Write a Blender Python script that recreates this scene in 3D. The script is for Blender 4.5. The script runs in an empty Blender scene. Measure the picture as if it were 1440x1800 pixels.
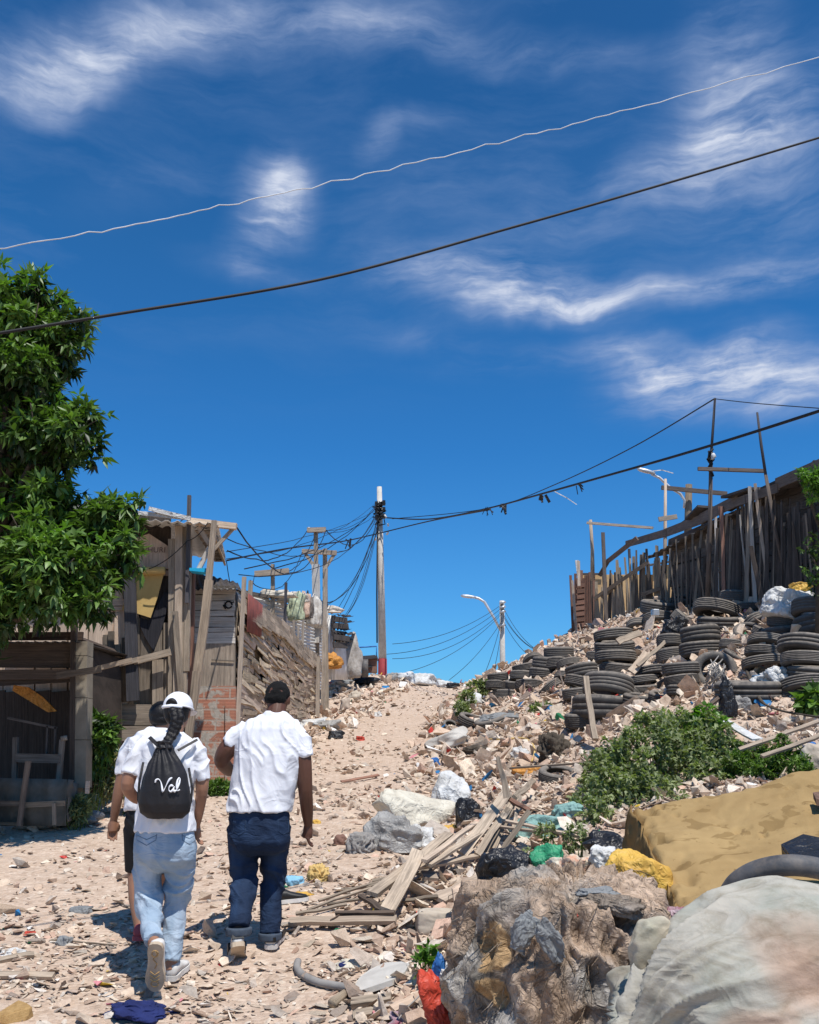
import bpy, bmesh, math, random
import numpy as np
from mathutils import Vector, Matrix, Euler, Quaternion, noise as mn

random.seed(7); np.random.seed(7)
SC = bpy.context.scene
COL = SC.collection
R = math.radians
rnd = random.uniform

# ------------------------------------------------------------------ camera
FPX = 1700.0; PITCH = R(14.2); CAM = Vector((0, 0, 1.5))
cd = bpy.data.cameras.new('camera'); cam = bpy.data.objects.new('camera', cd); COL.objects.link(cam)
cam.location = CAM; cam.rotation_euler = (R(90) + PITCH, 0, 0)
cd.sensor_fit = 'VERTICAL'; cd.sensor_height = 24.0; cd.sensor_width = 24.0; cd.lens = FPX / 1800 * 24.0
cd.clip_start = 0.05; cd.clip_end = 6000
SC.camera = cam
SC.view_settings.view_transform = 'Standard'; SC.view_settings.look = 'None'; SC.view_settings.exposure = 0
SC.cycles.max_bounces = 6; SC.cycles.transparent_max_bounces = 8

def raydir(px, py):
    u = (px - 720) / FPX; v = (900 - py) / FPX
    return Vector((u, math.cos(PITCH) - v * math.sin(PITCH), math.sin(PITCH) + v * math.cos(PITCH)))
def pt(px, py, Y):
    d = raydir(px, py); t = Y / d.y
    return Vector((d.x * t, Y, CAM.z + d.z * t))
def ppm(Y, z=1.5):                     # pixels per metre at a point
    return FPX / (Y * math.cos(PITCH) + (z - 1.5) * math.sin(PITCH))

# ------------------------------------------------------------------ terrain height
def sstep(a, b, x):
    t = np.clip((x - a) / (b - a), 0, 1); return t * t * (3 - 2 * t)
def vnoise(x, y, s=0):
    xi = np.floor(x).astype(np.int64); yi = np.floor(y).astype(np.int64); fx = x - xi; fy = y - yi
    fx = fx * fx * (3 - 2 * fx); fy = fy * fy * (3 - 2 * fy)
    def hsh(a, b):
        n = (a * 374761393 + b * 668265263 + s * 1274126177) & 0xffffffff
        n = ((n ^ (n >> 13)) * 1274126177) & 0xffffffff
        return ((n ^ (n >> 16)) & 0xffff) / 65535.0
    return (hsh(xi, yi) * (1 - fx) + hsh(xi + 1, yi) * fx) * (1 - fy) + (hsh(xi, yi + 1) * (1 - fx) + hsh(xi + 1, yi + 1) * fx) * fy
def fbm(x, y, s=0, o=4):
    a = 0; w = .5
    for k in range(o):
        a = a + w * (vnoise(x, y, s + k) - .5) * 2; x = x * 2.03 + 17; y = y * 2.03 - 9; w *= .5
    return a
PXC = ([-50, 3, 6, 12, 18, 25, 30, 36, 60], [-1.2, -1.2, -1.4, -1.1, -.6, 0.05, .55, 1.2, 1.6])
def pathx(y): return np.interp(y, *PXC)
def pathz(y): return np.interp(y, [-50, 2, 5, 6, 12, 18, 25, 30, 35, 40, 45], [0, 0, .1, .23, 1.01, 1.79, 2.66, 3.3, 3.95, 4.25, 4.2])
ctl = []
for yy in (0, 3, 5, 6, 7.5, 9, 10.5, 12, 14, 16, 18, 20.5, 23, 25, 27.5, 30, 32.5, 35, 38):
    for dx in (-.8, 0, .8):
        ctl.append((float(pathx(yy)) + dx, yy, float(pathz(yy))))
for x, y, z in [(-8, 0, 0), (8, 0, 0), (-8, 3, 0), (7, 3, .2), (-4, 6, .3), (-4, 8, .5), (2, 3, .05), (1.5, 5, .2), (3.2, 5, .35), (0.6, 6, .28), (1.2, 7, .42), (2.5, 7, .55), (4.5, 7, .9),
                (-8, 8, .6), (.8, 8, .55), (0.2, 9, .62), (-12, 12, 1.2), (-6, 12, 1.1), (-6, 20, 2.0), (-6, 30, 3.6), (-12, 25, 2.5), (-6, 38, 4.6),
                (9, 15, 4.1), (9, 20, 4.9), (9, 27, 5.5), (13, 20, 5), (13, 30, 5.5), (13, 12, 3.2), (9, 9, 2.2), (5, 5, .6), (9, 5, .9),
                (8, 36, 5.0), (4, 38, 4.3), (5, 45, 4.0), (0, 45, 4.0), (-6, 45, 4.3), (12, 45, 4.6)]:
    ctl.append((x, y, z))
for px, py, Y in [(60, 1455, 10), (-250, 1455, 10.5), (180, 1420, 11.5), (-100, 1410, 13), (300, 1400, 12), (415, 1370, 13.5), (470, 1322, 17), (565, 1262, 24),
                  (600, 1258, 26), (645, 1235, 28), (600, 1202, 31), (570, 1200, 31), (660, 1192, 35), (672, 1190, 38), (620, 1190, 36), (720, 1192, 37), (760, 1202, 36.5),
                  (850, 1192, 30.5), (900, 1168, 30), (950, 1142, 29.5), (1010, 1114, 29),
                  (800, 1250, 25), (775, 1290, 18.8), (765, 1340, 15.2), (750, 1400, 12.2),
                  (850, 1260, 21), (900, 1300, 17.2), (880, 1350, 14.2), (950, 1260, 19), (950, 1300, 16), (1000, 1300, 14.6), (1000, 1370, 12.2), (1085, 1270, 13),
                  (900, 1215, 24.5), (980, 1190, 23), (1050, 1205, 18.5), (1085, 1195, 17.3), (1150, 1150, 18.3), (1150, 1230, 14.7), (1203, 1222, 14.3), (1280, 1200, 14),
                  (1238, 1150, 16.2), (1280, 1118, 17), (1325, 1190, 13.6), (1400, 1160, 13.3), (1420, 1255, 11.4), (1300, 1270, 11.6), (1435, 1300, 10.2), (1200, 1300, 11.7),
                  (1350, 1085, 16.3), (1200, 1092, 21), (1100, 1092, 24.5), (1160, 1060, 25), (1300, 1048, 19), (1440, 1060, 15.3), (1020, 1440, 9.6), (1250, 1400, 9.2), (1380, 1360, 9.2),
                  (1100, 1340, 10.8), (940, 1430, 10)]:
    p = pt(px, py, Y); ctl.append((p.x, p.y, p.z))
ctl = np.array(ctl)
def _tps(c, lam):
    n = len(c); X = c[:, :2]; d = np.sqrt(((X[:, None] - X[None]) ** 2).sum(-1)); K = np.where(d > 1e-9, d * d * np.log(d + 1e-12), 0)
    K += lam * np.eye(n); P = np.hstack([np.ones((n, 1)), X]); A = np.zeros((n + 3, n + 3)); A[:n, :n] = K; A[:n, n:] = P; A[n:, :n] = P.T
    return np.linalg.solve(A, np.concatenate([c[:, 2], np.zeros(3)]))
_w = _tps(ctl, 1.2)
def _tpsval(x, y):
    out = np.zeros(x.shape)
    for i, (cx, cy, _) in enumerate(ctl):
        d2 = (x - cx) ** 2 + (y - cy) ** 2
        out += _w[i] * .5 * d2 * np.log(d2 + 1e-12)
    n = len(ctl); return out + _w[n] + _w[n + 1] * x + _w[n + 2] * y
def bankf(x, y):                        # 0 on the trodden path, 1 on the rubble banks
    d = x - pathx(y)
    r = sstep(0, 1, (d - np.interp(y, [0, 12, 17], [.7, .7, .5])) / np.interp(y, [0, 12, 17], [1.0, 1.0, .7])) * sstep(4, 6, y)
    hw = np.interp(y, [0, 8, 12, 16, 22, 30, 60], [6, 6, 1.4, .75, .55, .5, .5])
    l = sstep(hw, hw + .9, -d)
    return np.clip(r + l, 0, 1)
X0, X1, Y0, Y1, GS = -12.0, 14.0, -1.0, 46.0, .1
gx = np.arange(X0, X1 + .001, GS); gy = np.arange(Y0, Y1 + .001, GS)
GX, GY = np.meshgrid(gx, gy)
HG = _tpsval(GX, GY)
bk = bankf(GX, GY)
HG = HG + bk * (.16 * fbm(GX * .9, GY * .9, 3) + .09 * fbm(GX * 2.7, GY * 2.7, 11)) + .03 * fbm(GX * 1.5, GY * 1.5, 21)
def H(x, y):
    x = np.asarray(x, float); y = np.asarray(y, float)
    xc = np.clip(x, X0, X1 - .01); yc = np.clip(y, Y0, Y1 - .01)
    i = (xc - X0) / GS; j = (yc - Y0) / GS; i0 = i.astype(int); j0 = j.astype(int); i0 = np.minimum(i0, HG.shape[1] - 2); j0 = np.minimum(j0, HG.shape[0] - 2); fi = i - i0; fj = j - j0
    z = (HG[j0, i0] * (1 - fi) + HG[j0, i0 + 1] * fi) * (1 - fj) + (HG[j0 + 1, i0] * (1 - fi) + HG[j0 + 1, i0 + 1] * fi) * fj
    far = np.sqrt((x - xc) ** 2 + (y - yc) ** 2)
    k = sstep(0, 70, far)
    return z * (1 - k) - 3 * k
def h1(x, y): return float(H(np.array([x]), np.array([y]))[0])
def gp(px, py, y0=2.5, y1=60):          # where the ray through a pixel meets the ground
    d = raydir(px, py); ys = np.linspace(y0, y1, 1500); t = ys / d.y
    z = CAM.z + d.z * t; hh = H(d.x * t, ys); below = np.nonzero(z < hh)[0]
    k = below[0] if len(below) else len(ys) - 1
    return Vector((float(d.x * t[k]), float(ys[k]), float(hh[k])))
def on(x, y, dz=0): return Vector((x, y, h1(x, y) + dz))

# ------------------------------------------------------------------ node helpers
def nodes(m): m.use_nodes = True; nt = m.node_tree; nt.nodes.clear(); return nt
def N(nt, t, ins=None, **kw):
    n = nt.nodes.new(t)
    for k, v in kw.items(): setattr(n, k, v)
    for k, v in (ins or {}).items():
        s = n.inputs[k]
        if isinstance(v, bpy.types.NodeSocket): nt.links.new(v, s)
        else: s.default_value = v
    return n
def ramp(nt, fac, stops, interp='LINEAR'):
    n = nt.nodes.new('ShaderNodeValToRGB'); n.color_ramp.interpolation = interp
    e = n.color_ramp.elements
    while len(e) < len(stops): e.new(.5)
    for k, (p, c) in enumerate(stops): e[k].position = p; e[k].color = (*c, 1) if len(c) == 3 else c
    nt.links.new(fac, n.inputs[0]); return n.outputs[0]
def mixc(nt, f, a, b, bt='MIX'):
    n = nt.nodes.new('ShaderNodeMix'); n.data_type = 'RGBA'; n.blend_type = bt
    for s, v in ((n.inputs[0], f), (n.inputs[6], a), (n.inputs[7], b)):
        if isinstance(v, bpy.types.NodeSocket): nt.links.new(v, s)
        elif isinstance(v, (int, float)): s.default_value = v
        else: s.default_value = (*v, 1) if len(v) == 3 else v
    return n.outputs[2]
def mth(nt, op, a, b=0.5, clamp=False):
    n = nt.nodes.new('ShaderNodeMath'); n.operation = op; n.use_clamp = clamp
    for s, v in ((n.inputs[0], a), (n.inputs[1], b)):
        if isinstance(v, bpy.types.NodeSocket): nt.links.new(v, s)
        else: s.default_value = v
    return n.outputs[0]
def nz(nt, vec, scale, detail=4, rough=.6, dist=0):
    n = N(nt, 'ShaderNodeTexNoise', {'Scale': scale, 'Detail': detail, 'Roughness': rough, 'Distortion': dist})
    if vec is not None: nt.links.new(vec, n.inputs['Vector'])
    return n.outputs[0]
def finish(nt, col, rough=.9, bump=None, bs=.3, bd=.01, metal=0, spec=.3, sss=0, alpha=None, trans=None, sheen=0):
    b = N(nt, 'ShaderNodeBsdfPrincipled', {'Roughness': rough, 'Metallic': metal, 'Specular IOR Level': spec})
    if isinstance(col, bpy.types.NodeSocket): nt.links.new(col, b.inputs['Base Color'])
    else: b.inputs['Base Color'].default_value = (*col, 1)
    if sheen: b.inputs['Sheen Weight'].default_value = sheen
    if sss:
        b.inputs['Subsurface Weight'].default_value = sss; b.inputs['Subsurface Radius'].default_value = (.01, .004, .002); b.inputs['Subsurface Scale'].default_value = 1
    if bump is not None:
        bn = N(nt, 'ShaderNodeBump', {'Strength': bs, 'Distance': bd, 'Height': bump}); nt.links.new(bn.outputs[0], b.inputs['Normal'])
    out = b.outputs[0]
    if trans is not None:
        tr = N(nt, 'ShaderNodeBsdfTranslucent')
        if isinstance(trans[1], bpy.types.NodeSocket): nt.links.new(trans[1], tr.inputs[0])
        else: tr.inputs[0].default_value = (*trans[1], 1)
        mx = N(nt, 'ShaderNodeMixShader', {0: trans[0]}); nt.links.new(b.outputs[0], mx.inputs[1]); nt.links.new(tr.outputs[0], mx.inputs[2]); out = mx.outputs[0]
    o = nt.nodes.new('ShaderNodeOutputMaterial'); nt.links.new(out, o.inputs[0])
def gen(name): m = bpy.data.materials.new(name); return m, nodes(m)

def m_wood(name, c1, c2, stain=(.1, .08, .07), amt=.5):
    m, nt = gen(name)
    uv = N(nt, 'ShaderNodeUVMap').outputs[0]
    g = N(nt, 'ShaderNodeMapping', {'Vector': uv, 'Scale': (2.2, 60, 1)}).outputs[0]
    gr = nz(nt, g, 1, 6, .65, .6)
    col = ramp(nt, gr, [(.3, c2), (.55, c1), (.75, tuple(min(1, x * 1.25) for x in c1))])
    g2 = N(nt, 'ShaderNodeMapping', {'Vector': uv, 'Scale': (2, 6, 1)}).outputs[0]
    st = ramp(nt, nz(nt, g2, 1.3, 5, .7), [(.42, (0, 0, 0)), (.7, (1, 1, 1))])
    col = mixc(nt, mth(nt, 'MULTIPLY', st, amt), col, stain)
    at = N(nt, 'ShaderNodeAttribute', attribute_name='Col').outputs[0]
    col = mixc(nt, 1.0, col, at, 'MULTIPLY')
    finish(nt, col, .85, gr, .5, .006)
    return m
def creases(nt, vec, sc):              # sharp wrinkle lines: two scales of folded noise
    a = mth(nt, 'ABSOLUTE', mth(nt, 'SUBTRACT', nz(nt, vec, sc, 1.5, .45, .9), .5)); b = mth(nt, 'ABSOLUTE', mth(nt, 'SUBTRACT', nz(nt, vec, sc * 2.3, 2, .5, 1.2), .5))
    return mth(nt, 'ADD', mth(nt, 'MULTIPLY', a, -3.0), mth(nt, 'MULTIPLY', b, -1.4))
def m_plain(name, c, c2=None, scale=6, rough=.85, bs=.3, bscale=40, bd=.004, attr=False, spec=.3, metal=0, sheen=0, dust=0, trans=None, detail=5, crumple=0, cdist=.018):
    m, nt = gen(name)
    tc = N(nt, 'ShaderNodeTexCoord').outputs['Object']
    n1 = nz(nt, tc, scale, detail, .6, .3)
    c2 = c2 or tuple(x * .7 for x in c)
    col = ramp(nt, n1, [(.32, c2), (.62, c)])
    if attr:
        at = N(nt, 'ShaderNodeAttribute', attribute_name='Col').outputs[0]
        col = mixc(nt, 1.0, col, at, 'MULTIPLY')
    if dust:
        d = ramp(nt, nz(nt, tc, scale * 2.3, 6, .7), [(.4, (0, 0, 0)), (.7, (1, 1, 1))])
        col = mixc(nt, mth(nt, 'MULTIPLY', d, dust), col, (.36, .28, .21))
    b = nz(nt, tc, bscale, 4, .6)
    if crumple:
        b = mth(nt, 'ADD', creases(nt, tc, crumple), mth(nt, 'MULTIPLY', b, .08)); bs = 1.0; bd = cdist
    finish(nt, col, rough, b, bs, bd, metal, spec, sheen=sheen, trans=trans and (trans, col))
    return m
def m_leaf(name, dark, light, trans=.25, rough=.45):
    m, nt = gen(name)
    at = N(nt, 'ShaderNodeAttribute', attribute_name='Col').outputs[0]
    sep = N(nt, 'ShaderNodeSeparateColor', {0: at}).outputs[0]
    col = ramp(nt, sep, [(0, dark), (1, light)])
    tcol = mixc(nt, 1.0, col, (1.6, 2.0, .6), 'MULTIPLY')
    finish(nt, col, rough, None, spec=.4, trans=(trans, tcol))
    return m

# ------------------------------------------------------------------ mesh builder
class MB:
    def __init__(s): s.v = []; s.f = []; s.c = []; s.uv = []; s.sm = []
    def add(s, vs, fs, col=(1, 1, 1), uvs=None, smooth=False):
        b = len(s.v); s.v.extend([tuple(p) for p in vs]); s.f.extend([tuple(b + i for i in f) for f in fs])
        if isinstance(col, list): s.c.extend(col)
        else: s.c.extend([col] * len(vs))
        s.uv.extend(uvs if uvs else [(0, 0)] * len(vs)); s.sm.extend([smooth] * len(fs)); return s
    def beam(s, p0, p1, w, t, up=None, col=None, w1=None, bend=0, nseg=3, wob=0):
        p0 = Vector(p0); p1 = Vector(p1); d = (p1 - p0); L = d.length; d.normalize()
        up = Vector(up) if up else Vector((0, -1, 0))      # up = the face normal of the wide side
        n = (up - d * up.dot(d))
        if n.length < 1e-4: n = d.orthogonal()
        n.normalize(); sd = d.cross(n); w1 = w if w1 is None else w1
        if col is None: k = rnd(.7, 1.15); col = (k, k * rnd(.93, 1.0), k * rnd(.85, 1))
        ou, ov = rnd(0, 50), rnd(0, 50); vs = []; uvs = []
        for i in range(nseg + 1):
            q = i / nseg; c = p0 + d * L * q + n * (bend * math.sin(q * math.pi)) + sd * rnd(-wob, wob)
            ww = (w + (w1 - w) * q) * .5 * (1 + rnd(-wob, wob) * 3)
            for a, b2 in ((-1, -1), (1, -1), (1, 1), (-1, 1)):
                vs.append(c + sd * a * ww + n * b2 * t * .5); uvs.append((ou + L * q, ov + a * ww + b2 * .01))
        fs = []
        for i in range(nseg):
            o = i * 4
            for k in range(4): fs.append((o + k, o + (k + 1) % 4, o + 4 + (k + 1) % 4, o + 4 + k))
        fs.append((3, 2, 1, 0)); o = nseg * 4; fs.append((o, o + 1, o + 2, o + 3))
        return s.add(vs, fs, col, uvs)
    def box(s, c, size, rz=0, col=(1, 1, 1), rx=0, ry=0):
        M = Matrix.Translation(Vector(c)) @ Euler((rx, ry, rz)).to_matrix().to_4x4(); a, b, d = [q / 2 for q in size]
        vs = [M @ Vector((x * a, y * b, z * d)) for x, y, z in ((-1, -1, -1), (1, -1, -1), (1, 1, -1), (-1, 1, -1), (-1, -1, 1), (1, -1, 1), (1, 1, 1), (-1, 1, 1))]
        fs = [(3, 2, 1, 0), (4, 5, 6, 7), (0, 1, 5, 4), (1, 2, 6, 5), (2, 3, 7, 6), (3, 0, 4, 7)]
        ou, ov = rnd(0, 50), rnd(0, 50)
        uvs = [(ou + x * a + y * b, ov + z * d + .3 * y * b) for x, y, z in ((-1, -1, -1), (1, -1, -1), (1, 1, -1), (-1, 1, -1), (-1, -1, 1), (1, -1, 1), (1, 1, 1), (-1, 1, 1))]
        return s.add(vs, fs, col, uvs)
    def tube(s, pts, r, seg=8, col=(1, 1, 1), cap=True, smooth=True, rough=0):
        pts = [Vector(p) for p in pts]; n = len(pts); rr = r if isinstance(r, (list, tuple)) else [r] * n
        vs = []; uvs = []; L = 0; prev = None; ou = rnd(0, 50)
        for i, p in enumerate(pts):
            t = (pts[min(i + 1, n - 1)] - pts[max(i - 1, 0)]).normalized()
            if prev is None: a = t.orthogonal().normalized()
            else: a = (prev - t * prev.dot(t)).normalized()
            prev = a; b = t.cross(a)
            if i: L += (p - pts[i - 1]).length
            for k in range(seg):
                an = 2 * math.pi * k / seg; q = rr[i] * (1 + rnd(-rough, rough))
                vs.append(p + (a * math.cos(an) + b * math.sin(an)) * q); uvs.append((ou + L, k / seg * .3))
        fs = []
        for i in range(n - 1):
            for k in range(seg): o = i * seg; fs.append((o + k, o + (k + 1) % seg, o + seg + (k + 1) % seg, o + seg + k))
        if cap: fs.append(tuple(range(seg))[::-1]); fs.append(tuple((n - 1) * seg + k for k in range(seg)))
        return s.add(vs, fs, col, uvs, smooth)
    def prism(s, poly, depth=(0, .03, 0), col=None, uvrot=0):          # poly: list of world points (front), extruded by depth
        poly = [Vector(p) for p in poly]; D = Vector(depth); n = len(poly)
        if col is None: k = rnd(.75, 1.1); col = (k, k * .97, k * .93)
        ou, ov = rnd(0, 50), rnd(0, 50)
        vs = poly + [p + D for p in poly]
        uv = [((ou + p.z + p.y, ov + p.x) if uvrot == 0 else (ou + p.x + p.y, ov + p.z)) for p in vs]
        fs = [tuple(range(n)), tuple(range(2 * n - 1, n - 1, -1))] + [(k, n + k, n + (k + 1) % n, (k + 1) % n) for k in range(n)]
        return s.add(vs, fs, col, uv)
    def pxp(s, pp, Y, t=.03, col=None, uvrot=0):                        # polygon on a wall plane that stands at depth Y
        return s.prism([pt(x, y, Y) for x, y in pp], (0, t, 0), col, uvrot)
    def build(s, name, mat, parent=None, smooth=None, origin=None):
        me = bpy.data.meshes.new(name)
        o0 = Vector(origin) if origin is not None else Vector((0, 0, 0))
        va = np.array(s.v, dtype=float).reshape(-1, 3) - np.array(o0)
        me.from_pydata(va.tolist(), [], s.f)
        ca = me.color_attributes.new('Col', 'FLOAT_COLOR', 'POINT')
        c = np.ones((len(s.v), 4), np.float32); c[:, :3] = np.array(s.c, dtype=np.float32).reshape(-1, 3); ca.data.foreach_set('color', c.ravel())
        ul = me.uv_layers.new(name='UVMap'); li = np.empty(len(me.loops), np.int32); me.loops.foreach_get('vertex_index', li)
        ul.data.foreach_set('uv', np.array(s.uv, dtype=np.float32)[li].ravel())
        me.polygons.foreach_set('use_smooth', s.sm if smooth is None else [smooth] * len(s.f))
        me.validate(); me.update(); me.materials.append(mat)
        ob = bpy.data.objects.new(name, me); COL.objects.link(ob); ob.location = o0
        if parent is not None: put_under(ob, parent)
        return ob
def put_under(ob, parent):
    ob.parent = parent; ob.matrix_parent_inverse = Matrix.Identity(4)
    ob.location = Vector(ob.location) - world_loc(parent)
def world_loc(o):
    v = Vector(o.location)
    while o.parent: o = o.parent; v += Vector(o.location)
    return v
def tag(o, label=None, cat=None, group=None, kind=None):
    if label: o['label'] = label
    if cat: o['category'] = cat
    if group: o['group'] = group
    if kind: o['kind'] = kind
    return o
def empty(name, loc, label=None, cat=None, group=None):
    o = bpy.data.objects.new(name, None); COL.objects.link(o); o.location = loc; o.empty_display_size = .1
    return tag(o, label, cat, group)
def meshob(name, verts, faces, mat, smooth=True, parent=None, cols=None, loc=(0, 0, 0)):
    mb = MB(); mb.add(verts, faces, cols if cols is not None else (1, 1, 1), None, smooth)
    for_loc = mb.build(name, mat, None); for_loc.location = loc
    if parent is not None: put_under(for_loc, parent)
    return for_loc
def copy_tree(o, parent=None):
    c = o.copy(); COL.objects.link(c); c.parent = parent
    for ch in list(o.children): copy_tree(ch, c)
    return c
_ico = {}
def ico(k):
    if k not in _ico:
        bm = bmesh.new(); bmesh.ops.create_icosphere(bm, subdivisions=k, radius=1); bm.verts.ensure_lookup_table()
        _ico[k] = ([v.co.copy() for v in bm.verts], [tuple(v.index for v in f.verts) for f in bm.faces]); bm.free()
    return _ico[k]
def blob(name, loc, size, mat, rot=(0, 0, 0), sub=5, amp=.15, freq=2.0, fold=.08, ffreq=4.0, stretch=(1, 1, 1), boxy=0, flat=-.55, seed=0, parent=None, colf=None, neck=None, smooth=True, facet=0, planes=34):
    """a soft crumpled body: bag, sack, stone; sits with its flattened base on loc"""
    vs, fs = ico(sub); M = Euler(rot).to_matrix(); out = []; so = Vector((seed * 7.3, seed * 3.1, seed * 1.7)); cols = []
    rgf = np.random.RandomState(seed * 13 + 5); VA = np.array([v[:] for v in vs]); rf = np.ones(len(vs))
    if facet:
        for npl, wgt, lo in ((planes, 1.0, .70), (planes * 5, .45, .84)):
            NN = rgf.normal(size=(npl, 3)); NN /= np.linalg.norm(NN, axis=1)[:, None]; DD = rgf.uniform(lo, 1.0, npl)
            WV = VA + .16 * np.stack([np.sin(VA[:, 1] * 5 + seed), np.sin(VA[:, 2] * 6 + 2 * seed), np.sin(VA[:, 0] * 5.5 + seed)], 1)
            WV /= np.linalg.norm(WV, axis=1)[:, None]; dt = WV @ NN.T; dt = np.where(dt > .05, dt, .05); r_ = np.minimum((DD[None] / dt).min(1), 1.15); rf *= 1 + (r_ - r_.mean()) * wgt * facet
    for vi, v in enumerate(vs):
        p = v.copy()
        if boxy:
            m = max(abs(p.x), abs(p.y), abs(p.z)); p = p.lerp(p / m * .82, boxy)
        q = Vector((p.x * stretch[0], p.y * stretch[1], p.z * stretch[2]))
        n1 = mn.noise(q * freq + so)
        w = q + mn.noise_vector(q * freq * .8 + so) * .35
        n2 = 1 - abs(mn.noise(w * ffreq + so)) * 2.6
        n3 = 1 - abs(mn.noise(w * ffreq * 2.3 + so * 2)) * 2.6
        k = (1 + amp * n1 + fold * n2 + fold * .45 * n3) * float(rf[vi])
        p = p * k
        if neck and v.z > neck: p.x *= max(.18, 1 - (v.z - neck) * 2.2); p.y *= max(.18, 1 - (v.z - neck) * 2.2); p.z *= 1.12
        if p.z < flat: p.z = flat + (p.z - flat) * .15
        p = Vector((p.x * size[0], p.y * size[1], (p.z - flat) * size[2]))
        out.append(M @ p); cols.append(colf(v, n2, n1) if colf else (1, 1, 1))
    return meshob(name, out, fs, mat, smooth, parent, cols, loc)
# ------------------------------------------------------------------ daylight
SUN_EL = R(65); SUN_AZ = R(153)         # azimuth measured from +Y (away from the camera) clockwise: the sun is behind and a little to the right
sd = bpy.data.lights.new('sun', 'SUN'); sun = bpy.data.objects.new('sun', sd); COL.objects.link(sun)
sd.energy = 5.0; sd.angle = R(.5); sd.color = (1, .96, .9)
sv = Vector((math.sin(SUN_AZ) * math.cos(SUN_EL), math.cos(SUN_AZ) * math.cos(SUN_EL), math.sin(SUN_EL)))
sun.rotation_euler = sv.to_track_quat('Z', 'Y').to_euler(); sun.location = (3, -8, 20)
W = bpy.data.worlds.new('World'); SC.world = W; W.use_nodes = True; wt = W.node_tree; wt.nodes.clear()
sky = N(wt, 'ShaderNodeTexSky', sky_type='NISHITA', sun_disc=False, sun_elevation=SUN_EL, sun_rotation=SUN_AZ, altitude=100, air_density=1.0, dust_density=.6, ozone_density=3.0)
tc = N(wt, 'ShaderNodeTexCoord').outputs['Generated']
sx = N(wt, 'ShaderNodeSeparateXYZ', {0: tc})
az = mth(wt, 'ARCTAN2', sx.outputs[0], sx.outputs[1]); el = mth(wt, 'ARCSINE', sx.outputs[2])
uv = N(wt, 'ShaderNodeCombineXYZ', {0: az, 1: el, 2: 0.0}).outputs[0]
# deep polarised blue overhead, a lighter azure towards the ground
tint = ramp(wt, mth(wt, 'MULTIPLY', el, 1 / 1.4), [(0, (.46, 1.02, 1.44)), (.1, (.33, .92, 1.42)), (.22, (.22, .82, 1.34)), (.36, (.22, .80, 1.24)), (.55, (.21, .70, 1.1)), (1, (.3, .5, .8))])
skyc = mixc(wt, 1.0, sky.outputs[0], tint, 'MULTIPLY')
def pe(px, py):
    d = raydir(px, py).normalized(); return math.atan2(d.x, d.y), math.asin(d.z)
wv = N(wt, 'ShaderNodeTexNoise', {'Vector': uv, 'Scale': 7, 'Detail': 4, 'Roughness': .55})
off = N(wt, 'ShaderNodeVectorMath', {0: wv.outputs[1], 1: (.5, .5, .5)}, operation='SUBTRACT').outputs[0]
off = N(wt, 'ShaderNodeVectorMath', {0: off, 3: .055}, operation='SCALE').outputs[0]
wuv = N(wt, 'ShaderNodeVectorMath', {0: uv, 1: off}, operation='ADD').outputs[0]
mask = None
# px, py, half-width px, half-height px, turn (deg, counter-clockwise), weight
CL = [(492, 345, 92, 96, 20, .95), (440, 430, 55, 75, -10, .32), (480, 480, 190, 35, -8, .25), (860, 492, 330, 58, -6, .85), (940, 530, 220, 40, 0, .5), (1250, 505, 360, 36, 2, .62),
      (1150, 650, 150, 70, -25, .66), (1290, 675, 260, 75, -2, .66), (1300, 620, 130, 50, 12, .55), (1420, 690, 150, 70, 0, .5),
      (200, 85, 330, 70, 20, .50), (60, 120, 200, 60, 26, .34), (120, 180, 150, 40, 30, .3), (560, 40, 420, 60, 3, .42), (900, 90, 420, 40, -6, .36),
      (1290, 90, 170, 120, 60, .46), (1330, 210, 300, 110, 14, .46), (1180, 300, 420, 70, 12, .38), (1400, 330, 260, 80, 8, .36),
      (660, 255, 55, 40, 30, .38), (720, 212, 110, 28, 5, .27), (760, 590, 230, 38, -8, .25), (980, 620, 300, 32, 5, .28), (1380, 440, 250, 60, 0, .2), (800, 330, 300, 60, 10, .16), (240, 330, 200, 60, 20, .1)]
for px, py, a, b, rot, w in CL:
    c = pe(px, py)
    mp = N(wt, 'ShaderNodeMapping', {'Vector': wuv, 'Location': (c[0], c[1], 0), 'Rotation': (0, 0, R(rot)), 'Scale': (a / FPX * 1.1, b / FPX * 1.1, 1)}, vector_type='TEXTURE')
    ln = N(wt, 'ShaderNodeVectorMath', {0: mp.outputs[0]}, operation='LENGTH').outputs[1]
    mr = N(wt, 'ShaderNodeMapRange', {0: ln, 1: 1.15, 2: 0.0, 3: 0.0, 4: w}, interpolation_type='SMOOTHSTEP').outputs[0]
    mask = mr if mask is None else mth(wt, 'ADD', mask, mr)
st = N(wt, 'ShaderNodeMapping', {'Vector': wuv, 'Rotation': (0, 0, R(-8)), 'Scale': (4.5, 20, 1)}).outputs[0]
n1 = nz(wt, st, 1.0, 9, .62, .5)
n2 = nz(wt, wuv, 5.0, 8, .6, .4)
n3 = nz(wt, N(wt, 'ShaderNodeMapping', {'Vector': wuv, 'Rotation': (0, 0, R(-14)), 'Scale': (11, 62, 1)}).outputs[0], 1.0, 6, .6, .3)
nn = mth(wt, 'ADD', mth(wt, 'ADD', mth(wt, 'MULTIPLY', n1, .42), mth(wt, 'MULTIPLY', n2, .33)), mth(wt, 'MULTIPLY', n3, .25))
nn = N(wt, 'ShaderNodeMapRange', {0: nn, 1: .38, 2: .62, 3: .0, 4: 1.6}).outputs[0]
st2 = N(wt, 'ShaderNodeMapping', {'Vector': wuv, 'Rotation': (0, 0, R(-5)), 'Scale': (2.4, 11, 1)}).outputs[0]
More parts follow.
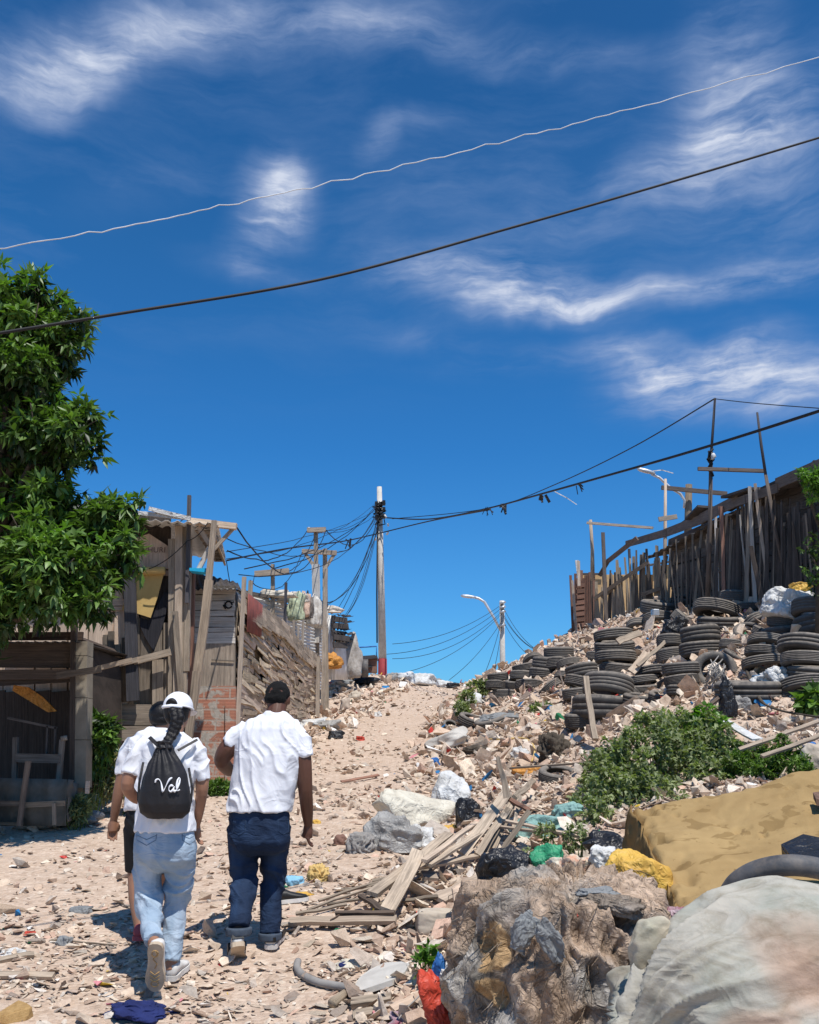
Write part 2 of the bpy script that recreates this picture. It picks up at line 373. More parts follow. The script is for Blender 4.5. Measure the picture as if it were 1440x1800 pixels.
veil = N(wt, 'ShaderNodeMapRange', {0: nz(wt, st2, 1.0, 8, .62, .35), 1: .46, 2: .80, 3: 0.0, 4: .42}).outputs[0]
veil = mth(wt, 'MULTIPLY', veil, N(wt, 'ShaderNodeMapRange', {0: el, 1: .30, 2: .52, 3: 0.0, 4: 1.0}, interpolation_type='SMOOTHSTEP').outputs[0])
cov = mth(wt, 'ADD', mth(wt, 'MULTIPLY', mask, nn), veil)
cov = mth(wt, 'MULTIPLY', cov, .86, True)
cloudc = ramp(wt, cov, [(0, (1.6, 2.9, 5.6)), (.5, (3.6, 4.6, 6.9)), (1, (6.4, 7.0, 8.4))])
skyc = mixc(wt, cov, skyc, cloudc)
bg = N(wt, 'ShaderNodeBackground', {0: skyc, 1: .1}); wo = wt.nodes.new('ShaderNodeOutputWorld'); wt.links.new(bg.outputs[0], wo.inputs[0])

# ------------------------------------------------------------------ materials
M = {}
M['wood'] = m_wood('weathered_wood', (.38, .315, .25), (.17, .14, .11))
M['pale'] = m_wood('pale_wood', (.50, .41, .33), (.30, .24, .19), (.2, .15, .12), .45)
M['pink'] = m_wood('pinkish_plywood', (.58, .46, .37), (.42, .33, .26), (.24, .18, .14), .5)
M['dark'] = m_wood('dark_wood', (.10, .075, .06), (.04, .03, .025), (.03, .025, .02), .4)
M['char'] = m_wood('charcoal_wood', (.065, .062, .07), (.03, .03, .034), (.02, .02, .02), .3)
M['red'] = m_wood('rust_brown_wood', (.26, .14, .10), (.12, .06, .045))
M['clap'] = m_wood('dark_clapboard', (.135, .11, .095), (.06, .048, .042), (.03, .025, .02), .5)
M['white_wood'] = m_wood('whitewashed_wood', (.62, .59, .55), (.42, .39, .35), (.25, .2, .17), .5)
M['concrete'] = m_plain('concrete', (.56, .53, .48), (.42, .39, .35), 5, .9, .4, 60)
M['steel'] = m_plain('galvanised_steel', (.55, .57, .60), (.42, .44, .46), 8, .45, .1, 40, metal=.6)
M['zinc'] = m_plain('corrugated_zinc', (.74, .73, .70), (.55, .53, .49), 3, .6, .15, 30, metal=0)
M['zincdark'] = m_plain('old_dark_roofing', (.085, .072, .065), (.04, .035, .032), 4, .8, .3, 30)
M['redmetal'] = m_plain('rusty_red_sheet', (.25, .075, .06), (.13, .05, .045), 6, .7, .2, 30)
M['black'] = m_plain('black_cable', (.012, .012, .014), None, 5, .6, 0, 20)
M['whitecable'] = m_plain('white_cable', (.62, .64, .66), None, 5, .6, 0, 20)
M['polered'] = m_plain('red_paint', (.30, .03, .035), (.2, .03, .03), 9, .7, .2)
M['rope'] = m_plain('grey_rope', (.3, .28, .26), None, 9, .9, .2)
M['cyan'] = m_plain('cyan_plastic', (.02, .42, .70), (.02, .35, .6), 5, .5, .1)
M['yellowsheet'] = m_plain('yellow_sheet', (.62, .44, .17), (.50, .33, .12), 3, .8, .2, 50)
M['tansheet'] = m_plain('tan_board', (.56, .38, .19), (.46, .30, .15), 3, .8, .2, 50)
M['whiteplastic'] = m_plain('white_plastic_sack', (.72, .72, .71), (.55, .53, .49), 7, .6, .5, 45, .01, trans=.1, crumple=6.5)
M['creamplastic'] = m_plain('cream_woven_sack', (.66, .61, .50), (.50, .45, .36), 6, .75, .5, 90, .006, crumple=6.5)
M['greyplastic'] = m_plain('grey_plastic_bag', (.36, .35, .33), (.22, .20, .18), 6, .45, .5, 40, .01, crumple=6.5)
M['blackplastic'] = m_plain('black_plastic_bag', (.018, .018, .021), (.01, .01, .012), 7, .42, .6, 30, .012, spec=.5, crumple=6.5)
M['greenplastic'] = m_plain('green_plastic', (.05, .33, .16), (.03, .22, .11), 7, .5, .5, 40, crumple=6.5)
M['yellowplastic'] = m_plain('yellow_plastic', (.66, .42, .08), (.55, .30, .06), 6, .5, .5, 35, .01, crumple=6.5)
M['orange'] = m_plain('orange_plastic', (.58, .26, .05), (.45, .2, .05), 6, .6, .4, 35, crumple=6.5)
M['redplastic'] = m_plain('red_plastic', (.55, .07, .04), (.42, .05, .03), 6, .5, .5, 35, .01, crumple=6.5)
M['blueplastic'] = m_plain('blue_plastic', (.04, .17, .45), (.03, .12, .35), 6, .5, .5, 35, .01, crumple=6.5)
M['lightblue'] = m_plain('light_blue_cloth', (.25, .5, .68), (.2, .4, .55), 9, .7, .4, 50)
M['teal'] = m_plain('teal_sheet', (.26, .42, .38), (.18, .32, .29), 4, .7, .4, 30, .01, crumple=6.5)
M['floral'] = m_plain('flowered_cloth', (.62, .56, .44), (.55, .22, .12), 14, .9, .5, 60, crumple=6.5)
M['navy'] = m_plain('navy_cloth', (.018, .028, .12), (.01, .015, .07), 7, .9, .6, 60, .006)
M['maroon'] = m_plain('maroon_cloth', (.20, .02, .05), (.5, .4, .42), 12, .9, .5, 60, crumple=6.5)
M['greycloth'] = m_plain('grey_cloth', (.26, .27, .27), (.18, .18, .18), 7, .9, .5, 60, crumple=6.5)
M['tan'] = m_plain('tan_stone', (.46, .29, .12), (.32, .19, .07), 5, .9, .6, 30, .01)
M['pillow'] = m_plain('dirty_cushion', (.54, .47, .38), (.42, .35, .27), 6, .9, .3, 40)
M['brick'] = None
M['flesh_rubber'] = m_plain('grey_rubber', (.11, .11, .115), (.06, .06, .065), 5, .6, .3, 40, dust=.35)

# soil of the track
m, nt = gen('dry_soil'); M['soil'] = m
tcd = N(nt, 'ShaderNodeTexCoord').outputs['Object']
a = nz(nt, tcd, .9, 6, .6); b = nz(nt, tcd, 9, 6, .7, .4)
c = ramp(nt, a, [(.35, (.47, .345, .25)), (.55, (.57, .43, .33)), (.72, (.64, .50, .39))])
c = mixc(nt, .55, c, ramp(nt, b, [(.3, (.38, .28, .20)), (.5, (.57, .44, .335)), (.7, (.72, .59, .47))]))
vo = N(nt, 'ShaderNodeTexVoronoi', {'Vector': tcd, 'Scale': 28.0, 'Randomness': 1.0}); 
c = mixc(nt, .3, c, ramp(nt, N(nt, 'ShaderNodeSeparateColor', {0: vo.outputs['Color']}).outputs[0], [(0, (.25, .17, .12)), (.5, (.48, .34, .25)), (1, (.70, .58, .47))]))
hb = mth(nt, 'ADD', mth(nt, 'MULTIPLY', b, .6), mth(nt, 'MULTIPLY', vo.outputs['Distance'], -.5))
hb = mth(nt, 'ADD', hb, mth(nt, 'MULTIPLY', nz(nt, tcd, 60, 4, .7), .3))
finish(nt, c, .95, hb, .8, .035, spec=.15)
# rubble
def m_rubble(name, rand=False):
    m, nt = gen(name)
    tcd = N(nt, 'ShaderNodeTexCoord').outputs['Object']
    if rand:
        oi = N(nt, 'ShaderNodeObjectInfo').outputs['Random']
        base = ramp(nt, oi, [(0, (.50, .37, .27)), (.2, (.60, .50, .39)), (.35, (.42, .28, .2)), (.5, (.66, .58, .48)), (.65, (.36, .31, .27)), (.8, (.55, .42, .32)), (1, (.48, .31, .23))])
    else: base = N(nt, 'ShaderNodeAttribute', attribute_name='Col').outputs[0]
    k = ramp(nt, nz(nt, tcd, 14, 6, .7, .3), [(.3, (.62, .58, .55)), (.6, (1.05, 1.03, 1))])
    col = mixc(nt, 1.0, base, k, 'MULTIPLY')
    finish(nt, col, .92, nz(nt, tcd, 35, 6, .7), .6, .02, spec=.2)
    return m
M['rubble'] = m_rubble('broken_rubble'); M['stone'] = m_rubble('loose_stone', True)
# bricks
m, nt = gen('hollow_brick_wall'); M['brick'] = m
tcd = N(nt, 'ShaderNodeTexCoord').outputs['Object']
sp = N(nt, 'ShaderNodeSeparateXYZ', {0: tcd}); cv = N(nt, 'ShaderNodeCombineXYZ', {0: sp.outputs[0], 1: sp.outputs[2], 2: 0.0}).outputs[0]
br = N(nt, 'ShaderNodeTexBrick', {'Vector': cv, 'Color1': (.43, .19, .125, 1), 'Color2': (.34, .145, .095, 1), 'Mortar': (.42, .35, .29, 1), 'Scale': 1.0, 'Mortar Size': .012, 'Brick Width': .34, 'Row Height': .14})
gv = N(nt, 'ShaderNodeTexWave', {'Vector': cv, 'Scale': 7.5}, bands_direction='Y')
cc = mixc(nt, .2, br.outputs[0], ramp(nt, gv.outputs[0], [(.3, (.25, .09, .05)), (.7, (.6, .26, .15))]))
dd = ramp(nt, nz(nt, cv, 3.2, 6, .65, .5), [(.50, (0, 0, 0)), (.54, (1, 1, 1))])
cc = mixc(nt, dd, cc, ramp(nt, nz(nt, cv, 20, 5, .7), [(.3, (.3, .26, .22)), (.7, (.5, .44, .37))]))
finish(nt, cc, .9, mth(nt, 'ADD', br.outputs[1], mth(nt, 'MULTIPLY', nz(nt, cv, 40, 4), -.6)), .6, -.01)
# tyre rubber
m, nt = gen('tyre_rubber'); M['tyre'] = m
tcd = N(nt, 'ShaderNodeTexCoord').outputs['Object']
geo = N(nt, 'ShaderNodeNewGeometry'); nzv = N(nt, 'ShaderNodeSeparateXYZ', {0: geo.outputs['Normal']}).outputs[2]
oi = N(nt, 'ShaderNodeObjectInfo').outputs['Random']
off3 = N(nt, 'ShaderNodeVectorMath', {0: tcd, 1: N(nt, 'ShaderNodeCombineXYZ', {0: mth(nt, 'MULTIPLY', oi, 30), 1: 0.0, 2: 0.0}).outputs[0]}, operation='ADD').outputs[0]
dn = nz(nt, off3, 5, 6, .7)
du = mth(nt, 'MULTIPLY', N(nt, 'ShaderNodeMapRange', {0: nzv, 1: .1, 2: .95, 3: .12, 4: 1.0}).outputs[0], N(nt, 'ShaderNodeMapRange', {0: dn, 1: .32, 2: .62, 3: .2, 4: 1.0}).outputs[0], True)
bc = ramp(nt, oi, [(0, (.028, .028, .03)), (.5, (.05, .049, .048)), (1, (.085, .08, .075))])
col = mixc(nt, mth(nt, 'MULTIPLY', du, .8), bc, (.34, .29, .24))
uvm = N(nt, 'ShaderNodeUVMap').outputs[0]
wv2 = N(nt, 'ShaderNodeTexWave', {'Vector': uvm, 'Scale': 12.0, 'Distortion': 1.5, 'Detail': 1.0}, bands_direction='X').outputs[0]
finish(nt, col, .75, mth(nt, 'ADD', mth(nt, 'MULTIPLY', wv2, .4), nz(nt, tcd, 30, 3)), .5, .006, spec=.3)
# foam block
m, nt = gen('stained_foam'); M['foam'] = m
tcd = N(nt, 'ShaderNodeTexCoord').outputs['Object']
c = ramp(nt, nz(nt, tcd, 2.5, 6, .6, .3), [(.3, (.29, .19, .085)), (.7, (.40, .275, .13))])
wet = ramp(nt, nz(nt, N(nt, 'ShaderNodeMapping', {'Vector': tcd, 'Scale': (3.2, 3.2, 1.6), 'Location': (3, 1, 2)}).outputs[0], 1.3, 4, .5, .9), [(.585, (0, 0, 0)), (.61, (1, 1, 1))])
c = mixc(nt, mth(nt, 'MULTIPLY', wet, .6), c, (.20, .125, .05))
sp2 = ramp(nt, nz(nt, tcd, 14, 3, .5), [(.68, (0, 0, 0)), (.72, (1, 1, 1))])
c = mixc(nt, mth(nt, 'MULTIPLY', sp2, .6), c, (.16, .10, .05))
c = mixc(nt, 1.0, c, N(nt, 'ShaderNodeAttribute', attribute_name='Col').outputs[0], 'MULTIPLY')
finish(nt, c, .95, nz(nt, tcd, 60, 5, .7), .5, .008, spec=.1)
# rag fibre
m, nt = gen('matted_rags'); M['rag'] = m
tcd = N(nt, 'ShaderNodeTexCoord').outputs['Object']
w = nz(nt, tcd, 3, 4, .6); 
fv = N(nt, 'ShaderNodeTexNoise', {'Vector': tcd, 'Scale': 4.0, 'Detail': 3.0})
fw = N(nt, 'ShaderNodeVectorMath', {0: tcd, 1: N(nt, 'ShaderNodeVectorMath', {0: fv.outputs[1], 3: .5}, operation='SCALE').outputs[0]}, operation='ADD').outputs[0]
fm = N(nt, 'ShaderNodeMapping', {'Vector': fw, 'Scale': (17, 12, 8)}).outputs[0]
fn = nz(nt, fm, 1.4, 7, .75, .8)
c = ramp(nt, w, [(.3, (.20, .155, .115)), (.45, (.28, .23, .185)), (.6, (.35, .295, .245)), (.72, (.26, .245, .23))])
c = mixc(nt, 1.0, c, ramp(nt, fn, [(.3, (.42, .38, .35)), (.55, (1.0, 1, 1)), (.75, (1.4, 1.36, 1.3))]), 'MULTIPLY')
c = mixc(nt, 1.0, c, N(nt, 'ShaderNodeAttribute', attribute_name='Col').outputs[0], 'MULTIPLY')
finish(nt, c, 1, mth(nt, 'ADD', mth(nt, 'MULTIPLY', fn, .5), mth(nt, 'MULTIPLY', creases(nt, N(nt, 'ShaderNodeMapping', {'Vector': fw, 'Scale': (1.3, 1, .6)}).outputs[0], 9.0), .8)), .9, .026, spec=.05)
# big sack cloth
m, nt = gen('stained_sheet'); M['sheet'] = m
tcd = N(nt, 'ShaderNodeTexCoord').outputs['Object']
c = ramp(nt, nz(nt, tcd, 3.2, 5, .6), [(.3, (.30, .32, .27)), (.5, (.43, .41, .35)), (.7, (.50, .46, .39))])
c = mixc(nt, 1.0, c, N(nt, 'ShaderNodeAttribute', attribute_name='Col').outputs[0], 'MULTIPLY')
c = mixc(nt, 1.0, c, ramp(nt, nz(nt, N(nt, 'ShaderNodeMapping', {'Vector': tcd, 'Scale': (1, 1, 2.5)}).outputs[0], 6, 7, .7, .8), [(.3, (.66, .62, .56)), (.55, (1.0, 1.0, 1.0)), (.8, (1.08, 1.06, 1.04))]), 'MULTIPLY')
rn_ = creases(nt, N(nt, 'ShaderNodeMapping', {'Vector': tcd, 'Scale': (.8, .8, 1.4)}).outputs[0], 2.1)
finish(nt, c, .95, mth(nt, 'ADD', rn_, mth(nt, 'MULTIPLY', nz(nt, tcd, 90, 4, .7), .12)), .55, .028, spec=.1)
# foliage
M['leaf'] = m_leaf('tree_leaf', (.008, .022, .006), (.15, .26, .05), .22)
M['leafbright'] = m_leaf('young_leaf', (.04, .10, .012), (.17, .32, .05), .3)
M['weed'] = m_leaf('weed_leaf', (.06, .08, .035), (.34, .38, .19), .28, .6)
M['weedbright'] = m_leaf('fresh_weed', (.04, .08, .015), (.15, .25, .04), .25, .6)
M['bark'] = m_plain('bark', (.10, .08, .06), (.05, .04, .03), 8, .9, .7, 30, .02)
M['grassdry'] = m_leaf('dry_grass', (.12, .13, .05), (.38, .34, .18), .2, .8)
# ------------------------------------------------------------------ ground sheet
def axis(segs):
    out = []
    for a, b, st in segs: out += list(np.arange(a, b, st))
    out.append(segs[-1][1]); return np.array(out)
ax = axis([(-900, -100, 80), (-100, -20, 8), (-20, -6, .6), (-6, 9, .09), (9, 20, .6), (20, 100, 8), (100, 900, 80)])
ay = axis([(-500, -20, 60), (-20, 2, 1), (2, 12, .07), (12, 40, .12), (40, 60, 1), (60, 200, 10), (200, 2500, 150)])
AX, AY = np.meshgrid(ax, ay)
AZ = H(AX.ravel(), AY.ravel()).reshape(AX.shape)
bk2 = bankf(AX, AY)
AZ = AZ + (.012 + .03 * bk2) * fbm(AX * 7, AY * 7, 31, 3)
nx = len(ax); nyy = len(ay)
gv = np.stack([AX, AY, AZ], -1).reshape(-1, 3)
idx = np.arange(nx * nyy).reshape(nyy, nx)
gf = np.stack([idx[:-1, :-1], idx[:-1, 1:], idx[1:, 1:], idx[1:, :-1]], -1).reshape(-1, 4)
me = bpy.data.meshes.new('ground'); me.from_pydata(gv.tolist(), [], gf.tolist()); me.polygons.foreach_set('use_smooth', [True] * len(gf)); me.materials.append(M['soil'])
ground = bpy.data.objects.new('ground', me); COL.objects.link(ground); tag(ground, kind='structure')

# ------------------------------------------------------------------ stones and rubble
def hull(n, sx, sy, sz, seed):
    rg = random.Random(seed); bm = bmesh.new()
    for _ in range(n):
        v = Vector((rg.gauss(0, 1), rg.gauss(0, 1), rg.gauss(0, 1))).normalized()
        q = max(abs(v.x), abs(v.y), abs(v.z)); v = v.lerp(v / q * .8, rg.uniform(.2, .9))
        bm.verts.new((v.x * sx, v.y * sy, v.z * sz))
    r = bmesh.ops.convex_hull(bm, input=bm.verts)
    bmesh.ops.delete(bm, geom=[e for e in r['geom_interior'] if isinstance(e, bmesh.types.BMVert)], context='VERTS')
    bm.verts.index_update(); bm.verts.ensure_lookup_table()
    V = np.array([v.co[:] for v in bm.verts]); F = [[v.index for v in f.verts] for f in bm.faces]; bm.free()
    return V, np.array([f for f in F if len(f) == 3])
PROT = [hull(9 + k % 4, 1, rs, hs, 100 + k) for k, (rs, hs) in enumerate([(.8, .5), (.7, .3), (.9, .2), (.6, .25), (.8, .35), (.45, .2), (.25, .1), (.9, .1), (.75, .12), (.6, .4), (.2, .12), (.65, .08), (.8, .5), (.4, .1)])]
PAL = np.array([(.57, .46, .36), (.51, .39, .30), (.66, .57, .46), (.44, .32, .245), (.70, .63, .54), (.42, .38, .34), (.58, .39, .30), (.34, .26, .21), (.74, .70, .65), (.55, .46, .37), (.49, .42, .36), (.20, .16, .14), (.62, .52, .42)])
PW = np.array([14, 12, 11, 9, 7, 7, 7, 6, 3, 10, 6, 4, 10.]); PW /= PW.sum()
ODD = np.array([(.04, .2, .45), (.55, .06, .05), (.75, .75, .75), (.03, .03, .035), (.6, .42, .06), (.05, .3, .15), (.62, .25, .28), (.8, .8, .78)])
def stones(name, xs, ys, size, flat, seed, odd=.02, sink=.25, tilt=.5, mat='rubble', dz=0., shade=1.):
    rg = np.random.RandomState(seed); n = len(xs); zs = H(xs, ys)
    pk = rg.randint(0, len(PROT), n); allv = []; allf = []; allc = []; base = 0
    ro = rg.uniform(0, 2 * np.pi, n); tx = rg.normal(0, tilt, n); ty = rg.normal(0, tilt, n)
    cols = PAL[rg.choice(len(PAL), n, p=PW)] * rg.uniform(.9, 1.32, (n, 1)) * shade
    od = rg.rand(n) < odd; cols = cols * .78 + np.array([.55, .44, .345]) * .22; cols[od] = ODD[rg.randint(0, len(ODD), od.sum())]
    for k, (V, F) in enumerate(PROT):
        s = np.nonzero(pk == k)[0]
        if not len(s): continue
        P = V[None] * size[s][:, None, None]; fl = flat[s] if hasattr(flat, '__len__') else np.full(len(s), flat); P[:, :, 2] *= fl[:, None]
        c, d = np.cos(tx[s])[:, None], np.sin(tx[s])[:, None]; y = P[:, :, 1] * c - P[:, :, 2] * d; z = P[:, :, 1] * d + P[:, :, 2] * c
        c, d = np.cos(ty[s])[:, None], np.sin(ty[s])[:, None]; x = P[:, :, 0] * c + z * d; z = -P[:, :, 0] * d + z * c
        c, d = np.cos(ro[s])[:, None], np.sin(ro[s])[:, None]; X = x * c - y * d; Y = x * d + y * c
        X += xs[s][:, None]; Y += ys[s][:, None]; z += (zs[s] - z.min(1) - (z.max(1) - z.min(1)) * sink + dz)[:, None]
        nv = V.shape[0]; allv.append(np.stack([X, Y, z], -1).reshape(-1, 3))
        allf.append((F[None] + (base + np.arange(len(s)) * nv)[:, None, None]).reshape(-1, 3)); allc.append(np.repeat(cols[s], nv, 0)); base += nv * len(s)
    Vv = np.concatenate(allv); Ff = np.concatenate(allf); Cc = np.concatenate(allc)
    me = bpy.data.meshes.new(name); me.vertices.add(len(Vv)); me.vertices.foreach_set('co', Vv.astype(np.float32).ravel())
    me.loops.add(Ff.size); me.loops.foreach_set('vertex_index', Ff.astype(np.int32).ravel())
    me.polygons.add(len(Ff)); me.polygons.foreach_set('loop_start', np.arange(0, Ff.size, 3, dtype=np.int32)); me.polygons.foreach_set('loop_total', np.full(len(Ff), 3, np.int32))
    ca = me.color_attributes.new('Col', 'FLOAT_COLOR', 'POINT'); cc = np.ones((len(Vv), 4), np.float32); cc[:, :3] = Cc; ca.data.foreach_set('color', cc.ravel())
    me.polygons.foreach_set('use_smooth', [False] * len(Ff)); me.update(calc_edges=True); me.materials.append(M[mat]); ob = bpy.data.objects.new(name, me); COL.objects.link(ob)
    return tag(ob, kind='stuff')
rg = np.random.RandomState(5)
def scatter(n, dens, y0=4.2, y1=40, p=1.6):
    # more points near the camera, inside the view wedge and a margin around it
    u = rg.rand(n); y = (y0 ** (1 - p) + u * (y1 ** (1 - p) - y0 ** (1 - p))) ** (1 / (1 - p))
    x = (rg.rand(n) * 2 - 1) * (y * .5 + 1.2)
    keep = rg.rand(n) < dens(x, y); return x[keep], y[keep]
def excl(x, y):       # keep the ground clear where the left huts stand
    return 1 - sstep(0, .3, -(x - np.interp(y, [0, 9.4, 9.6, 13, 24, 26, 60], [-9, -9, -4.2, -2.75, -2.35, -2.6, -2.6])))
# gravel-sized chips everywhere
x, y = scatter(60000, lambda x, y: (.16 + .84 * np.maximum(bankf(x, y), sstep(.38, .62, .5 + .5 * fbm(x * 1.1, y * 1.1, 51)) * .7)) * excl(x, y), 4.0, 36, 1.9)
tag(stones('small_stone_chips', x, y, rg.gamma(2.2, .0075, len(x)) + .006 + .0007 * y, .75, 1, .02, .2, .3), 'small flat stone chips strewn over the dirt track and its banks', 'gravel')
# fist-sized rubble
x, y = scatter(85000, lambda x, y: np.maximum(.02 + .16 * sstep(.45, .7, vnoise(x * .9, y * .9, 65)) * sstep(7, 10, y), bankf(x, y) * (.45 + .55 * vnoise(x * 1.3, y * 1.3, 61))) * excl(x, y), 4.2, 38, 1.05)
tag(stones('rubble', x, y, rg.gamma(2.4, .0125, len(x)) + .013 + .0006 * y, 1, 2, .014, .2, .5), 'broken bricks, stones and plaster covering both banks', 'rubble')
# large lumps on the banks
x, y = scatter(6500, lambda x, y: bankf(x, y) * (.25 + .75 * vnoise(x * .8, y * .8, 71)) * excl(x, y), 5, 38, .9)
tag(stones('coarse_rubble', x, y, rg.gamma(3, .019, len(x)) + .045, .75, 3, .02, .2, .5), 'larger lumps of broken masonry on the rubble banks', 'rubble')

u_ = rg.rand(16000); y = 13 + 26 * u_; x = (rg.rand(16000) * 2 - 1) * (y * .5); kp = rg.rand(16000) < bankf(x, y) * excl(x, y) * (.4 + .6 * vnoise(x, y, 75)); x, y = x[kp], y[kp]
tag(stones('distant_rubble', x, y, rg.gamma(3, .022, len(x)) + .035 + .001 * y, .9, 4, .05, .1, .6, shade=1.08), 'pale heaps of broken rubble near the crest on both sides', 'rubble')
# stones one can single out near the camera
PM = []
for k, (V, F) in enumerate(PROT[:10]):
    bm = bmesh.new()
    vv = [bm.verts.new(p) for p in V]
    for f in F: bm.faces.new([vv[i] for i in f])
    bmesh.ops.recalc_face_normals(bm, faces=bm.faces)
    bmesh.ops.bevel(bm, geom=bm.edges[:], offset=.035, segments=1, affect='EDGES')
    bmesh.ops.triangulate(bm, faces=bm.faces[:]); bmesh.ops.subdivide_edges(bm, edges=bm.edges[:], cuts=1, use_grid_fill=True)
    for v in bm.verts: v.co *= 1 + .10 * mn.noise(v.co * 2.2 + Vector((k, 0, 0))) + .04 * mn.noise(v.co * 7)
    me = bpy.data.meshes.new('stone'); bm.to_mesh(me); bm.free(); me.materials.append(M['stone']); PM.append(me)
rs = random.Random(3)
def stone(px, py, s, k=None, label=None, group=None, name='stone', flat=1, mat=None, rz=None):
    p = gp(px, py); k = rs.randrange(len(PM)) if k is None else k
    me = PM[k]
    if mat: me = me.copy(); me.materials.clear(); me.materials.append(M[mat])
    o = bpy.data.objects.new(name, me); COL.objects.link(o)
    o.scale = (s, s, s * flat); o.rotation_euler = (rs.gauss(0, .15), rs.gauss(0, .15), rs.uniform(0, 6.28) if rz is None else rz); o.location = p + Vector((0, 0, s * .08))
    tag(o, label, 'stone', group); return o
for i in range(130):
    while True:
        px, py = rs.uniform(0, 800), rs.uniform(1490, 1795)
        if rs.random() < (.45 + .55 * (px > 480) + .25 * (px < 150 and py > 1570)): break
    stone(px, py, rs.uniform(.025, .06) * (1.25 if px > 480 else 1), None, 'loose broken stone lying on the dirt around the walkers', 'loose stones on the foreground dirt', flat=.8)
for i in range(90):
    px, py = rs.uniform(560, 820), rs.uniform(1290, 1500)
    if px < 700 and rs.random() < .5: continue
    stone(px, py, rs.uniform(.05, .11), None, 'pale broken stone at the edge of the climbing track', 'stones at the track edge', flat=.8)
stone(18, 1605, .125, 1, 'long rounded sandy stone on the dirt, below the grey offcut and at the picture edge', None, flat=1.2, rz=.1)
o = stone(10, 1795, .16, 4, 'big orange-brown rock at the near corner of the track', None, 'rock', 1.3, 'tan', .4)
stone(640, 1660, .10, 0, 'grey-beige lump of stone in front of the long grey board'); stone(690, 1655, .10, 3, 'pale angular stone beside the cushion')
stone(655, 1765, .11, 2, 'flat broad slab stone near the red plastic'); stone(60, 1660, .085, 3, 'whitish rounded stone among paper scraps'); stone(355, 1785, .07, 2, 'flat beige stone right of the navy cloth')
stone(597, 1474, .07, 9, 'round grey-brown stone on the track next to the walking man hand'); stone(660, 1615, .09, 6, 'dark brown stone beneath the broken boards')
# ------------------------------------------------------------------ helpers for shacks
def bil(c, u, v): return (c[0] * (1 - u) + c[1] * u) * (1 - v) + (c[3] * (1 - u) + c[2] * u) * v
def sheet(mb, c, nu, nv, amp, waves, along='u', col=(1, 1, 1), wob=0.0, thick=.004):
    """corrugated or rumpled sheet between four corners c (bl, br, tr, tl)"""
    c = [Vector(p) for p in c]; n = (c[1] - c[0]).cross(c[3] - c[0]).normalized(); vs = []; uvs = []; so = rnd(0, 90)
    for j in range(nv + 1):
        for i in range(nu + 1):
            u, v = i / nu, j / nv; w = u if along == 'u' else v
            p = bil(c, u, v) + n * (amp * math.sin(w * waves * 2 * math.pi) + wob * mn.noise(Vector((u * 4 + so, v * 4, 0))))
            vs.append(p); uvs.append((u * 3, v * 3))
    m = len(vs); vs += [p - n * thick for p in vs]; uvs += uvs
    q = nu + 1; fs = [(j * q + i, j * q + i + 1, (j + 1) * q + i + 1, (j + 1) * q + i) for j in range(nv) for i in range(nu)]
    fs += [tuple(m + k for k in f[::-1]) for f in fs]
    for i in range(nu): fs += [(i + 1, i, m + i, m + i + 1), (nv * q + i, nv * q + i + 1, m + nv * q + i + 1, m + nv * q + i)]
    for j in range(nv): fs += [(j * q, (j + 1) * q, m + (j + 1) * q, m + j * q), ((j + 1) * q + nu, j * q + nu, m + j * q + nu, m + (j + 1) * q + nu)]
    return mb.add(vs, fs, col, uvs, True)
def vboards(mb, x0, x1, y0, y1, Y, w=14, jy=6, jit=.03, t=.025, kr=(.8, 1.15), gap=1.0, slope=0):
    """upright boards filling a pixel rectangle of a wall plane standing at depth Y (all sizes become metres)"""
    x = x0
    while x < x1:
        ww = w * rnd(.7, 1.35); k = rnd(*kr); dy = slope * (x - x0)
        a = pt(x + ww / 2 + rnd(-1, 1), y1 + rnd(-jy, jy) * .4 + dy, Y); b = pt(x + ww / 2 + rnd(-1, 1), y0 + rnd(-jy, jy) + dy, Y)
        o = Vector((0, rnd(-jit, jit), 0)); mb.beam(a + o, b + o, (ww - gap) / ppm(Y, a.z), t, (0, -1, 0), (k, k * .97, k * .93), wob=.004); x += ww
def hboards(mb, x0, x1, y0, y1, Y, h=12, jx=5, jit=.02, t=.022, kr=(.8, 1.15), gap=1.0):
    y = y0
    while y < y1:
        hh = h * rnd(.75, 1.25); k = rnd(*kr)
        a = pt(x0 + rnd(-jx, jx), y + hh / 2 + rnd(-1, 1), Y); b = pt(x1 + rnd(-jx, jx), y + hh / 2 + rnd(-1, 1), Y)
        o = Vector((0, rnd(-jit, jit), 0)); mb.beam(a + o, b + o, (hh - gap) / ppm(Y, a.z), t, (0, -1, 0), (k, k * .97, k * .94), wob=.004); y += hh
def bpx(mb, x0, y0, x1, y1, w, Y, t=.05, col=None, Y1=None, w1=None, wob=.0, bend=0, nseg=3):
    a = pt(x0, y0, Y); b = pt(x1, y1, Y if Y1 is None else Y1); s = ppm(Y, a.z)
    return mb.beam(a, b, w / s, t, (0, -1, 0), col, None if w1 is None else w1 / s, bend, nseg, wob)
def base(px, py, Y): p = pt(px, py, Y); return Vector((p.x, p.y, h1(p.x, p.y)))
def one(name, mat, fn, parent=None, label=None, cat=None, group=None, smooth=None, origin=None, kind=None):
    mb = MB(); fn(mb)
    if origin is None and parent is None:
        a = np.array(mb.v); origin = Vector((a[:, 0].mean(), a[:, 1].mean(), a[:, 2].min()))
    ob = mb.build(name, M[mat], parent, smooth, origin if origin is not None else (world_loc(parent) if parent else None))
    return tag(ob, label, cat, group, kind)

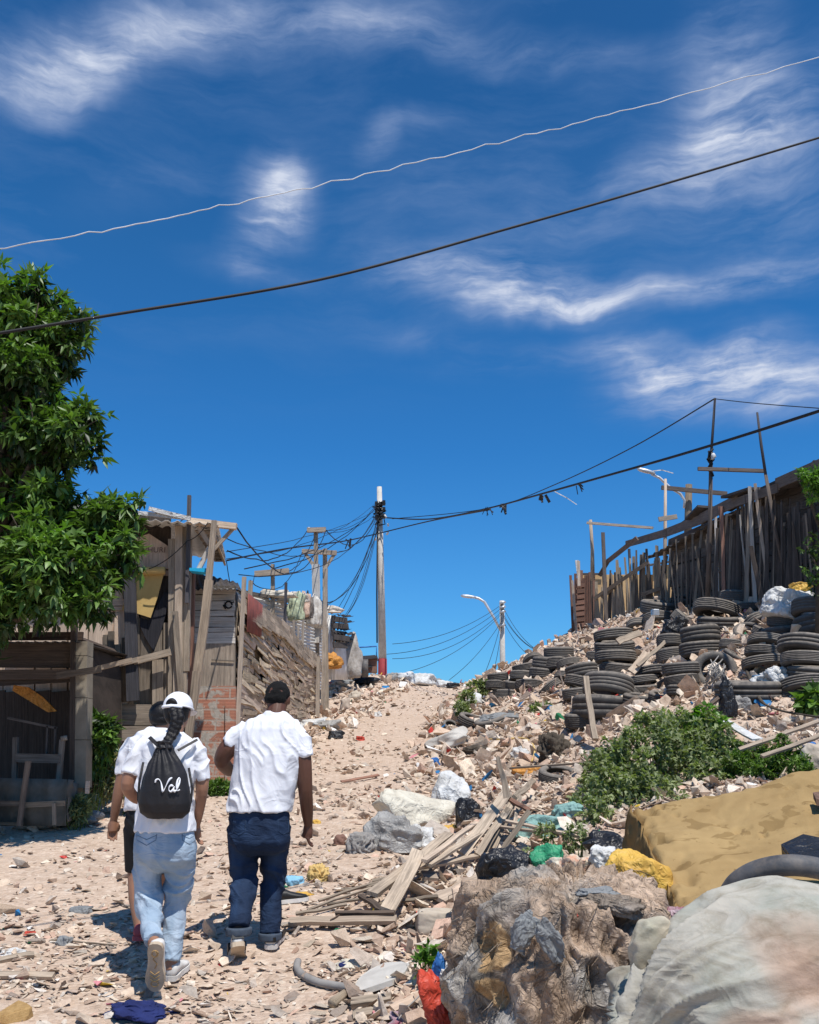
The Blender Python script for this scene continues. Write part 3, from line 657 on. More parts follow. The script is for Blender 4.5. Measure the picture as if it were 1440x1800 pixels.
# ------------------------------------------------------------------ tall patched house (left)
Y1_ = 12.2
hs = empty('patched_shack', base(250, 1400, Y1_), 'tall patched wooden shack with a rolled yellow sheet on its wall and a jutting roof', 'shack')
def f(mb):
    vboards(mb, -60, 232, 990, 1250, Y1_, 22, 8, .02, kr=(.9, 1.15))
    vboards(mb, 20, 225, 1062, 1240, Y1_ - .03, 34, 12, .012, kr=(1.0, 1.2), gap=3)
    hboards(mb, 20, 225, 1052, 1066, Y1_ - .06, 8, 8, .01, kr=(.9, 1.1))
one('wall', 'pink', f, hs)
def f(mb):
    mb.pxp([(-80, 905), (300, 905), (300, 1060), (-80, 1060)], Y1_ + .05, .03, (.55, .52, .5))
one('upper_wall', 'clap', f, hs)  # shade below the roof is put into this dark wall tone
def f(mb):
    mb.pxp([(228, 950), (262, 938), (299, 962), (299, 1000), (228, 996)], Y1_ - .03, .02, (1.12, 1.08, 1.05))
    mb.pxp([(205, 1000), (300, 1003), (299, 1012), (205, 1010)], Y1_ - .02, .02, (.8, .75, .7))
one('plywood_panel', 'pink', f, hs)
def txt(name, body, loc, size, mat, parent, rot, ext=.002, shear=0, space=1):
    cu = bpy.data.curves.new(name, 'FONT'); cu.body = body; cu.size = size; cu.extrude = ext; cu.align_x = 'CENTER'; cu.align_y = 'CENTER'; cu.shear = shear; cu.space_character = space
    ob = bpy.data.objects.new(name, cu); COL.objects.link(ob); ob.rotation_euler = rot
    dg = bpy.context.evaluated_depsgraph_get(); dg.update(); me = bpy.data.meshes.new_from_object(ob.evaluated_get(dg)); bpy.data.objects.remove(ob)
    o2 = bpy.data.objects.new(name, me); COL.objects.link(o2); me.materials.clear(); me.materials.append(M[mat]); o2.rotation_euler = rot; o2.location = loc
    if parent: put_under(o2, parent)
    return o2
M['scrawl'] = m_plain('faded_scrawl', (.22, .14, .11), (.16, .10, .08), 20, .9, .1)
txt('scrawl', 'WHURI', pt(268, 967, Y1_ - .036), .10, 'scrawl', hs, (R(90), 0, 0), .001, 0, 1.05)
def f(mb):       # lower and middle boards, the leftmost darkened to paint in the tree shadow
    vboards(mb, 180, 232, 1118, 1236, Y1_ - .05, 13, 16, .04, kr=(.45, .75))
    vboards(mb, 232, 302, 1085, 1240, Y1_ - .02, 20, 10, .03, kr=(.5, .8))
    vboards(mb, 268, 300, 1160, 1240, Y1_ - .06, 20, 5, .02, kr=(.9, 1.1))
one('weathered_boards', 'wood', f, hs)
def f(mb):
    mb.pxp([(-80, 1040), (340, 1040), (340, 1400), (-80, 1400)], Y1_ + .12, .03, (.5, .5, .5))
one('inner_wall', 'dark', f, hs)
def f(mb):
    hboards(mb, 150, 300, 1237, 1340, Y1_ - .08, 22, 12, .03, kr=(.65, 1.0))
    bpx(mb, 205, 1235, 205, 1345, 18, Y1_ - .12, .04, (.35, .35, .35))
one('skirting_boards', 'wood', f, hs)
def f(mb):
    mb.pxp([(233, 1012), (288, 1008), (277, 1050), (265, 1086), (240, 1078), (214, 1072)], Y1_ - .12, .01, (1, .98, .92))
    a, b = pt(226, 1004, Y1_ - .16), pt(290, 1003, Y1_ - .16); mb.tube([a, b], [.055, .05], 12, (1.2, 1.15, .9))
one('rolled_yellow_sheet', 'yellowsheet', f, hs)
def f(mb):
    mb.pxp([(247, 1086), (262, 1090), (290, 1040), (300, 1046), (285, 1105), (270, 1145), (255, 1120), (246, 1100)], Y1_ - .06, .01, (.5, .5, .55))
one('hanging_dark_sheet', 'char', f, hs)
one('post', 'char', lambda mb: bpx(mb, 227, 968, 234, 1232, 20, Y1_ - .2, .06, (1, 1, 1)), hs)
def post(x0, y0, x1, y1, w, mat, Y=Y1_ - .1, k=1., t=.06, name='post', par=None, **kw):
    return one(name, mat, lambda mb: bpx(mb, x0, y0, x1, y1, w, Y, t, (k, k * .98, k * .95), **kw), par or hs)
post(303, 948, 302, 1240, 12, 'wood', k=1.1, wob=.006); post(316, 925, 312, 1245, 13, 'pale', Y1_ - .14, 1.05, wob=.006)
post(322, 925, 324, 1245, 11, 'wood', Y1_ - .12, 1.0, wob=.006); post(333, 948, 328, 1180, 9, 'wood', Y1_ - .13, 1.05)
post(338, 1000, 333, 1250, 11, 'red', Y1_ - .05, 1.0); post(333, 871, 329, 1060, 6, 'char', Y1_ - .22, 1.6, .05); post(308, 1075, 322, 1262, 9, 'wood', Y1_ - .2, .9)
# lean prop in front, two pieces lashed
prop = empty('leaning_prop', base(335, 1320, Y1_ - .5), 'long spliced timber prop leaning against the roof beam of the tall shack', 'prop')
one('upper_piece', 'wood', lambda mb: bpx(mb, 377, 915, 366, 1032, 9, Y1_ - .45, .05, (1.1, 1.05, 1), w1=11), prop)
one('lower_piece', 'wood', lambda mb: bpx(mb, 368, 1020, 340, 1240, 14, Y1_ - .5, .06, (1.2, 1.12, 1.02), w1=15, wob=.006), prop)
one('foot_piece', 'wood', lambda mb: bpx(mb, 346, 1180, 328, 1330, 13, Y1_ - .55, .06, (.85, .8, .75), wob=.006), prop)
def f(mb):
    bpx(mb, 333, 916, 416, 926, 11, Y1_ - .35, .08, (1.5, 1.42, 1.3))
one('roof_beam', 'pale', f, hs)
post(349, 926, 372, 962, 8, 'pale', Y1_ - .3, 1.2, .04, 'brace'); post(376, 948, 348, 1004, 8, 'white_wood', Y1_ - .3, 1.15, .04, 'brace'); post(412, 927, 376, 966, 6, 'wood', Y1_ - .32, 1.1, .04, 'brace')
one('support_beam', 'wood', lambda mb: (bpx(mb, 190, 1172, 242, 1160, 9, Y1_ - .25, .05, (1.1, 1.05, 1)), bpx(mb, 236, 1163, 300, 1146, 12, Y1_ - .22, .05, (1.2, 1.15, 1.08))), hs)
def f(mb):
    c = [pt(-120, 892, Y1_ - .7), pt(384, 921, Y1_ - .45), pt(397, 980, Y1_ + 3.8), pt(-120, 960, Y1_ + 3.8)]
    sheet(mb, c, 90, 6, .018, 26, 'u', (1, 1, 1))
rf = one('roof', 'zinc', f, hs)
def f(mb):
    for k in range(9):
        q = k / 8; a = pt(345, 935, Y1_ - .1) * (1 - q) + pt(376, 985, Y1_ + 3.3) * q; b = pt(380, 935, Y1_ - .1) * (1 - q) + pt(395, 985, Y1_ + 3.3) * q
        mb.beam(a, b, .16, .02, (0, 0, 1), (.9 + .3 * random.random(),) * 3)
    a, b = pt(376, 930, Y1_ - .3), pt(395, 982, Y1_ + 3.7); mb.beam(a - Vector((0, 0, .05)), b - Vector((0, 0, .05)), .14, .03, (1, 0, .2), (1.5, 1.3, 1.0))
one('eave_boards', 'wood', f, hs)
one('roof_edge_strip', 'whiteplastic', lambda mb: (mb.beam(pt(60, 884, Y1_ - .75), pt(335, 911, Y1_ - .72), .05, .03), mb.beam(pt(262, 894, Y1_ - .76), pt(335, 912, Y1_ - .74), .05, .03)), hs)
one('cyan_board', 'cyan', lambda mb: mb.pxp([(333, 998), (367, 999), (362, 1006), (333, 1003)], Y1_ - .35, .2, (1, 1, 1)), hs)
# dark side gap between the two shacks
# ------------------------------------------------------------------ second shack, clapboard over brick
s2 = empty('brick_base_shack', base(375, 1370, 12.9), 'narrow shack front of whitewashed clapboard over grey board and red hollow brick', 'shack')
Yb = 12.9
one('backing', 'wood', lambda mb: mb.pxp([(332, 1030), (414, 1030), (413, 1205), (332, 1205)], Yb + .06, .03, (.4, .4, .4)), s2)
one('clapboard_wall', 'white_wood', lambda mb: hboards(mb, 334, 413, 1034, 1126, Yb, 9, 1, .008, kr=(.85, 1.15), gap=.6), s2)
one('grey_board', 'wood', lambda mb: (mb.pxp([(334, 1126), (412, 1126), (411, 1206), (334, 1206)], Yb - .01, .03, (1.05, 1.02, 1)), bpx(mb, 372, 1160, 412, 1162, 2, Yb - .03, .01, (.5, .5, .5))), s2)
def f(mb):
    mb.pxp([(330, 1206), (413, 1206), (413, 1400), (330, 1400)], Yb - .02, .12, (1, 1, 1))
    mb.pxp([(396, 1236), (412, 1240), (413, 1400), (396, 1400)], Yb - .05, .04, (.55, .8, 1.1))
one('brick_wall', 'brick', f, s2)
def f(mb):
    mb.prism([pt(413, 1034, Yb), pt(413, 1400, Yb), pt(413, 1400, Yb) + Vector((-.3, 3, 0)), pt(413, 1034, Yb) + Vector((-.3, 3, 0))], (-.03, 0, 0), (.8, .8, .8))
one('side_wall', 'wood', f, s2)
one('roof', 'zincdark', lambda mb: sheet(mb, [pt(330, 1036, Yb - .35), pt(424, 1036, Yb - .3), pt(418, 1024, Yb + 2.5), pt(318, 1000, Yb + 2.5)], 40, 3, .015, 9, 'u'), s2)
def f(mb):
    mb.tube([pt(402 + 6 * math.cos(a), 1063 + 6 * math.sin(a), Yb - .06) for a in np.linspace(.4, 6.4, 14)], .012, 6); mb.tube([pt(397, 1070, Yb - .05), pt(393, 1064, Yb - .04)], .012, 6); mb.tube([pt(408, 1059, Yb - .05), pt(412, 1058, Yb - .04)], .008, 6)
one('iron_ring', 'black', f, s2)
# ------------------------------------------------------------------ long fence of patched boards going up the hill
_fa, _fb = pt(414, 1250, 13).x, pt(560, 1200, 24.6).x
def FX(Y): return _fa + (_fb - _fa) * (Y - 13) / 11.6      # the fence line
FY0, FY1 = 13.0, 24.6
ftop = lambda Y: float(np.interp(Y, [13, 14, 16, 18, 20.5, 24.6], [pt(416, 1042, 13).z, pt(440, 1060, 14).z, pt(470, 1080, 16).z, pt(500, 1103, 18).z, pt(528, 1135, 20.5).z, pt(556, 1158, 24.6).z]))
fn_ = empty('patched_board_fence', on(FX(13), 13), 'long fence of overlapping grey slab boards climbing beside the track', 'fence')
def f(mb):
    y = FY0
    c = [Vector((FX(FY0) - .06, FY0, h1(FX(FY0), FY0) - .1)), Vector((FX(FY1) - .06, FY1, h1(FX(FY1), FY1) - .1)), Vector((FX(FY1) - .06, FY1, ftop(FY1) - .1)), Vector((FX(FY0) - .06, FY0, ftop(FY0) - .1))]
    sheet(mb, c, 30, 10, .0, 1, 'u', (.75, .72, .68), .05)
    for k in range(760):
        Y = FY0 + (FY1 - FY0) * rnd(0, 1) ** 1.1; zb = h1(FX(Y), Y) - .1; zt = ftop(Y) - .02
        z = zb + (zt - zb) * rnd(0, 1); L = rnd(.5, 1.9); sl = rnd(-.10, .03) + .006 * (Y - 13); k2 = rnd(.9, 1.9); t = rnd(.05, .13)
        ya, yb = max(FY0, Y - L / 2), min(FY1, Y + L / 2); o = rnd(0, .04)
        a = Vector((FX(ya) + o, ya, z - sl * (Y - ya))); b = Vector((FX(yb) + o + rnd(-.012, .012), yb, z + sl * (yb - Y)))
        if a.z > ftop(a.y) + .03 or b.z > ftop(b.y) + .03: continue
        mb.beam(a, b, t, .014, Vector((1, 0, rnd(-.3, .35))), (k2, k2 * rnd(.92, .98), k2 * rnd(.82, .93)), w1=t * rnd(.4, 1.3), wob=.012, nseg=4)
def f2(mb):
    f(mb); ys = list(np.arange(FY0, FY1, .5)) + [FY1]
    for rr in range(3):
        for a_, b_ in zip(ys, ys[2:]):
            k2 = rnd(.8, 1.6); mb.beam(Vector((FX(a_) + .05 + .01 * rr, a_, ftop(a_) - .03 - .1 * rr + rnd(-.03, .03))), Vector((FX(b_) + .05 + .01 * rr, b_, ftop(b_) - .05 - .1 * rr + rnd(-.04, .02))), rnd(.08, .14), .014, (1, 0, .1), (k2, k2 * .95, k2 * .88), wob=.012)
one('boards', 'wood', f2, fn_)
def fpost(Y, z0, z1, w, mat='wood', dx=.1, k=1, lean=0):
    a = Vector((FX(Y) + dx, Y, h1(FX(Y), Y) + z0)); b = Vector((FX(Y) + dx + lean, Y, z1)); one('post', mat, lambda mb: mb.beam(a, b, w, w * .8, (0, -1, 0), (k, k, k), wob=.004), fn_)
fpost(13.0, -.1, pt(414, 1014, 13).z, .055, 'pale', .04, .95); fpost(24.4, -.2, pt(557, 1000, 24.4).z, .10, 'wood', .14, 1.2); fpost(23.2, -.1, pt(542, 1155, 23.2).z, .09, 'wood', .12, 1.2)
for px, yt, Y, w in ((441, 1021, 14.3, .06), (503, 1024, 18.1, .05), (517, 1090, 19.3, .045), (525, 1100, 20, .04), (533, 1092, 20.8, .05)):
    a = pt(px, yt, Y); one('post', 'char' if px == 503 else 'wood', lambda mb: mb.beam((a.x, Y, h1(FX(Y), Y)), a, w, w, (0, -1, 0), (1.1, 1.1, 1.1)), fn_)
one('red_sheet', 'redmetal', lambda mb: sheet(mb, [Vector((FX(13.1) + .09, 13.1, pt(416, 1110, 13.1).z)), Vector((FX(14.6) + .06, 14.6, pt(443, 1120, 14.6).z)), Vector((FX(14.6) + .06, 14.6, pt(443, 1064, 14.6).z)), Vector((FX(13.1) + .09, 13.1, pt(416, 1043, 13.1).z))], 60, 2, .012, 14, 'u'), fn_)
# ------------------------------------------------------------------ zinc shack behind the fence
zs = empty('zinc_shack', base(500, 1200, 19), 'white corrugated zinc shack behind the patched board fence, rags thrown on its roof', 'shack')
ZX = lambda Y: -2.95 + .0 * Y
def f(mb):
    sheet(mb, [Vector((-3.7, 17.6, 2.4)), Vector((-2.62, 22.4, 2.8)), Vector((-2.62, 22.4, pt(523, 1066, 22.4).z)), Vector((-3.7, 17.6, pt(370, 1026, 17.6).z))], 8, 150, .016, 24, 'v')
    sheet(mb, [Vector((-2.62, 22.42, 2.8)), Vector((-2.3, 25.6, 3.2)), Vector((-2.3, 25.6, pt(560, 1086, 25.6).z)), Vector((-2.62, 22.42, pt(523, 1066, 22.4).z))], 8, 150, .016, 24, 'v')
one('corrugated_wall', 'zinc', f, zs)
one('roof_sheet', 'zincdark', lambda mb: sheet(mb, [Vector((-6.2, 17.6, pt(370, 1020, 17.6).z)), Vector((-3.6, 17.4, pt(375, 1024, 17.4).z)), Vector((-2.2, 26, pt(560, 1082, 26).z)), Vector((-5.2, 26, pt(560, 1072, 26).z + .1))], 8, 60, .015, 14, 'v'), zs)
one('roof_rail', 'wood', lambda mb: mb.beam(pt(425, 1040, 19.0), pt(522, 1058, 22.0), .07, .05, (1, -.3, 0), (.5, .5, .5)), zs)
M['rags'] = m_plain('faded_rags', (.60, .56, .50), (.36, .32, .27), 9, .9, .6, 30, .02, attr=True)
rc = [(1.1, 1.05, 1), (1.15, 1.1, 1.0), (.8, .95, .72), (.35, .33, .33), (1.1, .85, .75), (1.1, 1.1, 1.1), (.95, .85, .65)]
for k, (px, py, Y, sx_, sz_, c, lb) in enumerate([(492, 1045, 20.5, .45, .13, 1, 'cream cloth heaped on the zinc roof'), (515, 1052, 21.5, .4, .2, 0, 'pale cloth bundle on the zinc roof beside the dark pole'), (521, 1072, 21.0, .22, .5, 2, 'greenish cloth hanging over the edge of the zinc wall'),
        (535, 1068, 22.0, .18, .45, 4, 'pinkish rag hanging between green cloth and black strip'), (543, 1070, 22.4, .12, .5, 3, 'black strip of cloth hanging from the zinc roof'), (550, 1080, 23.5, .22, .6, 5, 'white rag hanging beside the wooden power post'),
        (563, 1085, 24.6, .25, .6, 5, 'white plastic draped behind the wooden power post'), (576, 1072, 26.5, .5, .16, 0, 'white bundle on the roof behind the wooden power post')]):
    o = blob('rag', pt(px, py + sz_ * .4 * ppm(Y), Y), (sx_ * .75, .16, sz_ * .72), M['rags'], (0, 0, rnd(-.3, .3)), 4, .35, 1.6, .1, 2.4, seed=40 + k, boxy=.3, facet=1.2, planes=16, colf=lambda v, a, b, c=c: rc[c]); tag(o, lb, 'rag')
# ------------------------------------------------------------------ far hut at the top with stacked dark roofing
fh = empty('hilltop_hut', base(585, 1190, 29), 'grey hut at the top of the bank under stacked dark roofing sheets', 'hut')
def f(mb):
    sheet(mb, [pt(562, 1195, 28.2), pt(588, 1195, 28.2), pt(590, 1082, 28.2), pt(566, 1080, 28.2)], 20, 3, .02, 5, 'u', (.9, .92, .95)); sheet(mb, [pt(588, 1195, 28.3), pt(612, 1195, 30), pt(608, 1120, 30), pt(590, 1120, 28.3)], 20, 3, .02, 5, 'u', (.75, .78, .8))
one('wall', 'zinc', f, fh)
def f(mb):
    for k, (x0, y0, x1, y1) in enumerate([(584, 1080, 610, 1084), (583, 1092, 612, 1094), (584, 1105, 606, 1108), (586, 1112, 614, 1116), (586, 1126, 610, 1128)]):
        a = pt(x0, y0, 27.9); b = pt(x1, y1, 28.6); sheet(mb, [a, b, b + Vector((.1, 1.8, .28)), a + Vector((-.2, 1.8, .28))], 24, 2, .025, 4, 'u', (.9 + .25 * (k == 0) * 4,) * 3); mb.beam(a - Vector((0, 0, .12)), b - Vector((0, 0, .12)), .16, .05, (0, -1, 0), (.6, .6, .6))
one('roof_sheets', 'zincdark', f, fh)
o = blob('draped_sheet', pt(612, 1190, 30.2), (.30, .22, .72), M['rags'], (0, 0, .2), 4, .3, 1.6, .1, 2.5, seed=77, facet=1.2, planes=16, colf=lambda v, a, b: (.7, .7, .72)); tag(o, 'crumpled grey sheet hanging at the end wall of the hilltop hut', 'sheet')
# handcart with two wheels
ct = empty('handcart', base(620, 1185, 31), 'old steel handcart with two wheels parked on the rubble beside the concrete power pole', 'cart')
Yc = 31.5
one('deck', 'char', lambda mb: (mb.beam(pt(592, 1163, Yc), pt(664, 1157, Yc), .09, .9, (0, -1, 0), (1.2, 1.2, 1.2)), mb.beam(pt(594, 1158, Yc - .4), pt(660, 1153, Yc - .4), .06, .06, None, (1.6, 1.6, 1.6)), mb.beam(pt(600, 1170, Yc - .4), pt(655, 1172, Yc - .4), .05, .06, None, (.7, .7, .7))), ct)
def f(mb): mb.tube([pt(606, 1160, Yc - .3), pt(607, 1146, Yc - .3), pt(614, 1139, Yc - .3), pt(662, 1136, Yc - .3), pt(662, 1162, Yc - .3)], .025, 6)
one('rail', 'blueplastic', f, ct)
def wheel(px, py, Y, r, w=.12):
    def g(mb):
        c = pt(px, py, Y); n = 20; vs = []
        for rr, yy in ((r, -w / 2), (r, w / 2), (r * .7, w / 2 + .01), (r * .7, -w / 2 - .01)):
            for k in range(n): a = k / n * 6.2832; vs.append(c + Vector((yy, math.cos(a) * rr, math.sin(a) * rr)))
        mb.add(vs, [(q * n + k, q * n + (k + 1) % n, ((q + 1) % 4) * n + (k + 1) % n, ((q + 1) % 4) * n + k) for q in range(4) for k in range(n)], (1, 1, 1), None, True); mb.tube([c - Vector((.06, 0, 0)), c + Vector((.06, 0, 0))], r * .68, 14, (1.2, 1.2, 1.2))
    return g
one('wheel', 'flesh_rubber', wheel(593, 1178, Yc - .3, .27, .2), ct); one('wheel', 'flesh_rubber', wheel(642, 1174, Yc - .3, .30, .2), ct)
one('box', 'red', lambda mb: mb.box(pt(655, 1170, Yc - .2), (.3, .3, .45)), ct)
o = blob('orange_bag', pt(580, 1174, 28.0), (.32, .3, .25), M['orange'], (0, 0, 0), 4, .3, 2, .2, 3, seed=5); tag(o, 'crumpled orange bag beside the handcart wheel', 'bag')
# ------------------------------------------------------------------ dark lean-to at the near left
hut = empty('dark_lean_to', base(70, 1450, 10.2), 'open lean-to of dark boards in the shade of the big tree', 'lean-to')
Yh = 10.3
def f(mb):
    bpx(mb, -80, 1119, 146, 1118, 14, Yh, .04, (.8, .7, .65)); y = 1128
    for hh in (16, 15, 14): bpx(mb, -80, y + hh / 2, 128, y + hh / 2 + 1, hh, Yh, .03, (.9 + rnd(-.2, .2),) * 3); y += hh
    bpx(mb, -80, 1187, 150, 1185, 17, Yh - .04, .04, (1.2, 1.15, 1.1)); bpx(mb, -80, 1203, 128, 1192, 14, Yh, .03, (.7, .7, .7))
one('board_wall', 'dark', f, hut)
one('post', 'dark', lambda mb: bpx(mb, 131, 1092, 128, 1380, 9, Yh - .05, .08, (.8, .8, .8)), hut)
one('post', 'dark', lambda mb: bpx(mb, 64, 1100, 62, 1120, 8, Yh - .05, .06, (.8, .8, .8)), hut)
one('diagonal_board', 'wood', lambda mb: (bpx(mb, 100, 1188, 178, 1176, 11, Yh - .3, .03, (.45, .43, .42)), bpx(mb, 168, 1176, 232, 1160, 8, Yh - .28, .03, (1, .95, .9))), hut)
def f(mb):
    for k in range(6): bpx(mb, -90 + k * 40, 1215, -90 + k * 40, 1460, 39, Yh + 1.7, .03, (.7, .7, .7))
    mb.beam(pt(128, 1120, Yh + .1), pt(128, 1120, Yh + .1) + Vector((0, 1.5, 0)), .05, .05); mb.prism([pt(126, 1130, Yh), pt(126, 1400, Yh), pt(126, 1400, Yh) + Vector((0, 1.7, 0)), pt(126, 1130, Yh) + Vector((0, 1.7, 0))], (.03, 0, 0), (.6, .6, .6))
one('back_wall', 'dark', f, hut)  # shade of the interior is painted as very dark boards
one('roof', 'zincdark', lambda mb: sheet(mb, [pt(-120, 1130, Yh - .1), pt(140, 1128, Yh - .1), pt(140, 1128, Yh - .1) + Vector((0, 2, .05)), pt(-120, 1130, Yh - .1) + Vector((0, 2, .05))], 60, 2, .012, 16, 'u'), hut)  # added roof that keeps the inside of the lean-to shady
M['blockpost'] = m_plain('shaded_block', (.26, .225, .175), (.19, .16, .12), 5, .9, .3, 40)  # tree shade is put into the darkened block colour
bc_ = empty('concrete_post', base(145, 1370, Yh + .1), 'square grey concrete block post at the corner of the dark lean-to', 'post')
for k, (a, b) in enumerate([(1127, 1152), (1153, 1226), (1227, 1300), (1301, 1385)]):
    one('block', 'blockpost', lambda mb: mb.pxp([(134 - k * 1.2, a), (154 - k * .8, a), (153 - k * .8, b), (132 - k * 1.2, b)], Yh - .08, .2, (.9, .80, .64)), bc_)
one('leaning_board', 'orange', lambda mb: mb.pxp([(24, 1204), (50, 1208), (75, 1225), (100, 1250), (84, 1252), (22, 1214)], Yh + .5, .03, (1, 1, 1)), None, 'brownish orange board leaning askew inside the dark lean-to', 'board')
ch = empty('broken_chair', base(70, 1370, Yh + .2), 'broken wooden chair frame standing in the dark lean-to', 'chair')
Yq = Yh - .15
one('leg', 'wood', lambda mb: bpx(mb, 28, 1296, 25, 1400, 8, Yq, .05, (.5, .5, .52)), ch); one('leg', 'wood', lambda mb: bpx(mb, 110, 1300, 101, 1400, 8, Yq, .05, (.6, .6, .62)), ch)
one('seat_rail', 'wood', lambda mb: bpx(mb, 28, 1332, 106, 1334, 15, Yq - .03, .04, (.5, .5, .52)), ch)
one('back_rail', 'wood', lambda mb: (bpx(mb, 14, 1262, 100, 1280, 4, Yq + .1, .03, (.35, .35, .38)), bpx(mb, 84, 1276, 82, 1325, 3, Yq + .1, .03, (.35, .35, .38)), bpx(mb, 98, 1278, 96, 1325, 3, Yq + .1, .03, (.35, .35, .38))), ch)
one('knob', 'wood', lambda mb: mb.tube([pt(113, 1302, Yq), pt(112, 1294, Yq)], .035, 8, (.9, .9, .9)), ch)
# low screen of sheets in front
sc = empty('low_sheet_screen', base(60, 1455, 9.75), 'low screen of grey fibre sheets and sticks in front of the dark lean-to', 'screen')
M['fibre'] = m_plain('grey_fibre_sheet', (.17, .155, .13), (.09, .085, .07), 4, .9, .3, 30)  # grey lowered so the colour carries the tree shade
one('sheets', 'fibre', lambda mb: (sheet(mb, [pt(-60, 1452, 9.8), pt(116, 1452, 9.8), pt(118, 1370, 9.8), pt(-60, 1366, 9.8)], 60, 4, .02, 5, 'u', (.85, .85, .85), .05),
    sheet(mb, [pt(118, 1445, 9.8), pt(150, 1420, 10.6), pt(153, 1382, 10.6), pt(120, 1370, 9.8)], 20, 4, .01, 2, 'u', (.7, .68, .65), .06)), sc)
one('rail', 'wood', lambda mb: (bpx(mb, -60, 1412, 40, 1412, 9, 9.7, .03, (.6, .57, .55)), bpx(mb, 42, 1415, 114, 1412, 9, 9.7, .03, (.7, .67, .6)), bpx(mb, -60, 1446, 40, 1448, 5, 9.7, .03, (.5, .5, .45))), sc)
one('stake', 'wood', lambda mb: (bpx(mb, 50, 1338, 34, 1452, 8, 9.66, .04, (.55, .5, .48)),), sc); one('stake', 'wood', lambda mb: bpx(mb, 95, 1412, 96, 1450, 5, 9.66, .03, (.8, .8, .78)), sc)
o = blob('grey_bag', gp(60, 1457), (.16, .12, .07), M['greyplastic'], (0, 0, .2), 4, .2, 2, .15, 3, seed=9); tag(o, 'flattened grey bag at the foot of the low sheet screen', 'bag')
o = blob('dark_bag', gp(115, 1450), (.28, .15, .09), M['greycloth'], (0, 0, .1), 4, .4, 2, .25, 3, seed=10); tag(o, 'heap of dark wet rags where the low screen ends', 'rags')
o = blob('pale_bag', gp(178, 1412), (.16, .12, .06), M['creamplastic'], (0, 0, .1), 4, .3, 2, .2, 3, seed=11); tag(o, 'crushed cream bag by the weeds beside the low screen', 'bag')
post2 = one('short_stump', 'pale', lambda mb: mb.box(pt(154, 1384, 9.9), (.035, .03, .12)), None, 'short pale stump standing at the corner of the low screen', 'stump')
# ------------------------------------------------------------------ clapboard house on the right ridge
def wl(x, Y, py): return Vector((x, Y, pt(720, py, Y).z))        # a point on a wall line at depth Y and picture height py
def RX(Y): return 6.9
def pxY(px, x=6.9):      # depth at which the wall line x crosses the picture column px
    lo, hi = 5, 80
    for _ in range(40):
        m_ = (lo + hi) / 2
        if pt(px, 1000, m_).x > x: hi = m_
        else: lo = m_
    return lo
rh = empty('clapboard_house', on(6.9, 18), 'dark clapboard house behind the picket fence on top of the tyre bank', 'house')
Ya, Yb2 = pxY(1560), pxY(1178)
tops = lambda Y: pt(720, float(np.interp(Y, [pxY(1560), pxY(1440), pxY(1280), pxY(1178)], [800, 848, 908, 948])), Y).z
def f(mb):
    n = 15
    for k in range(n):
        nsp = random.choice([3, 4, 5]); ys = sorted([Ya, Yb2] + [rnd(Ya, Yb2) for _ in range(nsp)])
        for a, b in zip(ys, ys[1:]):
            if b - a < .1: continue
            za = lambda Y: (h1(6.9, Y) - .1) * (1 - (k + .5) / n) + tops(Y) * (k + .5) / n
            w = (tops(a) - h1(6.9, a) + .1) / n * 1.12; k2 = rnd(.65, 1.25)
            mb.beam(Vector((6.9 + rnd(-.015, .015), a + .01, za(a))), Vector((6.9 + rnd(-.015, .015), b - .01, za(b) + rnd(-.02, .02))), w, .025, (-1, 0, .12), (k2, k2, k2 * .97), w1=(tops(b) - h1(6.9, b) + .1) / n * 1.12)
one('clapboard_wall', 'clap', f, rh)
def f(mb):
    c = [Vector((6.97, Ya, h1(6.9, Ya) - .3)), Vector((6.97, Yb2, h1(6.9, Yb2) - .3)), Vector((6.97, Yb2, tops(Yb2))), Vector((6.97, Ya, tops(Ya)))]
    mb.prism(c, (.05, 0, 0), (.3, .3, .3)); mb.prism([Vector((6.95, Yb2, h1(7, Yb2))), Vector((10.5, Yb2, h1(10, Yb2))), Vector((10.5, Yb2, tops(Yb2) + .6)), Vector((6.95, Yb2, tops(Yb2)))], (0, -.05, 0), (.5, .5, .5))
one('inner_wall', 'dark', f, rh)
def f(mb):
    c = [Vector((6.55, Ya, tops(Ya) + .05)), Vector((6.55, Yb2 + 1.6, tops(Yb2) - .25)), Vector((10.8, Yb2 + 1.6, tops(Yb2) + .5)), Vector((10.8, Ya, tops(Ya) + 1.0))]
    sheet(mb, c, 90, 10, .03, 20, 'u', (.9, .88, .85), .06)
one('roof', 'zincdark', f, rh)
one('eave_board', 'clap', lambda mb: [mb.beam(Vector((6.5 + rnd(-.03, .03), a, tops(a) + .0 + rnd(-.05, .05))), Vector((6.5, b, tops(b) + rnd(-.05, .05) - (.12 if b > Yb2 else 0))), rnd(.14, .24), .03, (-1, 0, 0), (1.3, 1.25, 1.2)) for a, b in ((Ya, 16.5), (16.4, 18.6), (18.5, 21), (20.9, 24), (23.8, 28.4))], rh)
def f(mb):
    pass
for k in range(7):
    Y = Ya + (k + .3) * 1.4; one('loose_roofing_board', 'zincdark', lambda mb: mb.box((6.75 + rnd(-.2, .3), Y, tops(Y) + .14), (rnd(.3, .6), rnd(.5, 1.1), .05), rnd(-.5, .5), (1.2, 1.2, 1.2), rnd(-.1, .1), rnd(-.1, .1)), rh)
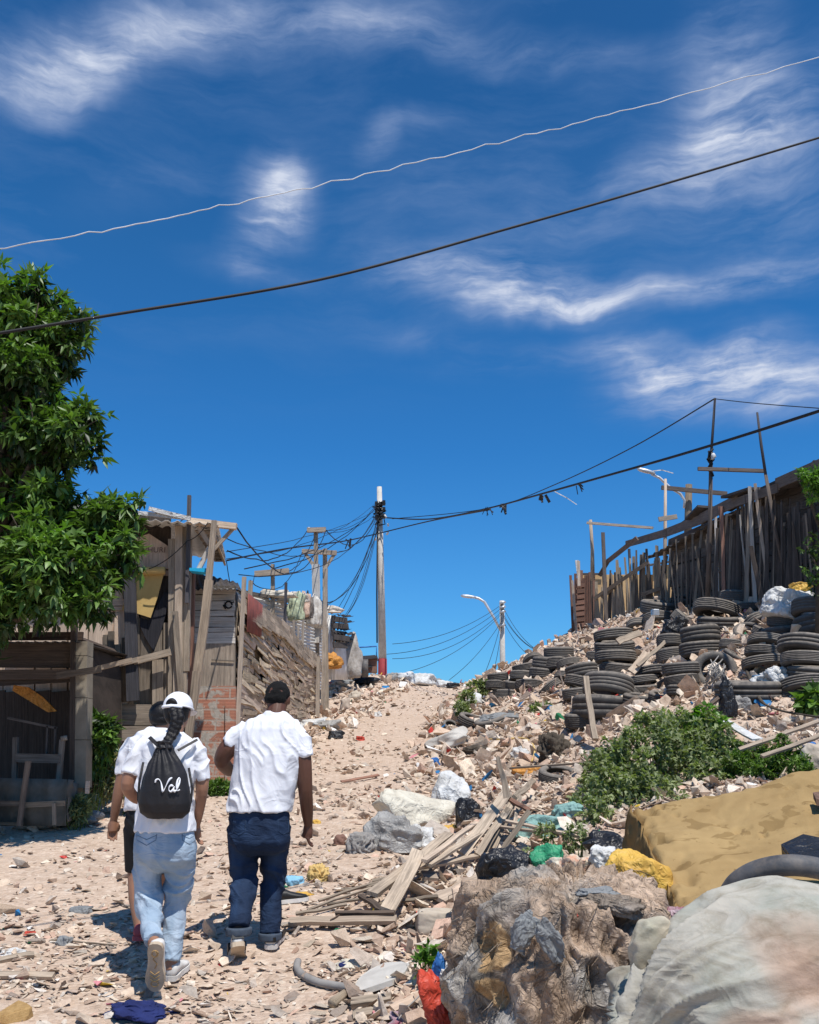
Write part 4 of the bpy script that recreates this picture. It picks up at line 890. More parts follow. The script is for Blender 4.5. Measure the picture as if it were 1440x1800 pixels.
# picket fence line on the ridge: one fence thing, each picket a part
pf = empty('picket_fence', on(6.45, 18), 'ragged fence of split grey pickets in front of the dark clapboard house', 'fence')
rp = random.Random(11)
def picket(px, yt, yb, x, w, mat='wood', k=1, par=None, lean=None, jx=.06):
    Y = pxY(px, x); a = pt(px, yb, Y); b = pt(px + (rp.uniform(-10, 10) if lean is None else lean), yt, Y); a.z = min(a.z, h1(a.x, Y) + .05)
    a.x += rp.uniform(-jx, jx); b.x += rp.uniform(-jx, jx)
    return one('picket', mat, lambda mb: mb.beam(a, b, w, .022, (-.7, -1, 0), (k, k * .97, k * .93), w1=w * rp.uniform(.6, 1), wob=.006, nseg=4), par)
nb = 0
for i in range(84):
    px = 1162 + (1440 - 1162) * (i + rp.random()) / 83
    yt = float(np.interp(px, [1160, 1230, 1290, 1330, 1370, 1440], [962, 925, 895, 855, 880, 880])) + rp.uniform(-12, 55); mat = rp.choice(['wood', 'clap', 'clap', 'clap', 'wood'])
    picket(px, yt, 1062, 6.45, rp.uniform(.025, .075), mat, rp.uniform(.6, 1.15), pf)
picket(1255, 905, 1003, 6.4, .07, 'white_wood', 1.25, pf, 0); picket(1273, 890, 1045, 6.4, .07, 'red', 1.6, pf, 0); picket(1267, 890, 985, 6.4, .05, 'red', 1.4, pf, -1); picket(1322, 855, 960, 6.35, .08, 'white_wood', .9, pf, -4); picket(1338, 850, 940, 6.35, .07, 'pale', 1.0, pf, -6)
picket(1313, 860, 1030, 6.35, .08, 'pale', .8, pf, 4); picket(1345, 960, 1040, 6.3, .09, 'clap', 1, pf, -20); picket(1310, 905, 1000, 6.35, .04, 'white_wood', .7, pf, -14)
one('rail', 'clap', lambda mb: (mb.beam(wl(6.5, pxY(1175, 6.5), 1030), wl(6.5, pxY(1330, 6.5), 985), .07, .04, (-1, 0, 0), (.8, .8, .8)),), pf)
# older, lower fence further along
pg = empty('leaning_stake_fence', on(6.0, 27), 'low leaning stake fence in front of the yellow board wall', 'fence')
def pick2(px, yt, yb, Y, w, mat, k, dx=0):
    a = pt(px, yb, Y); b = pt(px + dx, yt, Y); one('picket', mat, lambda mb: mb.beam(a, b, w, .03, (-.3, -1, 0), (k, k * .97, k * .9), w1=w * .7, wob=.006), pg)
for i in range(34):
    px = 1042 + (1168 - 1042) * (i + rp.random() * .7) / 34; Y = np.interp(px, [1040, 1170], [28, 25])
    yt = float(np.interp(px, [1040, 1060, 1100, 1130, 1170], [1025, 1010, 985, 975, 960])) + rp.uniform(-14, 22); yb = float(np.interp(px, [1040, 1100, 1170], [1112, 1092, 1068]))
    pick2(px, yt, yb, Y, rp.uniform(.05, .12), rp.choice(['wood', 'clap', 'pale', 'wood']), rp.uniform(.7, 1.2), rp.uniform(-9, 5))
one('rail', 'wood', lambda mb: (mb.beam(pt(1045, 1052, 27.7), pt(1140, 988, 25.4), .1, .05, (0, -1, 0), (.7, .7, .7)), mb.beam(pt(1058, 1050, 27.4), pt(1078, 1032, 27), .12, .05, (0, -1, 0), (.5, .5, .5)), mb.beam(pt(1128, 1045, 25.6), pt(1168, 1032, 25), .1, .05, (0, -1, 0), (.5, .5, .5))), pg)
for args in ((1060, 936, 1066, 1090, 6, 'clap', 1.2), (1106, 965, 1112, 1085, 4, 'char', 1.2), (1155, 960, 1160, 1070, 4, 'char', 1)):
    one('tall_stake', args[5], lambda mb: bpx(mb, args[0], args[1], args[2], args[3], args[4], 26.5, .06, (args[6],) * 3), pg)
bb = one('bent_board', 'clap', lambda mb: (bpx(mb, 1054, 1012, 1070, 985, 7, 26.9, .05, (1.2, 1.2, 1.2), 26.6), bpx(mb, 1068, 987, 1120, 946, 8, 26.6, .05, (1.5, 1.4, 1.4), 25.5)), None, 'long warped board standing up crooked over the leaning stake fence', 'board')
yw = empty('yellow_board_hut', base(1090, 1060, 31), 'hut with yellow ply walls behind the leaning stake fence', 'hut')
one('wall', 'tansheet', lambda mb: (mb.pxp([(1018, 1010), (1148, 1010), (1148, 1110), (1018, 1110)], 30.5, .05, (1.25, 1.15, 1)), mb.pxp([(1148, 995), (1200, 990), (1200, 1080), (1148, 1080)], 30.2, .05, (1.25, 1.15, 1))), yw)
one('roof', 'zincdark', lambda mb: (mb.prism([pt(1140, 996, 30), pt(1200, 985, 30), pt(1200, 985, 33), pt(1140, 994, 33)], (0, 0, .05), (1, 1, 1)), mb.beam(pt(1014, 1009, 30.4), pt(1060, 1009, 30.4), .06, .05)), yw)
one('corner_strip', 'whiteplastic', lambda mb: bpx(mb, 1014, 985, 1019, 1022, 6, 30.0, .05), yw)
def f(mb):
    for k in range(11):
        px = 1006 + k * 3.6; bpx(mb, px + (2 if k else -3), 1008 + rnd(-6, 10), px + 2, 1122, 4.4, 28.8 - k * .05, .04, (rnd(.8, 1.3),) * 3)
    for k in range(9): bpx(mb, 1012, 1030 + k * 10, 1044, 1026 + k * 10, 7, 28.5, .03, (rnd(.7, 1.2),) * 3)
one('board_screen', 'red', f, None, 'upright screen of reddish brown boards at the far end of the ridge', 'screen')
one('end_stake', 'pale', lambda mb: (bpx(mb, 1006, 1020, 1014, 1118, 4, 28.4, .04, (.9, .9, .9)), bpx(mb, 1017, 986, 1018, 1030, 5, 28.3, .04, (1.2, 1.2, 1.2))), None, 'thin pale stake at the outer edge of the reddish board screen', 'stake')
# tall raw poles
def pole(name, label, pieces, mats=None, cat='pole'):
    x0, y0 = pieces[0][2:4]; Y = pieces[0][5]; b = pt(x0, y0, Y); root = empty(name, Vector((b.x, Y, h1(b.x, Y))), label, cat)
    for p in pieces:
        one(p[7], p[6], lambda mb: mb.tube([pt(p[0], p[1], p[5]), pt((p[0] + p[2]) / 2 + rnd(-1.5, 1.5), (p[1] + p[3]) / 2, p[5]), pt(p[2], p[3], p[5])], [p[4] / 2 / ppm(p[5], 5) * q for q in (.8, 1, 1.1)], 7, (1.2, 1.15, 1.1), rough=.12), root)
    return root
r1 = pole('raw_pole', 'tallest crooked pole with knotted wire halfway, rising over the clapboard house', [(1257, 700, 1250, 800, 5, 17.6, 'char', 'upper_shaft'), (1250, 795, 1244, 1050, 8, 17.6, 'clap', 'lower_shaft')])
one('lashing', 'black', lambda mb: [mb.tube([pt(1250 + rnd(-5, 5), 790 + k * 4 + rnd(-3, 3), 17.5), pt(1249 + rnd(-6, 6), 795 + k * 4, 17.45), pt(1250 + rnd(-5, 5), 800 + k * 4, 17.6)], .025, 5) for k in range(10)], r1)
one('white_rag', 'whiteplastic', lambda mb: mb.tube([pt(1253, 797, 17.4), pt(1255, 802, 17.4), pt(1252, 808, 17.4)], [.03, .05, .02], 6), r1)
r2 = pole('raw_pole', 'leaning thin pole between the tallest pole and the bright green tree', [(1331, 725, 1347, 840, 5, 16.5, 'char', 'upper_shaft'), (1346, 835, 1380, 1010, 7, 16.5, 'clap', 'lower_shaft')])
one('cross_bar', 'clap', lambda mb: bpx(mb, 1227, 824, 1345, 828, 6, 17.0, .06, (1.4, 1.4, 1.4)), None, 'horizontal rail tied across the two tall crooked poles', 'rail')
r3 = pole('raw_pole', 'slim pole with a peeling pinkish top beside the far street lamp', [(1170, 842, 1168, 1060, 6, 25, 'pale', 'shaft')])
r4 = pole('raw_pole', 'short pole carrying one end of the thin rail above the yellow hut', [(1038, 914, 1042, 1020, 7, 27.5, 'wood', 'shaft')])
one('thin_rail', 'wood', lambda mb: bpx(mb, 1032, 919, 1148, 928, 4, 27.4, .05, (1.3, 1.3, 1.3), 26.0), None, 'thin rail running from the short pole to the house corner', 'rail')
one('cap_board', 'wood', lambda mb: (bpx(mb, 1158, 913, 1190, 908, 8, 24.8, .06, (1.1, 1.1, 1.1))), None, 'short board nailed across the slim pole at the roof corner', 'board')
pp = empty('concrete_pole', base(1210, 950, 31), 'thick concrete pole end standing behind the clapboard house roof', 'pole')
one('shaft', 'wood', lambda mb: mb.tube([pt(1211, 852, 31), pt(1209, 960, 31)], [.11, .13], 10, (.6, .57, .52)), pp); one('crossarm', 'clap', lambda mb: bpx(mb, 1163, 857, 1278, 868, 7, 30.7, .1, (1, 1, 1)), pp)
# street lamps
def lamp(name, label, px, yt, yb, Y, arm, head, r=.11, sh='concrete'):
    b = pt(px, yb, Y); root = empty(name, Vector((b.x, Y, h1(b.x, Y))), label, 'street lamp', 'street lamps')
    b.z = min(b.z, h1(b.x, Y))
    if sh: one('pole', sh, lambda mb: mb.tube([b, pt(px - .5, yt, Y)], [r * 1.2, r * .9], 10), root)
    P = [pt(x, y, Y - .2) for x, y in arm]; one('arm', 'steel', lambda mb: mb.tube(P, .06 * Y / 50 + .01, 8), root)
    h = [pt(x, y, Y - .25) for x, y in head]; d = (h[1] - h[0]); 
    def f(mb):
        w = d.length; mb.tube([h[0], h[0] + d * .15, h[0] + d * .5, h[0] + d * .9, h[1]], [w * .04, w * .11, w * .13, w * .09, w * .05], 10)
    one('lamp_head', 'steel', f, root); return root
l1 = lamp('street_lamp', 'distant street lamp on a pole beyond the crest with a long curved white arm', 883, 1056, 1200, 58, [(880, 1108), (868, 1085), (852, 1058), (842, 1052), (828, 1048)], [(810, 1047), (836, 1050)], .16)
one('arm_band', 'steel', lambda mb: [mb.tube([pt(883, y, 57.7), pt(884, y + 3, 57.7)], .2, 8) for y in (1058, 1066, 1074, 1098)], l1)
l2 = lamp('street_lamp', 'street lamp head with a white streamer on a curved arm behind the slim pole', 1207, 880, 960, 31.2, [(1203, 893), (1204, 880), (1196, 868), (1178, 857), (1160, 840), (1145, 833)], [(1120, 824), (1152, 832)], .05, None)
one('streamer', 'whiteplastic', lambda mb: mb.beam(pt(1148, 828, 30.9), pt(1165, 826, 30.9), .03, .01), l2); one('streamer', 'whiteplastic', lambda mb: mb.beam(pt(1163, 826, 30.9), pt(1184, 832, 30.9), .03, .01), l2)
# ------------------------------------------------------------------ power poles in the middle
mp_ = empty('power_pole', base(670, 1190, 38), 'tall pale concrete power pole with a red painted foot, wires fanning from its top', 'power pole')
Yp = 38
b0 = pt(673, 1196, Yp); b0.z -= .8
one('shaft', 'concrete', lambda mb: mb.tube([pt(672.5, 1158, Yp), pt(667, 856, Yp)], [.16, .10], 14, (1.2, 1.18, 1.14)), mp_)
one('painted_foot', 'polered', lambda mb: mb.tube([b0, pt(672.5, 1158, Yp)], [.18, .172], 14), mp_)
def f(mb):
    mb.tube([pt(663, 1130, Yp - .1), pt(662.5, 1043, Yp - .12), pt(664, 905, Yp - .1)], .03, 6)
    for k in range(16): a = rnd(0, 6.3); y = rnd(882, 918); mb.tube([pt(667, y, Yp - .1), pt(667 + 8 * math.cos(a), y + rnd(-4, 4), Yp - .4), pt(667 + 12 * math.cos(a + .7), y + rnd(2, 9), Yp - .3), pt(667, y + rnd(-3, 10), Yp - .15)], .025, 5)
    for y in (885, 897, 908): mb.tube([pt(659, y, Yp - .2), pt(678, y, Yp - .2)], .035, 6); mb.box(pt(662, y + 1, Yp - .25), (.12, .12, .2)); mb.box(pt(675, y - 1, Yp - .25), (.12, .12, .2))
one('wire_clamps', 'black', f, mp_)
one('clamp_rag', 'whiteplastic', lambda mb: [mb.tube([pt(x, y, Yp - .4), pt(x + rnd(-4, 4), y + 5, Yp - .4)], .04, 5) for x, y in ((682, 920), (683, 935), (660, 945), (676, 905))], mp_)
def wpole(label, px, yt, yb, Y, w, bar, braces, mat='wood', extra=None):
    b = pt(px + 2, yb, Y); b.z = min(b.z, h1(b.x, Y)); root = empty('wooden_power_post', Vector((b.x, Y, h1(b.x, Y))), label, 'power post', 'wooden power posts')
    one('post', mat, lambda mb: mb.beam(b, pt(px, yt, Y), w * 1.25, w, (0, -1, 0), (1.1, 1.06, 1), w1=w * .8, wob=.008, nseg=5), root)
    one('crossarm', 'wood', lambda mb: mb.beam(pt(*bar[0], Y - w), pt(*bar[1], Y - w), .12, .1, (0, -1, 0), (1.2, 1.15, 1.1)), root)
    for a, c in braces: one('brace', 'wood', lambda mb: mb.beam(pt(*a, Y - w), pt(*c, Y - w), .09, .04, (0, -1, 0), (1.3, 1.25, 1.15)), root)
    return root
wp = wpole('nearer wooden power post with a short arm at its top, bolted to a whitish splint', 555, 933, 1262, 24.8, .13, ((540, 932), (573, 931)), [])
one('splint', 'white_wood', lambda mb: mb.beam(pt(558, 1130, 24.6), pt(555, 992, 24.6), .2, .08, (0, -1, 0), (.95, .95, .95)), wp); one('insulator', 'steel', lambda mb: [mb.tube([pt(x, 932, 24.7), pt(x, 927, 24.7)], .035, 6) for x in (543, 569)], wp)
wpole('second wooden power post with a braced wide crossarm, close behind the first', 571, 965, 1240, 26.5, .14, ((531, 969), (592, 972)), [((536, 972), (555, 999)), ((588, 974), (570, 1002))])
wpole('small cross-shaped power post standing over the zinc roof', 480, 992, 1110, 20.5, .09, ((448, 1009), (508, 1004)), [])
# ------------------------------------------------------------------ cables
def cable(label, pts2, mat='black', r=.012, sag=0, n=24, group=None, name='power_cable', wob=0):
    P = [pt(*p) for p in pts2]; out = []
    for a, b in zip(P, P[1:]):
        for k in range(n):
            q = k / n; out.append(a.lerp(b, q) + Vector((0, 0, -sag * 4 * q * (1 - q) + wob * mn.noise(Vector((q * 9, r * 900, len(out) * .37))))))
    out.append(P[-1]); return one(name, mat, lambda mb: mb.tube(out, r, 6), None, label, 'cable', group)
def spline(pts2, n=10):
    out = []; P = [pts2[0]] + list(pts2) + [pts2[-1]]
    for i in range(1, len(P) - 2):
        for k in range(n):
            t = k / n; a, b, c, d = [np.array(P[j], float) for j in (i - 1, i, i + 1, i + 2)]
            out.append(tuple(.5 * ((2 * b) + (-a + c) * t + (2 * a - 5 * b + 4 * c - d) * t * t + (-a + 3 * b - 3 * c + d) * t ** 3)))
    out.append(tuple(pts2[-1])); return out
def scable(label, p, mat, r, name='power_cable', jig=0):
    pp_ = [pt(q[0], q[1] + (jig * mn.noise(Vector((q[0] * .03, 0, 3))) if jig else 0), q[2]) for q in spline(p, 12)]
    return one(name, mat, lambda mb: mb.tube(pp_, r, 8), None, label, 'cable')
scable('thick black cable crossing the whole sky', [(-60, 595, 5.2), (200, 553, 5.5), (560, 492, 6), (900, 400, 6.5), (1200, 314, 7), (1500, 224, 7.4)], 'black', .0105)
scable('thin kinked white wire high across the sky above the black cable', [(-60, 446, 5.2), (200, 402, 5.4), (420, 356, 5.7), (620, 312, 6), (900, 245, 6.4), (1160, 178, 6.8), (1500, 84, 7.3)], 'whitecable', .0038, jig=7)
scable('sagging black cable bundle from the concrete pole top with rags caught on it', [(676, 910, 38), (760, 912, 33), (860, 893, 27), (960, 866, 22), (1060, 838, 18.5), (1200, 798, 15.5), (1330, 758, 13.5), (1500, 703, 11.5)], 'black', .024)
scable('cable from the concrete pole past the rag bundle and down over the first wooden post', [(400, 985, 24), (500, 965, 28), (600, 952, 33), (664, 938, 37.8), (760, 915, 34), (860, 896, 27.5)], 'black', .022)
scable('thin cable rising from the concrete pole to the tip of the tallest crooked pole', [(690, 912, 37), (860, 893, 32), (980, 850, 27), (1120, 782, 22), (1256, 701, 17.6)], 'black', .014)
scable('thin wire leaving the tip of the tallest crooked pole towards the picture edge', [(1256, 701, 17.6), (1340, 710, 16), (1500, 722, 14)], 'black', .008)
g = 'service wires fanning out from the concrete power pole'; gl = 'thin black service wire in the tangle left of the concrete power pole'
rw = random.Random(4)
fan = [((664, 888, 37.9), (555, 930, 24.7)), ((664, 884, 37.9), (480, 1000, 20.4)), ((664, 895, 37.9), (398, 970, 16)), ((664, 880, 37.9), (380, 985, 15)), ((664, 905, 37.9), (420, 1010, 15)), ((664, 900, 37.9), (545, 935, 24.7)), ((664, 890, 37.9), (430, 1000, 18)),
       ((664, 902, 37.9), (600, 1088, 28)), ((665, 910, 37.9), (598, 1080, 28)), ((666, 915, 37.9), (604, 1085, 28)), ((664, 920, 37.9), (596, 1095, 28)), ((663, 925, 37.9), (590, 1075, 28)), ((664, 896, 37.9), (570, 968, 26.4)), ((573, 932, 24.7), (415, 925, 12)),
       ((570, 968, 26.4), (395, 945, 13)), ((540, 933, 24.7), (400, 968, 14)), ((532, 970, 26.4), (440, 1020, 16)), ((592, 972, 26.4), (664, 900, 37.9)), ((556, 935, 24.7), (508, 1004, 20.5)), ((573, 932, 24.7), (664, 905, 37.9)), ((448, 1009, 20.5), (398, 985, 14)), ((664, 930, 37.9), (573, 1060, 26)), ((664, 912, 37.9), (567, 1065, 25))]
for k, (a, b) in enumerate(fan): cable(gl, [a, b], 'black', rw.choice([.008, .010, .013]) * (.4 + .6 * min(a[2], b[2]) / 38 + .2), rw.uniform(.15, .9), 16, g, 'service_wire', .04)
cable('thin black wire looping along the wall of the tall shack above the scrawl', [(236, 925, 12), (290, 915, 11.9), (329, 905, 11.9)], 'black', .006, .08)
cable('black wire running from the tall shack roof to the posts', [(262, 1000, 11.9), (330, 950, 11.8), (366, 918, 11.7)], 'black', .006, .05)
gl2 = 'thin wire strung from the distant street lamp pole'; g2 = 'wires strung from the distant street lamp pole'
for a, b, s in [((883, 1062, 58), (690, 1132, 48), .5), ((883, 1068, 58), (680, 1150, 48), .6), ((883, 1075, 58), (690, 1158, 48), .7), ((883, 1078, 58), (720, 1180, 50), .5), ((883, 1090, 58), (790, 1195, 45), .3), ((883, 1085, 58), (852, 1185, 45), .2), ((883, 1095, 58), (868, 1180, 45), .2),
                ((884, 1066, 58), (960, 1150, 45), .5), ((884, 1078, 58), (965, 1145, 45), .6), ((884, 1082, 58), (955, 1148, 45), .4), ((884, 1090, 58), (950, 1165, 45), .4)]:
    cable(gl2, [a, b], 'black', .013, s, 14, g2, 'service_wire')
# rags caught on the bundle
for k, (px, py, Y, mat, lb) in enumerate([(857, 898, 27.3, 'black', 'tattered black strip hanging from the cable bundle, farthest left of the caught rags'), (885, 893, 26, 'blackplastic', 'black and white rag wrapped on the cable bundle beside the tattered strip'), (953, 874, 22.8, 'blackplastic', 'dark rag knotted on the cable bundle with a trailing end'), (1018, 857, 20.2, 'black', 'frayed dark strips hanging on the cable bundle, nearest of the caught rags'), (613, 953, 33, 'blackplastic', 'dark rag bundle hanging on the cable left of the concrete pole')]):
    s = .9 / ppm(Y, 8) * 10
    def f(mb):
        for j in range(6 if mat == 'black' else 5):
            x = px + rnd(-6, 6); y = py + rnd(-8, -2); mb.beam(pt(x, y, Y + rnd(-.1, .1)), pt(x + rnd(-7, 9), y + rnd(5, 17), Y + rnd(-.1, .1)), rnd(.012, .035) if mat == 'black' else rnd(.03, .09), .01, (rnd(-1, 1), -1, 0))
    one('caught_rag', mat, f, None, lb, 'rag')
one('white_streamer', 'whiteplastic', lambda mb: (mb.beam(pt(975, 864, 21.8), pt(998, 876, 21.8), .02, .01), mb.beam(pt(996, 875, 21.8), pt(1014, 887, 21.8), .016, .01)), None, 'white ribbon blowing from the cable bundle', 'ribbon')
# ------------------------------------------------------------------ people
def ell(mb, rings, seg=28, sq=2.3):
    """closed loft of horizontal super-ellipses: (centre, rx, ry)"""
    vs = []
    for c, rx, ry in rings:
        for k in range(seg):
            a = 2 * math.pi * k / seg; ca, sa = math.cos(a), math.sin(a)
            vs.append(Vector(c) + Vector((rx * math.copysign(abs(ca) ** (2 / sq), ca), ry * math.copysign(abs(sa) ** (2 / sq), sa), 0)))
    n = len(rings); fs = [(i * seg + k, i * seg + (k + 1) % seg, (i + 1) * seg + (k + 1) % seg, (i + 1) * seg + k) for i in range(n - 1) for k in range(seg)]
    fs += [tuple(range(seg))[::-1], tuple((n - 1) * seg + k for k in range(seg))]
    if Vector(rings[0][0]).z > Vector(rings[-1][0]).z: fs = [f[::-1] for f in fs]
    mb.add(vs, fs)
def sph(mb, c, r, rot=(0, 0, 0)):
    vs, fs = ico(3); M3 = Euler(rot).to_matrix(); mb.add([Vector(c) + M3 @ Vector((v.x * r[0], v.y * r[1], v.z * r[2])) for v in vs], fs)
def limb(mb, pts, rr, seg=14):
    P = []; Q = []
    for i in range(len(pts) - 1):
        for k in range(4):
            t = k / 4; P.append(Vector(pts[i]).lerp(Vector(pts[i + 1]), t)); Q.append(rr[i] * (1 - t) + rr[i + 1] * t)
    P.append(Vector(pts[-1])); Q.append(rr[-1])
    for _ in range(2): P = [P[0]] + [(P[i - 1] + P[i] * 2 + P[i + 1]) / 4 for i in range(1, len(P) - 1)] + [P[-1]]
    mb.tube(P, Q, seg)
def fused(name, mb, mat, voxel, parent, smooth=4, fold=None, colf=None):
    ob = mb.build(name, M[mat], None); md = ob.modifiers.new('r', 'REMESH'); md.mode = 'VOXEL'; md.voxel_size = voxel; md.use_smooth_shade = True
    sm = ob.modifiers.new('s', 'SMOOTH'); sm.factor = .5; sm.iterations = smooth
    dg = bpy.context.evaluated_depsgraph_get(); dg.update(); me = bpy.data.meshes.new_from_object(ob.evaluated_get(dg)); bpy.data.objects.remove(ob)
    me.name = name; me.materials.clear(); me.materials.append(M[mat])
    if fold:
        co = [v.co.copy() for v in me.vertices]; no = [v.normal.copy() for v in me.vertices]
        for i, v in enumerate(me.vertices): v.co = co[i] + no[i] * fold(co[i], no[i])
    if 'Col' in me.color_attributes: me.color_attributes.remove(me.color_attributes['Col'])
    if colf:
        ca = me.color_attributes.new('Col', 'FLOAT_COLOR', 'POINT')
        for i, v in enumerate(me.vertices): ca.data[i].color = (*colf(v.co), 1)
    me.update(); me.polygons.foreach_set('use_smooth', [True] * len(me.polygons))
    o = bpy.data.objects.new(name, me); COL.objects.link(o)
    if parent is not None:
        l = world_loc(parent)
        me.transform(Matrix.Translation(-l)); o.parent = parent
    return o
def hand(mb, w, d, side, curl=.5, s=1.0, facing=Vector((1, 0, 0))):
    """palm and five fingers; w wrist point, d direction of the hand, facing: across the knuckles (towards the thumb is -side)"""
    d = Vector(d).normalized(); ac = (facing - d * facing.dot(d)).normalized(); nn = d.cross(ac) * side
    limb(mb, [w - d * .02, w + d * .03 * s, w + d * .085 * s], [.026 * s, .032 * s, .036 * s], 12)
    sph(mb, w + d * .05 * s + ac * .012, (.03 * s, .022 * s, .045 * s)); sph(mb, w + d * .05 * s - ac * .012, (.03 * s, .022 * s, .045 * s))
    for k, (o, L) in enumerate(((-.031, .062), (-.0105, .075), (.0105, .080), (.031, .072))):
        b = w + d * .08 * s + ac * o * s; v = d.copy(); pts = [b]
        for j in range(3):
            v = (Quaternion(ac, side * curl * (.35 + .3 * j + .06 * k)) @ v); pts.append(pts[-1] + v * L * s * (.42 - .07 * j))
        limb(mb, pts, [.0095 * s, .009 * s, .0085 * s, .007 * s], 8)
    b = w + d * .03 * s + ac * .03 * s; limb(mb, [b, b + (ac * .6 + d * .8) * .035 * s + nn * .012, b + (ac * .25 + d) * .062 * s + nn * .03], [.014 * s, .011 * s, .009 * s], 8)
def head(mb, c, s=1.0, yaw=0, tilt=.1):
    q = Euler((-tilt, 0, yaw)).to_matrix(); E = lambda x, y, z: Vector(c) + q @ Vector((x * s, y * s, z * s))
    sph(mb, c, (.076 * s, .092 * s, .10 * s), (-tilt, 0, yaw)); sph(mb, E(0, .02, -.045), (.06 * s, .07 * s, .07 * s), (-tilt, 0, yaw)); sph(mb, E(0, -.03, .02), (.074 * s, .075 * s, .08 * s))
    limb(mb, [E(0, .085, .015), E(0, .103, -.01), E(0, .112, -.022)], [.008 * s, .011 * s, .013 * s], 8); sph(mb, E(0, .085, -.055), (.022 * s, .014 * s, .007 * s)); sph(mb, E(0, .086, -.066), (.019 * s, .013 * s, .007 * s)); sph(mb, E(0, .07, -.095), (.025 * s, .02 * s, .02 * s))
    for sgn in (-1, 1):
        sph(mb, E(sgn * .08, -.002, -.008), (.010 * s, .02 * s, .032 * s)); sph(mb, E(sgn * .03, .078, .028), (.024 * s, .012 * s, .006 * s))
    return E
def eyes(E, parent):
    for sgn in (-1, 1):
        mb = MB(); sph(mb, E(sgn * .03, .079, .010), (.012, .010, .008)); mb.build('eye', M['whiteplastic'], parent)
def mskin(name, c): M[name] = m_plain(name, c, tuple(q * .82 for q in c), 9, .5, .12, 90, .002, spec=.4)
mskin('dark_skin', (.115, .048, .028)); mskin('brown_skin', (.33, .165, .10)); mskin('tan_skin', (.30, .15, .09))
M['hair'] = m_plain('black_hair', (.010, .008, .008), (.005, .004, .004), 30, .45, .8, 160, .004)
M['afro'] = m_plain('short_curly_hair', (.008, .007, .007), (.004, .004, .004), 40, .9, 1, 220, .008)
M['shirt'] = m_plain('white_cotton', (.78, .78, .81), (.74, .74, .77), 4, .85, .25, 130, .002, detail=2, crumple=2.6, cdist=.011)
M['capcloth'] = m_plain('white_cap_cloth', (.80, .80, .82), (.74, .74, .77), 5, .8, .2, 120, .002)
def m_denim(name, lo, hi, fade):
    m, nt = gen(name); M[name] = m; t = N(nt, 'ShaderNodeTexCoord').outputs['Object']
    c = ramp(nt, nz(nt, t, 5, 5, .6, .3), [(.3, lo), (.7, hi)]); c = mixc(nt, ramp(nt, nz(nt, N(nt, 'ShaderNodeMapping', {'Vector': t, 'Scale': (5, 5, 2)}).outputs[0], 1.2, 3, .5), [(.45, (0, 0, 0)), (.7, (1, 1, 1))]), c, fade)
    a = N(nt, 'ShaderNodeAttribute', attribute_name='Col').outputs[0]; c = mixc(nt, 1.0, c, a, 'MULTIPLY')
    rn = creases(nt, N(nt, 'ShaderNodeMapping', {'Vector': t, 'Scale': (.7, .7, 1.5)}).outputs[0], 6.0)
    finish(nt, c, .85, mth(nt, 'ADD', rn, mth(nt, 'MULTIPLY', nz(nt, t, 260, 3, .6), .08)), .7, .012, spec=.2)
m_denim('light_denim', (.22, .30, .39), (.35, .435, .52), (.50, .57, .64)); m_denim('dark_denim', (.010, .018, .040), (.018, .036, .078), (.026, .055, .12))
M['leggings'] = m_plain('black_stretch', (.012, .012, .013), None, 9, .7, .2, 60)
M['sole'] = m_plain('tan_rubber_sole', (.50, .40, .29), (.36, .28, .20), 9, .8, .4, 60, .004); M['shoewhite'] = m_plain('white_shoe', (.68, .66, .63), (.5, .47, .43), 9, .6, .2, 60); M['shoeblack'] = m_plain('black_shoe', (.02, .02, .02), None, 9, .5, .2, 60)
M['cuff'] = m_plain('turned_denim_cuff', (.07, .09, .12), (.04, .055, .08), 20, .85, .3, 160)
M['pink_sandal'] = m_plain('pinkish_sandal', (.42, .08, .09), None, 9, .6, .2)
M['nylon'] = m_plain('black_nylon', (.022, .020, .022), (.014, .013, .014), 5, .55, .5, 60, .005)
M['lettering'] = m_plain('white_print', (.85, .85, .87), (.82, .82, .84), 5, .7, 0)
